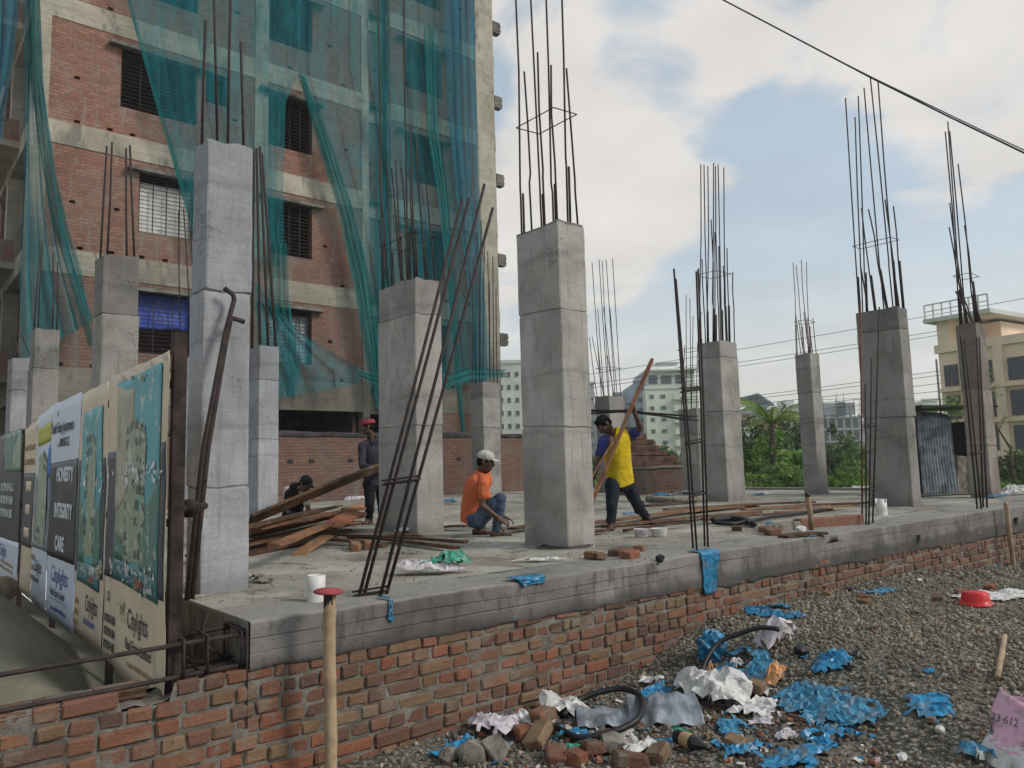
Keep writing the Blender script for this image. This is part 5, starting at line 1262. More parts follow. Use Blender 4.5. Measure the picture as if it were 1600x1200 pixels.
# dark slates, bamboo stick, pipe
for u, v, s, yaw, lab in ((1337, 1028, .11, .3, 'dark flat slate on the gravel beside the blue rag'), (1322, 1045, .07, 1.2, 'small dark slate leaning by the blue rag'), (1240, 935, .11, .3, 'black flat scrap near the foot of the wall'), (1330, 924, .14, .2, 'dark torn mat lying up the gravel'), (1430, 961, .10, .3, 'dark blue cloth strip on the gravel')):
    crumple(lab, gp(u, v), s, s*.5, yaw, .03, MATS['black'], int(u), 'slate', 'scrap')
p0, p1 = gp(1560, 1068), gp(1571, 1005)
k = MB(); k.tube([p0+A(0, 0, .03), (p0+p1)/2+A(0, 0, .035), p1+A(0, 0, .04)], [.018, .02, .018], 10); tag(k.build('bamboo_stick', MATS['bamboo'], None, True), 'short pale bamboo stick lying on the gravel at right', 'bamboo stick')
p0, p1 = gp(1465, 886), gp(1455, 875)
k = MB(); k.tube([p0+A(0, 0, .04), p1+A(0, 0, .06)], .03, 12); tag(k.build('pipe_offcut', MATS['pvc'], None, True), 'short white pipe offcut on the gravel near the beam', 'pipe')
for u, v, lab in ((1470, 1152, 'white stone chip low on the gravel'), (1436, 909, 'white foam bit on the far gravel'), (1270, 1137, 'white cup lying on the largest blue sheet'), (1410, 1190, 'tan wood chip at the bottom of the gravel')):
    lump(lab, u, v, .028, int(u), 'pvc', None, 'litter', 'litter')
# the finest litter along the foot of the wall: chips, shreds, grit of every colour
rg = np.random.default_rng(17); Vr = []; Fr = []; Tr = []; n = 900
cols = np.array([(.30, .11, .06), (.22, .09, .05), (.55, .54, .52), (.018, .16, .30), (.45, .42, .40), (.14, .12, .10), (.05, .045, .04), (.36, .27, .16), (.06, .20, .13), (.45, .32, .36)])
for i in range(n):
    c = gp(rg.uniform(690, 1250), 1095+abs(rg.normal(0, 50))+(0 if rg.random() < .8 else 20)) if i % 2 else gp(rg.uniform(700, 1400), rg.uniform(1120, 1200))
    if c[1] > 4.15: continue
    s = rg.uniform(.006, .026); Rr = rot(rg.uniform(-.9, .9), rg.uniform(-.9, .9), rg.uniform(0, 6.3)); ci = rg.choice(10, p=[.10, .09, .12, .12, .10, .20, .13, .08, .03, .03])
    th_ = .5 if ci in (0, 1, 5, 6) else .05; v, f_ = chbox(s, s*rg.uniform(.4, .8), s*th_, s*.2*(1 if th_ > .1 else .1)); v = v*rg.uniform(.6, 1.4, v.shape); k_ = (len(Vr) and sum(len(a) for a in Vr)) or 0
    Vr.append(v@Rr.T+c+A(0, 0, s*.5)); Fr += [tuple(q+k_ for q in f) for f in f_]; Tr += [tuple(cols[ci]*rg.uniform(.7, 1.2))]*len(v)
k = MB(); k.add(np.concatenate(Vr), Fr); k.c = Tr; lm = MT('litter_bits', .8, .3); lm.col(lm.mix(lm.mr(lm.noise(40, 4), .4, .7, 0, .5), lm.attr(), (.10, .09, .075)))
tag(k.build('litter', lm.m, None, False), 'fine chips and shreds of rubbish strewn along the foot of the brick wall', 'litter', kind='stuff')
# bamboo stakes in front of the wall
def stake(label, u, vtop, y, r, lean=0, zt=None, disc=False, nodes=(.3, .62), zbot=0.):
    p = ony(u, vtop, y); o = empty('bamboo_stake', (p[0], y, 0), label, 'stake'); k = MB(); pts = []; rr = []
    zs = np.linspace(zbot-.15, p[2], 40)
    for z in zs:
        f = (z-zbot)/(p[2]-zbot); pts.append((p[0]+lean*(1-f)+.006*math.sin(z*6), y+.004*math.sin(z*5), z)); rr.append(r*(.97+.05*vnoise(z*3, z*0, 3, 2, 1.))+sum(r*.16*math.exp(-((f-n)/.012)**2) for n in nodes))
    k.tube(pts, rr, 14, (1, 1, 1)); k.build('cane', MATS['bamboo'], o, True, True)
    return o, p
o, p = stake('bamboo stake with a red disc on top before the brick wall', 516, 926, 3.97, .034, -.0, disc=True, nodes=(.25, .57, .9))
k = MB(); k.lathe(p+A(-.01, 0, .0), [(.02, .002), (.078, .0), (.084, .006), (.07, .017), (.02, .02), (0, .02)], 30, R=rot(.05, .04, 0)); k.build('disc', MATS['disc'], o, True)
k = MB(); S, T = np.meshgrid(np.linspace(2.2, 4.6, 8), np.linspace(0, 1, 10)); k.grid(np.stack([p[0]+.0365*np.cos(S), 3.97+.0365*np.sin(S), p[2]-.002-T*(.16+.05*vnoise(S*2, S*0, 3, 3, 1.))], -1)); k.build('dark_mark', MATS['black'], o, True)  # black patch on the cane just below the disc
stake('bamboo stake leaning on the beam at the far right', 1571, 785, 4.05, .032, .12, nodes=(.4, .7))
q = onz(1268, 828, SLAB); r_ = A(0, 0, 0)
o = empty('wooden_stake', q, 'short weathered wooden stake standing on the slab by the brick edged pit', 'stake'); k = MB(); tp = ond(1262, 776, depth(q)); k.tube([q-A(0, 0, .02), (q+tp)/2+A(.01, 0, 0), tp], [.028, .03, .032], 8, (.8, .8, .8)); k.build('stick', MATS['bamboo'], o, True, True); k = MB(); k.tube([tp-A(0, 0, .0), tp+A(0, 0, .04)], [.033, .028], 8); k.build('dark_tip', MATS['black'], o, True)

# ------------------------------------------------------------------ things on the slab
def tubeup(label, u, vb, vt, rpx, name='pvc_pipe', cat='pipe', solid=False, notch=False):
    p = onz(u, vb, SLAB); d = depth(p); r = rpx*d/F; h = (vb-vt)*d/F/math.cos(.1); k = MB(); n = 28
    prof = [(r*1.0, 0), (r, h*.5), (r, h), (r*.90, h), (r*.9, h*.1)]
    k.lathe(p+A(0, 0, -.005), prof, n)
    if notch: k.v = [(x, y, z-(.25*h*(math.atan2(y-p[1], x-p[0]) % 2.1 < .7) if z > p[2]+h*.9 else 0)) for x, y, z in k.v]
    return tag(k.build(name, MATS['pvc'], None, True), label, cat)
tubeup('white plastic pipe standing on the near slab corner', 494, 940, 898, 14)
tubeup('cut white plastic tube standing at the foot of the wide column', 1378, 805, 779, 8.2, notch=True)
for u, v, w, lab, mt in ((1003, 840, 13, 'pale lilac bowl on the slab beside the white bowl', 'palepl'), (1030, 839, 13.5, 'white plastic bowl on the slab by the man in yellow', 'pvc')):
    p = onz(u, v, SLAB); r = w*depth(p)/F; k = MB(); k.lathe(p+A(0, 0, .004), [(0, 0), (r*.72, 0), (r*.8, .01), (r*.97, .085), (r, .09), (r*.93, .088), (r*.75, .02), (0, .016)], 28); tag(k.build('bowl', MATS[mt], None, True), lab, 'bowl')
crumple('pale crumpled plastic bag on the near slab top', onz(672, 897, SLAB), .30, .15, -.75, .09, MATS['palepl'], 71, 'plastic_bag', 'plastic bag', sf)
crumple('green plastic bag lying in the pale bag on the slab', onz(694, 896, SLAB), .24, .12, -.6, .12, MATS['greenpl'], 72, 'plastic_bag', 'plastic bag', lambda X, Y: SLAB+.03+0*X)
crumple('flat pale cement skin peeling on the slab by the middle column', onz(840, 878, SLAB), .28, .10, -.75, .02, MATS['pvc'], 73, 'paper', 'paper', sf)
crumple('grey rubbish with a blue scrap behind the near column', onz(410, 911, SLAB), .14, .10, .3, .06, MATS['chunk'], 74, 'litter', 'litter', sf)
crumple('pale flat rag in front of the thin planks', onz(640, 866, SLAB), .25, .06, -.7, .02, MATS['slab'], 75, 'rag', 'rag', sf)
crumple('white plastic scrap at the foot of the thick column', onz(633, 834, SLAB), .16, .08, -.6, .05, wh, 76, 'plastic_scrap', 'plastic scrap', sf)
for u, v, s, mt, lab in ((1185, 775, .25, 'bluepl', 'blue scrap on the far slab before the slim column'), (1195, 774, .22, 'whitepl', 'white scrap on the far slab before the slim column'), (1285, 771, .32, 'whitepl', 'long white rag at the foot of the slim column'), (1340, 765, .45, 'palepl', 'pale pink sack heap on the far slab edge'), (1030, 778, .5, 'bluepl', 'blue plastic heap on the slab before the low wall'), (1075, 773, .45, 'whitepl', 'white plastic heap on the slab before the low wall'), (1562, 778, .3, 'bluepl', 'blue scrap at the right end of the slab'), (1585, 773, .5, 'whitepl', 'long white roll at the right end of the slab'), (1213, 823, .16, 'bluepl', 'blue scrap by the pit edge'), (1270, 841, .1, 'bluepl', 'blue wad under the dark board at the slab edge'), (985, 805, .15, 'bluepl', 'blue scrap beside the legs of the man in yellow'), (1240, 787, .2, 'bluepl', 'blue scrap under the long pale boards'), (702, 786, .3, 'bluepl', 'blue plastic behind the squatting man'), (583, 800, .25, 'bluepl', 'blue scrap at the feet of the man in the red headcloth'), (560, 783, .4, 'palepl', 'pale rubbish behind the plank heap'), (745, 815, .12, 'bluepl', 'tiny blue scrap under the squatting man')):
    p = onz(u, v, SLAB); crumple(lab, p, s, s*.6, -.5, s*.25, MATS[mt], int(u+v), 'plastic_scrap', 'plastic scrap', sf, 'plastic scraps on the slab')
GB3 = 'brick pieces on the slab'
for i, (u, v, yaw, sc, lab) in enumerate(((925, 873, .2, .9, 'red brick piece beside the wire mesh on the slab'), (938, 874, 1.0, .7, 'smaller red brick piece next to the wire mesh'), (965, 868, .3, 1., 'grey red brick slab flat near the edge'), (985, 872, .1, 1.0, 'dark brown brick near the slab edge'), (999, 862, .6, .8, 'pointed red brick chip near the two bowls'), (1152, 830, .5, 1., 'red broken brick left of the tied upright rebars'), (1198, 832, .2, 1.2, 'red brick at the corner of the pit'), (1207, 836, .9, 1.2, 'second red brick at the corner of the pit'))):
    brick(lab, u, v, yaw, sc, None, True, .03, GB3, lambda *a: 0, i+80)
lump('black stone at the lip of the slab edge', 1032, 876, .04, 4, 'black', 1, 'stone', 'stone'); lump('white spoon shaped scrap on the dark board', 1252, 832, .06, 4, 'pvc', 1, 'litter', 'litter')
p = onz(884, 856, SLAB); k = MB()           # mat of wire mesh
R = .34; vx = A(1, 0, 0); 
for i in range(9):
    for a_ in (0, 1):
        s = -1+2*(i+.5)/9; h_ = math.sqrt(max(0, 1-s*s)); q = [(s, -h_), (s, h_)] if a_ == 0 else [(-h_, s), (h_, s)]
        k.tube([p+A(x*R, y*R*.55, .012+.02*(1-x*x)+.004*a_) for x, y in q], .0025, 4)
k.tube([p+A(R*math.cos(t), R*.55*math.sin(t), .02) for t in np.linspace(0, 2*math.pi, 40)], .006, 5)
tag(k.build('wire_mesh', MATS['iron'], None, False), 'oval black wire mesh lying at the foot of the middle column', 'wire mesh')
# pit edge of bricks
pe = empty('brick_pit', tuple(onz(1290, 822, SLAB)), 'brick edge of a sunken pit in the slab beside the wooden stake', 'pit edge')
a, b_ = onz(1245, 826, SLAB), onz(1345, 818, SLAB); k = MB(); R = frame(b_-a); k.obox((a+b_)/2+A(0, 0, .05), np.linalg.norm(b_-a)/2, .06, .06, R, .006, (.24, .10, .065), .012); k.build('brick_course', MATS['brick'], pe, False, True)
a2 = onz(1205, 832, SLAB); k = MB(); R = frame(a-a2); k.obox((a+a2)/2+A(0, 0, .04), np.linalg.norm(a-a2)/2, .06, .05, R, .004, None, .012); k.build('concrete_edge', MATS['chunk'], pe)
# planks
def plank(label, q0, q1, w=.11, t=.024, tint=1., roll=0., group=None, name='plank', mat='wood', seed=0, red=0., bow=.01):
    a, b = np.array(q0, float), np.array(q1, float); R = frame(b-a); L = np.linalg.norm(b-a); rg = np.random.default_rng(seed+int(abs(a[0])*1000)); n = 9
    c_, s_ = math.cos(roll), math.sin(roll); yv = R[:, 1]*c_+R[:, 2]*s_; zv = R[:, 2]*c_-R[:, 1]*s_; k = MB(); V = []; C = []
    tt = tuple(np.clip(np.array((1+red*.15, 1-red*.18, 1-red*.22))*tint, 0, 2))
    sec = [(-1, -1), (0, -1.0), (1, -1), (1, 1), (0, 1.0), (-1, 1)]
    for i in range(n):
        f = i/(n-1); p = a+(b-a)*f+zv*bow*math.sin(math.pi*f)
        for y, z in sec: V.append(p+yv*(y*w/2+rg.normal(0, .0025))+zv*(z*t/2+rg.normal(0, .001))+R[:, 0]*(rg.normal(0, .012) if i in (0, n-1) else 0))
    m_ = len(sec); fs = [(i*m_+q, i*m_+(q+1) % m_, (i+1)*m_+(q+1) % m_, (i+1)*m_+q) for i in range(n-1) for q in range(m_)]+[tuple(range(m_-1, -1, -1)), tuple((n-1)*m_+q for q in range(m_))]
    k.add(V, fs, tt); o = k.build(name, MATS[mat], None, False, True); return tag(o, label, 'plank', group)
def S_(u, v, h=.012): return onz(u, v, SLAB+h)
GP = 'planks in the timber heap behind the near column'
pile = [((380, 858), (545, 828), .02, .6), ((370, 850), (560, 815), .03, .8), ((385, 866), (520, 838), .02, .5), ((392, 846), (566, 806), .09, .9), ((300, 868), (540, 820), .07, .7), ((390, 838), (548, 800), .14, .75), ((385, 833), (558, 795), .18, 1.1), ((395, 828), (530, 788), .22, .6), ((400, 823), (565, 792), .25, 1.2), ((390, 820), (520, 790), .29, .8), ((430, 850), (560, 800), .20, 1.0), ((300, 838), (430, 820), .10, .9)]
names = ['bottom', 'second', 'front bottom', 'third', 'long low', 'fourth', 'fifth', 'dark sixth', 'pale seventh', 'top', 'slanting middle', 'left hand']
for i, ((q0, q1, h, tn), nm) in enumerate(zip(pile, names)):
    v0 = q0[1]; a = onz(q0[0], q0[1]+ (h*10), SLAB+h); b = onz(q1[0], q1[1]+(h*10), SLAB+h+.01)
    plank(f'{nm} weathered brown plank of the timber heap behind the near column', a, b, .13, .03, tn*(.5, .95, .62)[i % 3], .05*(i % 3-1), GP, seed=i, red=(.0, .25, .5)[i % 3])
plank('short bright orange plank slanting in front of the timber heap', S_(467, 866, .015), S_(512, 838, .10), .13, .03, 1.35, 0, None, seed=30)
plank('rusty red board lying across the end of the timber heap', S_(518, 822, .2), S_(560, 800, .24), .22, .02, .9, .2, None, seed=31, red=1.2)
plank('orange board end sticking out of the heap at the right', S_(538, 796, .22), S_(572, 790, .24), .12, .03, 1.5, .1, None, seed=32, red=.6)
for u, v, yaw, lab in ((556, 857, .1, 'sawn orange timber block in front of the thin planks'), (578, 855, -.15, 'second sawn timber block tilted against the first')):
    a = S_(u, v, .035); d = S_(u-12, v-22, .035)-a; d /= np.linalg.norm(d); plank(lab, a, a+d*.42, .10, .075, 1.0, .15, None, 'timber_block', seed=int(u), red=.4)
GT = 'thin planks lying flat on the slab'
for i, (q0, q1, w, tn, lab) in enumerate((((545, 838), (715, 856), .07, .55, 'long thin dark plank nearest the slab edge by the leaning bars'), ((530, 836), (728, 847), .07, .7, 'long thin plank just behind the dark one'), ((505, 842), (600, 852), .09, .8, 'short brown plank under the timber blocks'), ((590, 838), (660, 838), .08, .6, 'dark plank at the foot of the thick column'), ((690, 824), (730, 822), .12, .8, 'plank end left of the squatting man'),
        ((905, 820), (1130, 793), .16, .9, 'long brown plank behind the man in yellow'), ((945, 822), (1185, 800), .15, .8, 'long dark plank crossing behind the tied rebars'), ((1040, 796), (1270, 784), .16, 1.0, 'long plank reaching toward the slim column'), ((1010, 805), (1180, 790), .15, 1.1, 'light brown plank among those behind the bowls'), ((1160, 796), (1335, 786), .14, 1.35, 'long pale board before the slim column'), ((1215, 801), (1330, 790), .13, 1.3, 'shorter pale board in front of the long pale one'), ((1100, 812), (1260, 800), .10, .6, 'dark plank before the pale boards'), ((1010, 790), (1085, 783), .2, .45, 'grey roll like plank before the low wall'), ((975, 829), (1078, 816), .05, .4, 'thin dark batten right of the bowls'), ((800, 826), (905, 812), .12, .6, 'dark plank passing behind the middle column'), ((885, 840), (950, 828), .10, .5, 'plank end beside the feet of the man in yellow'))):
    plank(lab, S_(*q0, .02+.02*(i % 3)), S_(*q1, .025+.02*((i+1) % 3)), w, .028, tn*.72, 0, GT, seed=50+i, red=(i % 2)*.2)
plank('dark board overhanging the slab edge beside the pit', S_(1222, 838, .02), S_(1288, 833, .02), .14, .03, .35, 0, None, seed=90)
hose('thick black hose lying in a bend on the slab behind the tied rebars', [(1115, 818), (1140, 815), (1165, 817), (1178, 824)], .04, .04, hf=1)
hose('long black cable running over the slab to the dark boards', [(1118, 821), (1150, 822), (1200, 812), (1245, 806), (1300, 797)], .025, .03, hf=1)
hose('grey pipe lying on the slab at the foot of the low wall', [(1012, 784), (1050, 787), (1090, 785)], .06, .06, 'pipe', 1, 'chunk', 'pipe')
hose('thin black wire trailing across the slab in front of the wide column', [(1300, 792), (1360, 786), (1420, 778), (1490, 774), (1545, 772)], .02, .02, 'wire', 1, 'black', 'wire')
# ------------------------------------------------------------------ people
def skinm(name, c):
    m = MT(name, .55, .35); n = m.noise(9, 4); m.col(m.mix(m.mr(n, .35, .65), tuple(x*.8 for x in c), tuple(x*1.2 for x in c)))
    try: m.b.inputs['Subsurface Weight'].default_value = .0
    except Exception: pass
    return m.m
SKIN = skinm('brown_skin', (.085, .042, .026)); HAIR = simple('black_hair', (.006, .0055, .0055), .9, .3, 60, .5, 0, .12)
def fab(name, c, sc=14):
    m = MT(name, .9, .1); n = m.noise(sc, 6, .65, dist=.6); w = m.noise(5, 5, .6, vec=m.scale((1, 1, .6)), dist=1.2)
    m.col(m.mix(m.mr(n, .3, .75), tuple(x*.86 for x in c), tuple(min(1, x*1.07) for x in c))); m.bump(w, .9, .05); m.bump(n, .3, .01); return m.m
def remesh(k, name, mat, par, vox=.011, sm=5, f=.5):
    o = k.build(name, mat, par, True)
    r = o.modifiers.new('skin', 'REMESH'); r.mode = 'VOXEL'; r.voxel_size = vox; r.use_smooth_shade = True
    s = o.modifiers.new('soften', 'SMOOTH'); s.factor = f; s.iterations = sm
    if name in ('trousers', 'sleeve', 'open_shirt'):
        dm = o.modifiers.new('folds', 'DISPLACE'); dm.texture = FOLDS; dm.texture_coords = 'LOCAL'; dm.strength = .026; dm.mid_level = .5
    return o
EYE = simple('eye_white', (.30, .27, .25), .3)
SANDAL = simple('sandal_rubber', (.035, .022, .018), .8)
FOLDS = bpy.data.textures.new('folds', 'CLOUDS'); FOLDS.noise_scale = .09; FOLDS.noise_depth = 2
def unit(v): v = np.array(v, float); return v/np.linalg.norm(v)
def head(kb, c, face, up, neck0):
    """skull, jaw, nose, ears, brow and lips; returns the head's axes"""
    f = unit(face); u = unit(np.array(up)-f*(np.array(up)@f)); r = np.cross(f, u); R = np.stack([r, f, u], 1); T = lambda x, y, z: c+R@A(x, y, z)
    kb.ell(T(0, -.012, .030), .074, .092, .082, R); kb.ell(T(0, .022, -.028), .060, .068, .078, R); kb.ell(T(0, .045, -.083), .036, .034, .028, R)
    kb.cap(T(0, .086, .022), T(0, .104, -.020), .010, .016); kb.cap(T(-.014, .092, -.022), T(.014, .092, -.022), .010)
    kb.cap(T(-.05, .072, .036), T(.05, .072, .036), .014); kb.cap(T(-.020, .083, -.052), T(.020, .083, -.052), .010); kb.cap(T(-.017, .081, -.064), T(.017, .081, -.064), .009)
    kb.cap(T(-.045, .058, -.015), T(-.04, .062, -.03), .02); kb.cap(T(.045, .058, -.015), T(.04, .062, -.03), .02)
    for s in (-1, 1): kb.ell(T(s*.078, -.008, -.005), .010, .022, .034, R)
    kb.cap(neck0, T(0, -.018, -.06), .056, .052)
    return T, R
def eyes(T, R, par):
    for s in (-1, 1):
        k = MB(); k.ell(T(s*.032, .0775, .012), .012, .010, .0075, R); e_ = k.build('eye', EYE, par, True)
        k = MB(); k.ell(T(s*.032, .0835, .012), .0065, .006, .0072, R); k.build('iris', MATS['black'], e_, True)
def hair(T, R, par, back=True, name='hair', mat=None, grow=1.0):
    k = MB(); k.ell(T(0, -.016, .044), .082*grow, .098*grow, .082*grow, R, 20, 14)
    if back: k.ell(T(0, -.055, -.005), .070, .055, .065, R)
    k.cap(T(-.045, .040, .092), T(.045, .040, .092), .020); k.cap(T(-.072, .02, .03), T(-.068, .005, .0), .012); k.cap(T(.072, .02, .03), T(.068, .005, .0), .012)
    return remesh(k, name, mat or HAIR, par, .009, 2)
def hand(kb, wrist, d, nrm, curl=1.0, spread=.0, side=1, grip=None):
    """palm plus five separate bent fingers; d: along the hand, nrm: palm side, curl: bend per joint in radians"""
    d = unit(d); nrm = unit(np.array(nrm)-d*(np.array(nrm)@d)); s = np.cross(d, nrm)*side
    for o_ in (-.026, -.009, .009, .026): kb.cap(wrist+d*.012+s*o_*.7, wrist+d*.088+s*o_, .015, .013, 8)
    for o_, L in ((-.030, .072), (-.010, .084), (.011, .078), (.030, .060)):
        p = wrist+d*.092+s*o_; a = .25*curl; rr = .0092
        for j, f in enumerate((.45, .32, .23)):
            q = p+(d*math.cos(a)+nrm*math.sin(a))*L*f; kb.cap(p, q, rr, rr*.92, 8); p = q; a += curl*.85; rr *= .92
    p = wrist+d*.03-s*.034+nrm*.008; a = .35
    for j, L in enumerate((.040, .032, .026)):
        q = p+(unit(d*.75-s*.55+nrm*.5*curl)*math.cos(a*j*.6)+(nrm*.6+s*.6*curl)*math.sin(a*j*curl))*L; kb.cap(p, q, .0115-.001*j, .0105-.001*j, 8); p = q
def foot(kb, ks, ankle, d, z=SLAB):
    d = unit(A(d[0], d[1], 0)); s = A(-d[1], d[0], 0); g = A(ankle[0], ankle[1], z+.025)
    kb.cap(g-d*.05+A(0, 0, .018), g+d*.08+A(0, 0, .012), .036, .034); kb.cap(ankle, g-d*.02+A(0, 0, .03), .038, .042); kb.cap(g+d*.02+A(0, 0, .04), g+d*.12, .034, .026)
    for j, o_ in enumerate((-.034, -.017, 0, .016, .031)): kb.cap(g+d*.115+s*o_, g+d*(.168-.009*j)+s*o_*1.1-A(0, 0, .006), .0115 if j == 0 else .009, .009 if j == 0 else .0075, 8)
    n = 24; P = []
    for zz, gr in ((.000, .94), (.004, 1.), (.022, 1.), (.026, .94)):
        P.append([g+A(0, 0, zz-.026)+d*(.052+.135*gr*math.cos(t))+s*(.046*gr*math.sin(t)*(1+.15*math.cos(t))) for t in np.linspace(0, 2*math.pi, n, endpoint=False)])
    ks.grid(np.array(P), None, True); ks.add(P[-1], [tuple(range(n))]); ks.add(P[0], [tuple(range(n))[::-1]])
    ks.cap(g+d*.06+s*.045-A(0, 0, .0), g+d*.085+A(0, 0, .052), .010, .009, 8); ks.cap(g+d*.06-s*.045, g+d*.085+A(0, 0, .052), .010, .009, 8)
def person(label, J, face, up, skin=SKIN, shirt=None, sleeve=None, trousers=None, sleeves=True, build=1., group=None, extra=None, hands=None, long_sleeve=False, feet=True, collar=None):
    """J: joints in metres. One continuous body; clothes and hair are parts worn over it"""
    base = (J['pelvis'][0], J['pelvis'][1], SLAB)
    o = empty('person', base, label, 'person', group); kb = MB(); g = build
    T, R = head(kb, J['head'], face, up, J['neck'])
    ax = unit(J['shL']-J['shR'])
    def torso(K, e=0.0, low=0.0):
        sh = .5*(J['shL']+J['shR']); lat = unit(J['shL']-J['shR'])
        K.cap(J['shL']-lat*.035, J['shR']+lat*.035, .062*g+e, .062*g+e); K.cap(J['neck']-unit(J['neck']-J['chest'])*.05, J['chest'], .070*g+e, .10*g+e)
        for q in (-1, 1):
            K.cap(J['chest']+lat*q*.075, sh+lat*q*.085-A(0, 0, .03), .085*g+e, .075*g+e); K.cap(J['waist']+lat*q*.055, J['chest']+lat*q*.075, .085*g+e, .09*g+e)
            K.cap(J['pelvis']+lat*q*.055, J['waist']+lat*q*.055, .095*g+e+low, .085*g+e)
    torso(kb)
    for s in 'LR':
        kb.cap(J['sh'+s], J['el'+s], .047*g, .037*g); kb.cap(J['el'+s], J['wr'+s], .039*g, .026*g)
        m_ = J['el'+s]+(J['wr'+s]-J['el'+s])*.3; kb.cap(J['el'+s], m_, .038*g, .040*g)
        kb.cap(J['hip'+s], J['kn'+s], .078*g, .052*g); kb.cap(J['kn'+s], J['an'+s], .052*g, .034*g)
        c_ = J['kn'+s]+(J['an'+s]-J['kn'+s])*.3; kb.ell(c_, .05*g, .055*g, .09*g, frame(A(1, 0, .001), J['kn'+s]-J['an'+s]))
        kb.ell(J['kn'+s], .053*g, .053*g, .056*g)
    kb.cap(J['hipL'], J['hipR'], .09*g)
    kss = [MB(), MB()]
    for s, ks in zip('LR', kss):
        if feet: foot(kb, ks, J['an'+s], J['toe'+s])
        h = (hands or {}).get(s)
        if h: hand(kb, J['wr'+s], *h)
    remesh(kb, 'body', skin, o, .0085, 4, .45); eyes(T, R, o)
    if feet:
        for ks in kss: ks.build('sandal', SANDAL, o, True)
    if shirt:
        latH = unit(J['hipL']-J['hipR']); latS = unit(J['shL']-J['shR']); shc = .5*(J['shL']+J['shR']); dn = unit(J['pelvis']-J['waist'])
        st = [(J['pelvis']+dn*.045, .178, .136, 0), (J['pelvis']-dn*.01, .176, .132, .1), (J['pelvis']*.5+J['waist']*.5, .170, .128, .3), (J['waist'], .162, .122, .5), (J['waist']*.45+J['chest']*.55, .176, .130, .75), (J['chest'], .186, .132, .9), (shc*.55+J['chest']*.45, .186, .122, 1), (shc+unit(shc-J['chest'])*.035, .150, .098, 1), (J['neck'], .088, .080, 1), (J['neck']+unit(J['head']-J['neck'])*.018, .070, .070, 1)]
        tt = np.linspace(0, len(st)-1, 40); C = np.array([q[0] for q in st]); pr = np.array([q[1:] for q in st]); ix = np.arange(len(st))
        Cc = np.stack([np.interp(tt, ix, C[:, i]) for i in range(3)], -1); Pp = np.stack([np.interp(tt, ix, pr[:, i]) for i in range(3)], -1)
        for _ in range(3): Cc[1:-1] = (Cc[:-2]+2*Cc[1:-1]+Cc[2:])/4; Pp[1:-1] = (Pp[:-2]+2*Pp[1:-1]+Pp[2:])/4
        Tn = np.gradient(Cc, axis=0); G = []; an = np.linspace(0, 2*math.pi, 56, endpoint=False)
        for i in range(len(tt)):
            t_ = unit(Tn[i]); la = latH*(1-Pp[i, 2])+latS*Pp[i, 2]; la = unit(la-t_*(la@t_)); de = np.cross(t_, la); fr = 1-i/len(tt)
            rr = 1+.06*fr*vnoise(np.cos(an)*2.2, np.sin(an)*2.2+tt[i]*.35, 5, 3, 1.)+.035*vnoise(np.cos(an)*1.5+tt[i]*.9, np.sin(an)*1.5-tt[i]*.6, 9, 3, 1.4)
            co, si = np.cos(an), np.sin(an); co = np.sign(co)*np.abs(co)**.85; si = np.sign(si)*np.abs(si)**.85
            G.append(Cc[i]+g*(rr*Pp[i, 0]*co)[:, None]*la+g*(rr*Pp[i, 1]*si)[:, None]*de+t_*(.012*vnoise(co*2, si*2, 3, 2, 1.)*(i < 3))[:, None])
        k = MB(); k.grid(np.array(G), None, True); so = k.build('shirt', shirt, o, True); mod_solid(so, .006, 1)
        for s in 'LR':
            k = MB(); d = J['el'+s]-J['sh'+s]; t = 1.0 if long_sleeve else .56
            k.cap(J['sh'+s]+unit(J['neck']-J['sh'+s])*.05, J['sh'+s], .068*g, .070*g); k.cap(J['sh'+s], J['sh'+s]+d*t, .067*g, .062*g if not long_sleeve else .052*g)
            if long_sleeve: k.cap(J['el'+s], J['el'+s]+(J['wr'+s]-J['el'+s])*.9, .052*g, .042*g)
            remesh(k, 'sleeve', sleeve or shirt, o, .011, 4, .5)
        if collar:
            k = MB(); u_ = unit(J['head']-J['neck']); Rn = frame(A(1, 0, .01), u_); k.lathe(J['neck']+u_*.0, [(.078, -.02), (.074, .006), (.066, .012)], 24, R=np.stack([Rn[:, 0], Rn[:, 1], Rn[:, 2]], 1)); c = k.build('collar', collar, o, True); mod_solid(c, .008)
    if trousers:
        k = MB(); k.cap(J['hipL'], J['hipR'], .105*g, .105*g); lat = unit(J['hipL']-J['hipR'])
        for q in (-1, 1): k.cap(J['pelvis']+lat*q*.055, J['pelvis']+lat*q*.05+unit(J['waist']-J['pelvis'])*.06, .105*g, .098*g)
        for s in 'LR':
            k.cap(J['hip'+s], J['kn'+s], .094*g, .072*g); e_ = J['an'+s]+(J['kn'+s]-J['an'+s])*.04; k.cap(J['kn'+s], e_, .071*g, .056*g); k.ell(J['kn'+s]+(e_-J['kn'+s])*.3, .066*g, .068*g, .10*g, frame(A(1, 0, .001), J['kn'+s]-e_))
        remesh(k, 'trousers', trousers, o, .012, 5, .5)
    return o, T, R
def jj(**k): return {n: ond(*p) for n, p in k.items()}
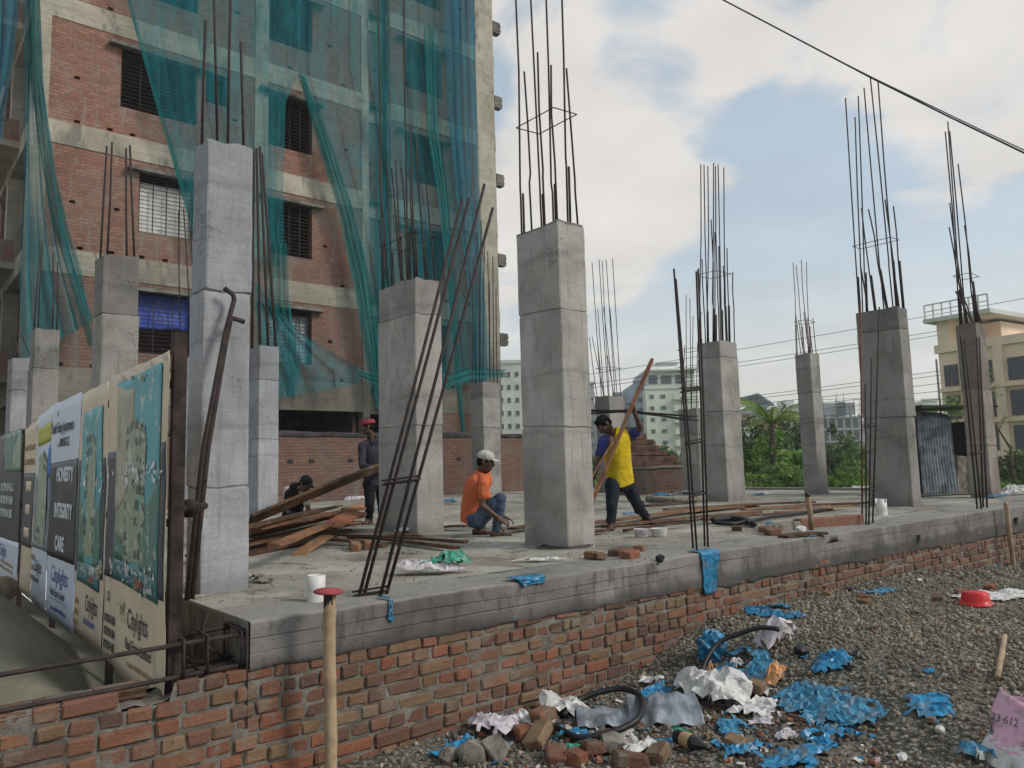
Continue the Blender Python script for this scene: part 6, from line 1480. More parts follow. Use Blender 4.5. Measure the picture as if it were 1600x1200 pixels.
# man in the yellow shirt, turning a long plank
d0 = 9.55
J = jj(pelvis=(969, 750, 9.75), waist=(967, 728, 9.72), chest=(963, 700, 9.66), neck=(957, 679, 9.6), head=(944, 664, 9.5), shL=(986, 681, 9.78), shR=(943, 691, 9.45), elL=(1001, 669, 9.62), wrL=(992, 646, 9.5), elR=(934, 722, 9.38), wrR=(929, 741, 9.3),
       hipL=(980, 756, 9.82), hipR=(958, 756, 9.66), knL=(994, 786, 9.9), anL=(1010, 811, 10.2), knR=(956, 790, 9.5), anR=(955, 820, 9.45))
J['toeL'] = A(-.1, -1., 0); J['toeR'] = A(-.75, -.6, 0)
J['anR'][2] = SLAB+.085; J['anL'][2] = SLAB+.085
RX = M[:, 0]; RB = -M[:, 2]; RU = A(0, 0, 1)         # to the right, away from the camera, up
YEL_ = fab('yellow_jersey', (.55, .40, .02)); BLU_ = fab('blue_jersey', (.045, .055, .20)); JEAN = fab('dark_jeans', (.018, .024, .034)); JEAN2 = fab('blue_jeans', (.06, .09, .14)); ORA_ = fab('orange_shirt', (.55, .14, .06))
pl0, pl1 = ond(1019, 562, 9.55), ond(922, 792, 9.15)
pd = unit(pl1-pl0)
o, T, R = person('standing man in a yellow shirt with blue sleeves turning a long plank', J, -RX*.75-RB*.40-RU*.85, RU-RX*.55, shirt=YEL_, sleeve=BLU_, trousers=JEAN,
       hands={'L': (unit(-RX*.25+RU*1.), -RB*.6-RX*.6, 1.05, 0, 1), 'R': (unit(pd*.2-RU*.9-RX*.3), RX*.8+RB*.2, 1.0, 0, -1)}, build=1.02)
hair(T, R, o)
k = MB(); k.cap(J['neck']+RX*.02, J['chest']+A(0, 0, .12)-RB*.06, .066, .06)
# chest badge
c = J['chest']-RB*.135-RX*.04+RU*.02; k = MB(); k.ell(c, .022, .012, .026, np.stack([RX, RB, RU], 1)); k.build('badge', BLU_, o, True)
plank('long brown plank held upright by the man in the yellow shirt', pl0, pl1, .10, .035, .85, .5, None, seed=101, red=.5)
plank('short pale batten held low by the man in the yellow shirt', ond(958, 690, 9.25), ond(920, 756, 9.2), .035, .02, 1.4, 0, None, seed=102)
# squatting man in orange
J = jj(pelvis=(738, 806, 9.0), waist=(738, 786, 8.98), chest=(746, 756, 8.95), neck=(753, 738, 8.93), head=(759, 722, 8.9), shL=(748, 752, 9.13), shR=(756, 755, 8.77), elL=(768, 790, 9.15), wrL=(786, 806, 9.05), elR=(753, 790, 8.72), wrR=(778, 809, 8.72),
       hipL=(741, 809, 9.12), hipR=(741, 811, 8.88), knL=(778, 782, 9.2), knR=(782, 779, 8.86), anL=(748, 827, 9.2), anR=(776, 829, 8.86))
J['toeL'] = A(.9, -.35, 0); J['toeR'] = A(.9, -.35, 0); J['anL'][2] = SLAB+.085; J['anR'][2] = SLAB+.085
o, T, R = person('man in an orange shirt and pale cap squatting on the slab', J, RX*.96-RB*.18-RU*.18, RU+RX*.1, shirt=ORA_, trousers=JEAN2, hands={'L': (RX*.8-RU*.4, -RU, .6, 0, -1), 'R': (RX*.85-RU*.45, -RU*.5+RB*.6, .7, 0, 1)}, build=1.0, collar=MATS['whitepl'])
hair(T, R, o)
CAP = fab('pale_cap', (.46, .45, .42))
k = MB(); k.ell(T(0, -.012, .062), .090, .106, .078, R, 20, 12); cp = remesh(k, 'cap', CAP, o, .009, 3)
k = MB(); S, Q = np.meshgrid(np.linspace(-1.2, 1.2, 13), np.linspace(0, 1, 5)); 
k.grid(np.array([[T(.082*math.sin(s)*(1-.1*q), .055+.035*math.cos(s)+q*.075*math.cos(s*.8), .062-.018*q-.012*abs(s)) for s in np.linspace(-1.2, 1.2, 13)] for q in np.linspace(0, 1, 5)])); b_ = k.build('brim', CAP, o, True); mod_solid(b_, .005)
# man with the red headcloth behind the thick column
J = jj(pelvis=(586, 752, 11.6), waist=(585, 735, 11.6), chest=(583, 708, 11.55), neck=(580, 688, 11.5), head=(574, 667, 11.45), shL=(602, 697, 11.75), shR=(566, 698, 11.4), elL=(607, 728, 11.6), wrL=(592, 736, 11.3), elR=(566, 728, 11.2), wrR=(580, 731, 11.05),
       hipL=(595, 757, 11.65), hipR=(577, 757, 11.5), knL=(597, 788, 11.6), anL=(597, 815, 11.7), knR=(578, 788, 11.4), anR=(577, 815, 11.5))
J['toeL'] = A(-.6, -.8, 0); J['toeR'] = A(-.9, -.5, 0); J['anL'][2] = SLAB+.085; J['anR'][2] = SLAB+.085
DKS = MT('checked_shirt', .9, .1)
ch = DKS.new('ShaderNodeTexChecker'); ch.inputs['Scale'].default_value = 34; DKS.L.new(DKS.co, ch.inputs[0]); DKS.put(ch.inputs[1], (.022, .020, .035)); DKS.put(ch.inputs[2], (.055, .048, .06)); DKS.col(ch.outputs[0])
o, T, R = person('man with a pink red headcloth standing half hidden behind the thick column', J, -RX*.92-RB*.25-RU*.12, RU, shirt=DKS.m, trousers=fab('black_trousers', (.014, .014, .018)), hands={'L': (-RX*.8-RU*.2, -RU, .9, 0, 1), 'R': (RX*.55+RB*.3-RU*.1, -RU*.3+RB*.8, 1.0, 0, -1)}, long_sleeve=True)
hair(T, R, o)
k = MB(); 
for q, (zz, rr) in enumerate(((.048, 1.0), (.062, 1.03), (.078, .98), (.092, .9))):
    pts = [T(.083*rr*math.cos(t), -.012+.099*rr*math.sin(t), zz+.006*math.sin(t*2+q)) for t in np.linspace(0, 2*math.pi, 25)]; k.tube(pts, .014, 8)
k.ell(T(0, -.012, .088), .074, .088, .030, R); remesh(k, 'headcloth', fab('red_headcloth', (.30, .05, .075)), o, .008, 2)
plank('long dark plank held up by the man with the red headcloth', ond(590, 731, 11.0), ond(392, 812, 8.9), .15, .04, .38, .9, None, seed=110)
# man with the dark cap bending down behind the timber heap
J = jj(pelvis=(458, 803, 12.3), waist=(459, 790, 12.25), chest=(462, 774, 12.1), neck=(468, 763, 12.0), head=(477, 757, 11.85), shL=(449, 768, 12.35), shR=(477, 772, 11.95), elL=(449, 797, 12.2), wrL=(462, 808, 12.), elR=(482, 798, 11.85), wrR=(474, 812, 11.75),
       hipL=(450, 808, 12.35), hipR=(468, 808, 12.2), knL=(462, 816, 11.9), anL=(452, 822, 12.3), knR=(482, 817, 11.9), anR=(470, 822, 12.2))
J['toeL'] = A(.5, -.9, 0); J['toeR'] = A(.5, -.9, 0)
for q in J:
    if q[:2] in ('kn', 'an'): J[q][2] = SLAB+(.12 if q[0] == 'k' else .10)
o, T, R = person('crouching man with a dark cap and beige open shirt behind the long plank', J, RX*.8-RB*.45-RU*.5, RU+RX*.3, shirt=fab('black_tee', (.014, .014, .017)), sleeve=fab('beige_shirt', (.40, .35, .30)), trousers=JEAN, hands={'L': (RX*.6-RU*.6, -RU, .8, 0, 1), 'R': (-RU*.8-RB*.3, -RX, .8, 0, -1)})
hair(T, R, o); CAPD = fab('dark_cap', (.016, .018, .018))
k = MB(); k.ell(T(0, -.012, .060), .090, .106, .082, R, 20, 12); remesh(k, 'cap', CAPD, o, .009, 3)
k = MB(); k.grid(np.array([[T(.082*math.sin(s)*(1-.1*q), .055+.035*math.cos(s)+q*.085*math.cos(s*.8), .062-.022*q-.012*abs(s)) for s in np.linspace(-1.2, 1.2, 13)] for q in np.linspace(0, 1, 5)])); b_ = k.build('brim', CAPD, o, True); mod_solid(b_, .005)
k = MB(); lat = unit(J['shL']-J['shR']); k.cap(J['shL']+RB*.03, J['waist']+lat*.1+RB*.04, .09, .085); k.cap(J['neck']+RB*.06-RU*.05, J['waist']+RB*.07, .085, .085); remesh(k, 'open_shirt', fab('beige_shirt_back', (.42, .36, .31)), o, .013, 5)
# ------------------------------------------------------------------ far buildings
def at(u, d, z=.3):
    p = ond(u, 715, d); p[2] = z; return p
def zpx(v, u, d): return ond(u, v, d)[2]
def block(name, label, u0, u1, vtop, d, mat, deep=14, wins=(), wmat=None, parts=(), yaw=0., group=None, z0=.25, roofmat=None, slabs=0):
    """a building whose front runs from pixel u0 to u1 at distance d; wins: (fx0, fx1, fz0, fz1) fractions of its front"""
    a, b_ = at(u0, d), at(u1, d*(1+yaw)); w = np.linalg.norm(b_-a); R = frame(b_-a); h = zpx(vtop, (u0+u1)/2, d)-z0
    o = empty(name, (a+b_)/2, label, 'building', group); T = lambda x, y, z: a+R[:, 0]*x+R[:, 1]*y+A(0, 0, z0-.3+z)
    def bx(K, x0, x1, y0, y1, z0_, z1_): K.add([T(x, y, z) for z in (z0_, z1_) for y in (y0, y1) for x in (x0, x1)], [(0, 2, 3, 1), (4, 5, 7, 6), (0, 1, 5, 4), (2, 6, 7, 3), (0, 4, 6, 2), (1, 3, 7, 5)])
    k = MB(); bx(k, 0, w, 0, deep, 0, h); bx(k, -.15, w+.15, -.15, .1, h+.005, h+.5); k.build('wall', mat, o)
    for q in wins:
        k = MB(); x0, x1, z0_, z1_ = q[0]*w, q[1]*w, q[2]*h, q[3]*h; bx(k, x0, x1, -.06, .02, z0_, z1_); fr = k.build('window', WFR, o)
        k = MB(); fx = min(.12, (x1-x0)*.12); n = max(1, int(round((x1-x0)/1.4)))
        for i in range(n): c0 = x0+(x1-x0)*i/n; c1 = x0+(x1-x0)*(i+1)/n; bx(k, c0+fx*.6, c1-fx*.6, -.09, -.062, z0_+fx, z1_-fx)
        k.build('pane', wmat or GLS, fr)
        if len(q) > 4 and q[4]:
            k = MB(); bx(k, x0-.3, x1+.3, -.9, -.065, z0_-.25, z0_-.1); bx(k, x0-.3, x1+.3, -.9, -.82, z0_-.1, z0_+.75); k.build('balcony', mat, o)
    for p in parts:
        k = MB(); bx(k, p[1]*w, p[2]*w, p[3], p[4], p[5]*h, p[6]*h); k.build(p[0], p[7], o)
    return o, T, w, h, bx
WHT = simple('white_plaster', (.52, .53, .50), .9, .10, .5); CRM = simple('pale_cream_plaster', (.56, .58, .50), .9, .08, .4); BEI = simple('beige_plaster', (.72, .575, .44), .9, .12, .4); GRYP = simple('grey_plaster', (.30, .32, .34), .9, .12, .5); RDP = simple('brick_plaster', (.26, .14, .11), .9, .2, .8); BLG = simple('blue_grey_plaster', (.30, .36, .43), .9, .1, .5)
WFR = simple('window_frame', (.42, .42, .40), .7, .1, 2); GLS = MT('window_glass', .12, .5); GLS.col((.045, .055, .065)); GLS = GLS.m; GLB = MT('blue_glass', .15, .5); GLB.col((.06, .10, .17)); GLB = GLB.m
def gridw(cols, rows, z0=.06, z1=.95, hf=.45, bal=()):
    out = []
    for r in range(rows):
        zb_ = z0+(z1-z0)*r/rows; hh = (z1-z0)/rows
        for i, (a, b_) in enumerate(cols): out.append((a, b_, zb_+hh*.3, zb_+hh*(.3+hf), i in bal))
    return out
D = 125.
o, T, w, h, bx = block('apartment_block', 'tall pale cream apartment block between the plank and the tied rebars', 1013, 1096, 606, D, CRM, 16, gridw(((.08, .16), (.28, .38), (.55, .80)), 7, 0, .98, .38, (2,)), None)
k = MB(); bx(k, .5, w*.96, .6, 12, h+.01, h+3.0); bx(k, .2, w, .0, 12.5, h+3.01, h+3.3); k.build('penthouse', WHT, o)
for f0, f1 in ((.08, .25), (.32, .52), (.60, .72)):
    k = MB(); bx(k, w*f0, w*f1, .5, .59, h+.9, h+2.3); k.build('window', GLS, o)
k = MB()
for i in range(9): bx(k, w*(.28+.05*i), w*(.28+.05*i)+.15, 1, 6, h+4.4, h+4.6)
bx(k, w*.3, w*.31, 2, 2.3, h+3.3, h+4.4); bx(k, w*.66, w*.67, 2, 2.3, h+3.3, h+4.4); bx(k, w*.26, w*.72, 2, 2.2, h+4.28, h+4.395); k.build('pergola', WHT, o)
block('apartment_block', 'narrow blue glazed tower joined to the left of the cream block', 995, 1012.5, 597, D+3, BLG, 14, gridw(((.2, .92),), 8, .02, .98, .6), GLB)
block('apartment_block', 'low white block seen above the shoulder of the man in yellow', 962, 995, 616, D+12, WHT, 14, gridw(((.1, .3), (.55, .8)), 6, .05, .95, .45), None)
block('apartment_block', 'white and grey block left of the column behind the man in yellow', 905, 932, 600, D+6, GRYP, 14, gridw(((.1, .4), (.55, .9)), 7, .05, .95, .5, (1,)), None)
block('apartment_block', 'tall white block between the draped building and the middle column', 768, 818, 566, 110, WHT, 16, gridw(((.3, .42), (.55, .66), (.8, .92)), 8, .04, .96, .42), None)
k = 0
o, T, w, h, bx = block('villa', 'grey house with a blue sloping roof among far buildings', 1170, 1203, 637, 170, GRYP, 12, gridw(((.1, .3), (.55, .7)), 4, .1, .95, .4), None)
k = MB(); k.add([T(-1, -1, h+2.3), T(w*.55, -1, h+3.2), T(w+1.5, -1, h+.55), T(-1, 12, h+2.3), T(w*.55, 12, h+3.2), T(w+1.5, 12, h+.55)], [(0, 1, 4, 3), (1, 2, 5, 4)]); r_ = k.build('roof', BLG, o); mod_solid(r_, .3)
block('apartment_block', 'white far block with a square roof tower left of the slim column', 1212, 1258, 636, 180, WHT, 12, gridw(((.08, .22), (.3, .42), (.55, .8)), 4, .1, .95, .5, (2,)), None, (('roof_room', .55, .85, 2, 8, 1.01, 1.14, WHT),))
block('apartment_block', 'grey lower block in front of the white far block', 1222, 1262, 655, 150, GRYP, 10, gridw(((.1, .35), (.6, .85)), 3, .1, .95, .5), None)
block('house', 'dark red house showing above the palm', 1198, 1226, 655, 140, RDP, 10, gridw(((.2, .4), (.6, .8)), 2, .2, .95, .4), None)
block('house', 'small white house at the foot of the slope beside the column with the dense bars', 1166, 1182, 672, 120, WHT, 8, gridw(((.2, .4), (.55, .8)), 2, .1, .9, .5), None)
block('house', 'red brown house behind the column with the dense bars', 1160, 1176, 650, 150, RDP, 8, gridw(((.3, .6),), 3, .1, .9, .4), None)
block('house', 'low white shed below the far scaffolded block', 1296, 1316, 704, 100, WHT, 8, gridw(((.2, .8),), 1, .2, .8, .4), None)
# concrete skeleton with scaffold poles
d = 190.; o = empty('skeleton_building', at(1320, d), 'far concrete skeleton building with scaffold poles and a teal sheet', 'building')
a, b_ = at(1286, d), at(1362, d); R = frame(b_-a); w = np.linalg.norm(b_-a); T = lambda x, y, z: a+R[:, 0]*x+R[:, 1]*y+A(0, 0, z)
def bxT(K, x0, x1, y0, y1, z0_, z1_): K.add([T(x, y, z) for z in (z0_, z1_) for y in (y0, y1) for x in (x0, x1)], [(0, 2, 3, 1), (4, 5, 7, 6), (0, 1, 5, 4), (2, 6, 7, 3), (0, 4, 6, 2), (1, 3, 7, 5)])
for i in range(4):
    k = MB(); bxT(k, 0, w, 0, 12, 2.4+3.0*i, 2.75+3.0*i); k.build('floor_slab', GRYP, o)
k = MB()
for i in range(7):
    for y in (.3, 11): bxT(k, w*i/6.2, w*i/6.2+.4, y, y+.4, -.3, 12.2)
k.build('columns', GRYP, o); o.children[-1]['kind'] = 'stuff'
k = MB(); bxT(k, 0, w, 6, 6.2, -.3, 11.8); k.build('back_wall', MATS['dark'], o)
k = MB(); bxT(k, w*.05, w*.75, .5, 9, 12.2, 15.2); k.build('upper_shell', GRYP, o)
k = MB(); bxT(k, w*.40, w*.55, .2, .45, 12.4, 15.4); k.build('teal_sheet', MATS['netdense'], o)
rg = np.random.default_rng(4); k = MB()
for i in range(22): x = w*rg.random(); k.tube([T(x, -.3, 9+3*rg.random()), T(x+rg.normal(0, .2), -.3, 14.5+3.2*rg.random())], .06, 4)
for z in (13.2, 14.6, 16.): k.tube([T(0, -.35, z), T(w, -.35, z+.1)], .05, 4)
s_ = k.build('scaffold_poles', MATS['iron'], o); s_['kind'] = 'stuff'
# beige house at the right
d = 46.
o, T, w, h, bx = block('beige_house', 'beige apartment house with large dark windows at the right edge', 1480, 1640, 548, d, BEI, 12, (), None, yaw=-.1)
Wd = simple('dark_glazing', (.05, .058, .075), .25, .3, .3)
for fz0, fz1 in ((.73, .90), (.47, .66), (.22, .40), (.02, .14)):
    for fx0, fx1 in ((.05, .20), (.34, .55), (.70, .95)):
        k = MB(); bx(k, fx0*w, fx1*w, -.05, .02, fz0*h, fz1*h); f_ = k.build('window', simple('dark_frame', (.12, .11, .10), .6), o)
        k = MB(); n = 2
        for i in range(n): c0 = fx0*w+(fx1-fx0)*w*i/n; c1 = fx0*w+(fx1-fx0)*w*(i+1)/n; bx(k, c0+.06, c1-.06, -.08, -.051, fz0*h+.08, fz1*h-.08)
        k.build('pane', Wd, f_)
    k = MB(); bx(k, 0, w, -.28, -.002, fz0*h-.32, fz0*h-.1); k.build('ledge', BEI, o)
for fx in (.27, .625):
    k = MB(); bx(k, fx*w-.25, fx*w+.25, -.2, -.004, 0, h); k.build('pilaster', BEI, o)
k = MB(); bx(k, 0, w*.13, .05, 7, h+.501, h+1.9); bx(k, w*.30, w*.5, 2, 7, h+.501, h+1.7); k.build('roof_room', BEI, o)
k = MB(); bx(k, -.5, w*.62, -.5, 8, h+1.905, h+2.15); k.build('roof_canopy', WHT, o)
k = MB(); 
for x in np.linspace(-.4, w*.6, 8): k.tube([T(x, -.4, h+2.15), T(x, -.4, h+3.0)], .05, 6)
k.tube([T(-.4, -.4, h+3.0), T(w*.6, -.4, h+3.0)], .045, 6); k.tube([T(-.4, -.4, h+2.6), T(w*.6, -.4, h+2.6)], .03, 6); k.build('railing', WHT, o)
# corrugated iron shed
a, b_ = onz(1444, 776, SLAB), onz(1502, 776, SLAB); a += A(.9, 1.2, -.5)*.6; b_ += A(.9, 1.2, -.5)*.6
o = empty('iron_shed', (a+b_)/2, 'small corrugated iron shed with a black roof between the two right columns', 'shed')
d = depth((a+b_)/2); a, b_ = ond(1444, 778, d), ond(1499, 778, d+.2); tz = ond(1460, 641, d)[2]-a[2]; R = frame(b_-a); L = np.linalg.norm(b_-a)
S, Q = np.meshgrid(np.linspace(0, 1, 110), np.linspace(0, 1, 14)); lean = .05
P = a+R[:, 0]*((S*L*(1-.16*(1-Q)*0+.0*Q)+.02*vnoise(S*2, Q*3, 3, 3, 1.))[..., None])+R[:, 1]*((.016*np.sin(S*L/.075*2*math.pi)+.06*Q+.05*vnoise(S*1.5, Q*1.5, 6, 3, 1.))[..., None])+A(0, 0, 1)*(Q*tz*(1-.05*S**6))[..., None]
k = MB(); k.grid(P); s_ = k.build('iron_sheet', MATS['zinc'], o, True); mod_solid(s_, .003)
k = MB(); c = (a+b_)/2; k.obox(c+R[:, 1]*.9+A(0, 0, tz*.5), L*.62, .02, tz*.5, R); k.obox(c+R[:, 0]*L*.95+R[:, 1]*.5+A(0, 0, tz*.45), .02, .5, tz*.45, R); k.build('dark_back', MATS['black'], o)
k = MB(); k.obox(c+R[:, 0]*L*.30+R[:, 1]*.35+A(0, 0, tz+.10), L*1.08, .75, .035, R@rot(.03, -.04, 0), .03); k.build('roof', MATS['black'], o)
k = MB(); k.obox(c+R[:, 0]*L*.86+R[:, 1]*.1+A(0, 0, .45), L*.3, .05, .42, R, .02, None, .01); k.build('block_wall', MATS['chunk'], o)

# ------------------------------------------------------------------ plants
def leaves(rg, ctr, n, spread, size, shape='leaf', droop=.3):
    """n leaf faces scattered in an ellipsoid; returns V, F, tint"""
    q = rg.normal(size=(n, 3)); q /= np.linalg.norm(q, axis=1)[:, None]; q *= (rg.random(n)**.45)[:, None]
    c = np.array(ctr)+q*np.array(spread)
    d = rg.normal(size=(n, 3)); d[:, 2] -= droop; d /= np.linalg.norm(d, axis=1)[:, None]; s = np.cross(d, rg.normal(size=(n, 3))); s /= np.linalg.norm(s, axis=1)[:, None]+1e-9
    L = size*rg.uniform(.6, 1.4, n)[:, None]; W = L*rg.uniform(.25, .45, n)[:, None]; nn = np.cross(d, s)
    V = np.stack([c-d*L, c+s*W+nn*W*.3, c+d*L, c-s*W+nn*W*.3], 1)
    t = rg.uniform(.6, 1.35, n)[:, None]*np.array([[1, 1, 1]])*np.where(rg.random((n, 1)) < .12, np.array([[1.5, 1.25, .8]]), 1)
    return V.reshape(-1, 3), np.arange(n*4).reshape(n, 4), np.repeat(t, 4, 0)
def plant(name, label, base, clumps, mat, size, seed, stems=True, cat='bush', group=None, trunk=None, trunk_r=.06):
    rg = np.random.default_rng(seed); o = empty(name, base, label, cat, group); V = []; Fq = []; T_ = []; off = 0; k = MB()
    for c, sp, n in clumps:
        sub = max(3, n//60)
        for _ in range(sub):
            qq = rg.normal(size=3); qq /= np.linalg.norm(qq); cc = np.array(c)+qq*np.array(sp)*rg.random()**.4*.9; f = rg.uniform(.55, 1.25)
            v, f_, t = leaves(rg, cc, n//sub, np.array(sp)*rg.uniform(.22, .42), size); V.append(v); Fq.append(f_+off); T_.append(t*f); off += len(v)
        b0 = np.array(base)+A(rg.normal(0, .1), rg.normal(0, .1), 0); mid = (b0+np.array(c))/2+rg.normal(0, .15, 3); k.tube([b0, mid, np.array(c)], [trunk_r, trunk_r*.6, trunk_r*.2], 6)
        for _ in range(3): e_ = np.array(c)+rg.normal(0, .6, 3)*np.array(sp); k.tube([mid, (mid+e_)/2+rg.normal(0, .08, 3), e_], [trunk_r*.4, trunk_r*.3, trunk_r*.1], 5)
    k.build('stem' if cat != 'tree' else 'trunk', MATS['bark'], o, True)
    fastmesh('foliage', np.concatenate(V), np.concatenate(Fq), MATS[mat], o, False, np.concatenate(T_)); return o
def pl(u, v, d): return ond(u, v, d)
GBUSH = 'bushes on the waste ground beyond the slab'
bushes = [(1178, 700, 34, (1.2, 1.2, 1.5), 1500, 'leafd', .13, 'dark green bush just right of the column with the dense bars'), (1190, 735, 27, (1.0, .9, .9), 1500, 'leafm', .10, 'mid green low bush in front of the dark bush'), (1225, 748, 25, (1.2, .8, .55), 1400, 'leafl', .08, 'bright green weed clump at the slab edge left of the slim column'), (1215, 715, 32, (1.0, 1, 1.3), 1200, 'leafm', .12, 'leafy bush below the palm'), (1245, 690, 38, (1.6, 1.5, 1.7), 1600, 'leafd', .15, 'dark tree like bush behind the slim column'), (1180, 757, 24, (.9, .7, .4), 900, 'leafl', .07, 'fresh green weeds left of the bright clump'), (1262, 752, 26, (1.2, .8, .5), 1000, 'leafl', .08, 'weeds with reddish tips touching the slim column'),
    (1305, 715, 40, (1.2, 1.2, 1.6), 1300, 'leafd', .14, 'dark shrub right of the slim column'), (1330, 712, 44, (2.0, 1.6, 1.1), 1500, 'leafl', .14, 'yellow green shrub before the far skeleton building'), (1312, 750, 27, (1.3, 1.0, .5), 900, 'leafm', .08, 'low weeds between the slim and the wide column'), (1440, 720, 24, (.35, .35, .95), 500, 'leafm', .09, 'thin plant against the iron shed'), (1575, 735, 24, (1.2, 1.0, .75), 1900, 'leafd', .08, 'dense dark bush at the right edge behind the brown column'), (1610, 725, 25, (1.0, 1.0, .9), 1400, 'leafd', .08, 'dark bush partly cut by the right edge of the frame'), (1560, 762, 21, (1.0, .5, .18), 900, 'leafl', .05, 'strip of bright ground plants at the right edge'), (1165, 725, 30, (.8, .8, 1.2), 900, 'leafd', .11, 'dark bush half hidden behind the column with the dense bars'), (1042, 712, 34, (.9, .6, .6), 600, 'leafd', .10, 'scraggly bush above the stepped brickwork'), (1350, 735, 34, (1.2, 1.0, .9), 900, 'leafm', .1, 'bush half hidden behind the wide column')]
for i, (u, v, d, sp, n, mt, sz, lab) in enumerate(bushes):
    c = pl(u, v, d); b0 = A(c[0], c[1], .3); plant('bush', lab, b0, [(c, sp, n), (A(c[0], c[1], (c[2]+.3)/2), (sp[0]*.95, sp[1]*.95, max(.2, (c[2]-.3)*.5)), n//2)], mt, sz, 200+i, group=GBUSH, trunk_r=.04)
# palm
PALML = m_leaf('palm_leaves', (.16, .24, .05), (.30, .33, .09))
def frond(K, base, az, L, lift, rg, w=.38, n=14):
    h = A(math.cos(az), math.sin(az), 0); s = A(-h[1], h[0], 0); P = [base+h*L*(t*.9)+A(0, 0, 1)*L*(lift*t-(.55+.2*lift)*t*t*1.2) for t in np.linspace(0, 1, n)]
    K.tube(P, np.linspace(.035, .008, n), 5)
    for i in range(1, n-1):
        t = i/(n-1); d = unit(P[i+1]-P[i-1]); ww = w*L*.55*math.sin(math.pi*min(1, t*.85+.12))
        for q in (-1, 1):
            for j in (0, .5):
                b0 = P[i]+d*j*L/n; e_ = b0+s*q*ww+d*ww*.55-A(0, 0, ww*.5)+rg.normal(0, .02, 3); K.add([b0-d*.03, b0+d*.03, e_], [(0, 1, 2)])
rg = np.random.default_rng(8); bp = pl(1208, 720, 27); cr = pl(1206, 664, 27)
o = empty('palm_tree', (bp[0], bp[1], .3), 'coconut palm with yellowing fronds in front of the far houses', 'palm tree'); k = MB(); k.tube([A(bp[0], bp[1], .2), (bp+cr)/2, cr], [.13, .10, .08], 10); k.build('trunk', MATS['bark'], o, True)
for i in range(13):
    k = MB(); frond(k, cr, i*2*math.pi/13+rg.uniform(-.2, .2), rg.uniform(1.5, 2.2), rg.uniform(.5, 1.5), rg); k.build('frond', PALML if i % 3 != 1 else MATS['leafm'], o)
o = empty('banana_plant', tuple(A(*pl(1246, 735, 29)[:2], .3)), 'banana plant with broad upright leaves touching the slim column', 'banana plant'); bp = A(*pl(1246, 735, 29)[:2], .3); k = MB(); k.tube([bp, bp+A(0, 0, 1.4)], [.1, .08], 8); k.build('stem', MATS['leafm'], o, True)
for i in range(7):
    k = MB(); az = i*.9+.3; h = A(math.cos(az), math.sin(az), 0); s = A(-h[1], h[0], 0); L = rg.uniform(1.3, 1.9); n = 10
    k.grid(np.array([[bp+A(0, 0, 1.2)+h*L*.6*t+A(0, 0, L*(1.0*t-.75*t*t))+s*w_*.24*math.sin(math.pi*min(1, t*.9+.08))-A(0, 0, .08*abs(w_)) for w_ in (-1, -.5, 0, .5, 1)] for t in np.linspace(0, 1, n)])); k.build('leaf', MATS['leafl' if i % 2 else 'leafm'], o, True)
# sparse tree at the right
o = empty('sparse_tree', tuple(A(*pl(1590, 740, 22)[:2], .3)), 'sparse tree with bare branches and a few light leaves at the right edge', 'tree'); rg = np.random.default_rng(12); k = MB(); tips = []
def limb(p, d, L, r, dep_):
    q = p+d*L; k.tube([p, (p+q)/2+rg.normal(0, .04*L, 3), q], [r, r*.8, r*.62], 6)
    if dep_ == 0: tips.append(q); return
    for _ in range(rg.integers(2, 4)):
        e_ = unit(d+rg.normal(0, .48, 3)+A(0, 0, .05)); limb(p+d*L*rg.uniform(.6, 1), e_, L*rg.uniform(.55, .8), r*.55, dep_-1)
bp = A(*pl(1592, 745, 22)[:2], .3); limb(bp, unit(A(0, 0, 1)-M[:, 0]*.10), 1.6, .06, 4); limb(bp+A(.3, .3, 0), unit(A(0, 0, 1)-M[:, 0]*.4), 1.5, .05, 4); k.build('trunk', MATS['bark'], o, True)
V = []; Fq = []; T_ = []; off = 0
for t in tips:
    if rg.random() < .42: v, f_, tt = leaves(rg, t, 26, (.28, .28, .16), .055); V.append(v); Fq.append(f_+off); T_.append(tt); off += len(v)
fastmesh('crown', np.concatenate(V), np.concatenate(Fq), MATS['leafl'], o, False, np.concatenate(T_))
# grass mound and rough grass beyond the slab
k = MB(); c = A(*pl(1345, 752, 40)[:2], .3); S, Q = np.meshgrid(np.linspace(0, 2*math.pi, 60), np.linspace(0, 1, 16)); rr = 2.4*(1+.15*vnoise(np.cos(S), np.sin(S), 3, 3, 1.)); 
k.grid(np.stack([c[0]+rr*Q*np.cos(S)*1.2, c[1]+rr*Q*np.sin(S)*1.2, .2+1.35*np.cos(Q*math.pi/2)+.10*vnoise(S*2, Q*4, 5, 4, 1.)*Q], -1)); tag(k.build('mound', MATS['grass'], None, True), kind='structure')
rg = np.random.default_rng(77); n = 30000; d = rg.uniform(0, 1, n)**1.6; X = 19.05+d*34; Y = -8+rg.random(n)*60; k_ = (Y < X*1.9+3); X, Y = X[k_], Y[k_]; n = len(X); H = rg.uniform(.08, .42, n)*(1+.8*(vnoise(X, Y, 4, 3, .3) > .1)); Z = fh(X, Y); az = rg.uniform(0, 6.28, n); W = rg.uniform(.02, .05, n); ln = rg.normal(0, .12, (2, n))
Vg = np.stack([np.stack([X-W*np.cos(az), Y-W*np.sin(az), Z-.02], -1), np.stack([X+W*np.cos(az), Y+W*np.sin(az), Z-.02], -1), np.stack([X+ln[0], Y+ln[1], Z+H], -1)], 1).reshape(-1, 3)
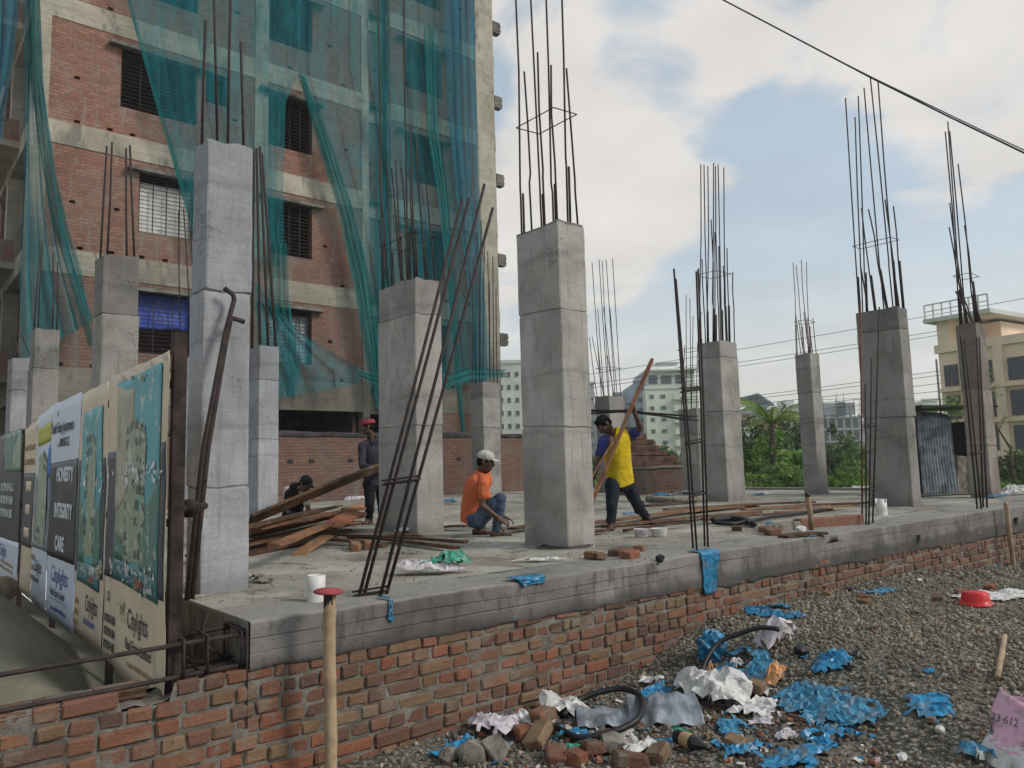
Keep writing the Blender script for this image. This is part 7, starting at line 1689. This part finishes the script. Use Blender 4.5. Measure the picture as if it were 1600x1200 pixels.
tag(fastmesh('grass', Vg, np.arange(n*3).reshape(n, 3), MATS['leafl'], None, False, np.repeat(rg.uniform(.5, 1.2, (n, 1))*np.ones((1, 3)), 3, 0)), 'rough bright grass on the waste ground beyond the slab', 'grass', kind='stuff')
# far tree line
rg = np.random.default_rng(55); V = []; Fq = []; T_ = []; off = 0
for i in range(150):
    u = rg.uniform(900, 1700); d = rg.uniform(70, 105); c = at(u, d, .3+rg.uniform(.2, 1.6)); v, f_, t = leaves(rg, c, 170, (2.2, 2.2, 1.3), .42); V.append(v); Fq.append(f_+off); T_.append(t*rg.uniform(.6, 1.2)); off += len(v)
tag(fastmesh('treeline', np.concatenate(V), np.concatenate(Fq), MATS['leafd'], None, False, np.concatenate(T_)), 'far belt of dark greenery below the distant buildings', 'greenery', kind='stuff')

# ------------------------------------------------------------------ cables
def cable(label, pts, r, group=None, sag=.0):
    P = np.array([ond(*p) for p in pts]); 
    if len(P) == 2:
        t = np.linspace(0, 1, 24)[:, None]; P = P[0]+(P[1]-P[0])*t; P[:, 2] -= sag*4*(t*(1-t))[:, 0]
    k = MB(); k.tube(P, r, 5); return tag(k.build('cable', MATS['black'], None, True), label, 'cable', group)
cable('thick black overhead cable crossing the top right corner', [(1040, -48, 12.5), (1130, 0, 11.9), (1250, 63, 11.2), (1360, 121, 10.6), (1480, 181, 10.), (1600, 239, 9.4), (1720, 297, 8.9)], .012)
cable('thinner cable twisted along the thick overhead cable', [(1300, 89, 11.05), (1366, 122.5, 10.6), (1450, 163, 10.2), (1540, 206.5, 9.7), (1600, 234.5, 9.4), (1720, 291, 8.9)], .007)
GC = 'thin power lines across the far sky'
for i, (u0, v0, u1, v1, lab) in enumerate(((890, 590, 1660, 455, 'topmost thin power line across the far sky'), (890, 605, 1660, 485, 'second thin power line from the top'), (890, 611, 1660, 492, 'third thin power line just under the second'), (1090, 629, 1660, 551, 'fourth thin power line crossing before the far houses'), (1090, 633, 1660, 559, 'fifth thin power line crossing before the far houses'), (1090, 640, 1660, 575, 'sixth thin power line crossing before the far houses'), (1090, 646, 1660, 590, 'seventh thin power line crossing before the far houses'), (1090, 652, 1660, 606, 'lowest thin power line crossing before the far houses'))):
    cable(lab, [(u0, v0, 62), (u1, v1, 50)], .019, GC, .12)
k = MB(); p = at(1476, 60); k.tube([p, p+A(0, 0, 9.)], [.12, .08], 8); tag(k.build('utility_pole', MATS['chunk'], None, True), 'thin grey pole standing left of the beige house', 'pole')

# a continuous low skyline behind the trees on the right
GS = 'low far houses along the skyline'
for i, (u0, u1, v, dd, mt, rows, lab) in enumerate(((1258, 1290, 668, 210, WHT, 3, 'pale far house between the slim column and the white far block'), (1340, 1368, 660, 220, GRYP, 3, 'grey far house right of the skeleton building'), (1366, 1400, 668, 230, WHT, 3, 'pale far house hidden mostly by the wide column'), (1430, 1448, 640, 160, GRYP, 4, 'small grey far block left of the iron shed roof'), (1448, 1472, 626, 150, WHT, 4, 'pale far block just above the iron shed'), (1120, 1168, 655, 240, WHT, 4, 'far pale block behind the column with the dense bars'), (935, 966, 640, 150, WHT, 4, 'low pale block beside the head of the man in yellow'))):
    block('house', lab, u0, u1, v, dd, mt, 8, gridw(((.12, .3), (.42, .58), (.7, .88)), rows, .1, .95, .45), None, group=GS)
# the air: a thin even haze over the whole place
hm = bpy.data.materials.new('haze_air'); hm.use_nodes = True; hn = hm.node_tree.nodes; hn.clear()
ho = hn.new('ShaderNodeOutputMaterial'); hv = hn.new('ShaderNodeVolumePrincipled'); hv.inputs['Color'].default_value = (.93, .95, .97, 1); hv.inputs['Density'].default_value = .0011; hv.inputs['Anisotropy'].default_value = .3
hm.node_tree.links.new(hv.outputs[0], ho.inputs['Volume'])
k = MB(); k.box(-3600, 3800, -3400, 3900, -1.2, 28); tag(k.build('haze', hm, None), kind='stuff')
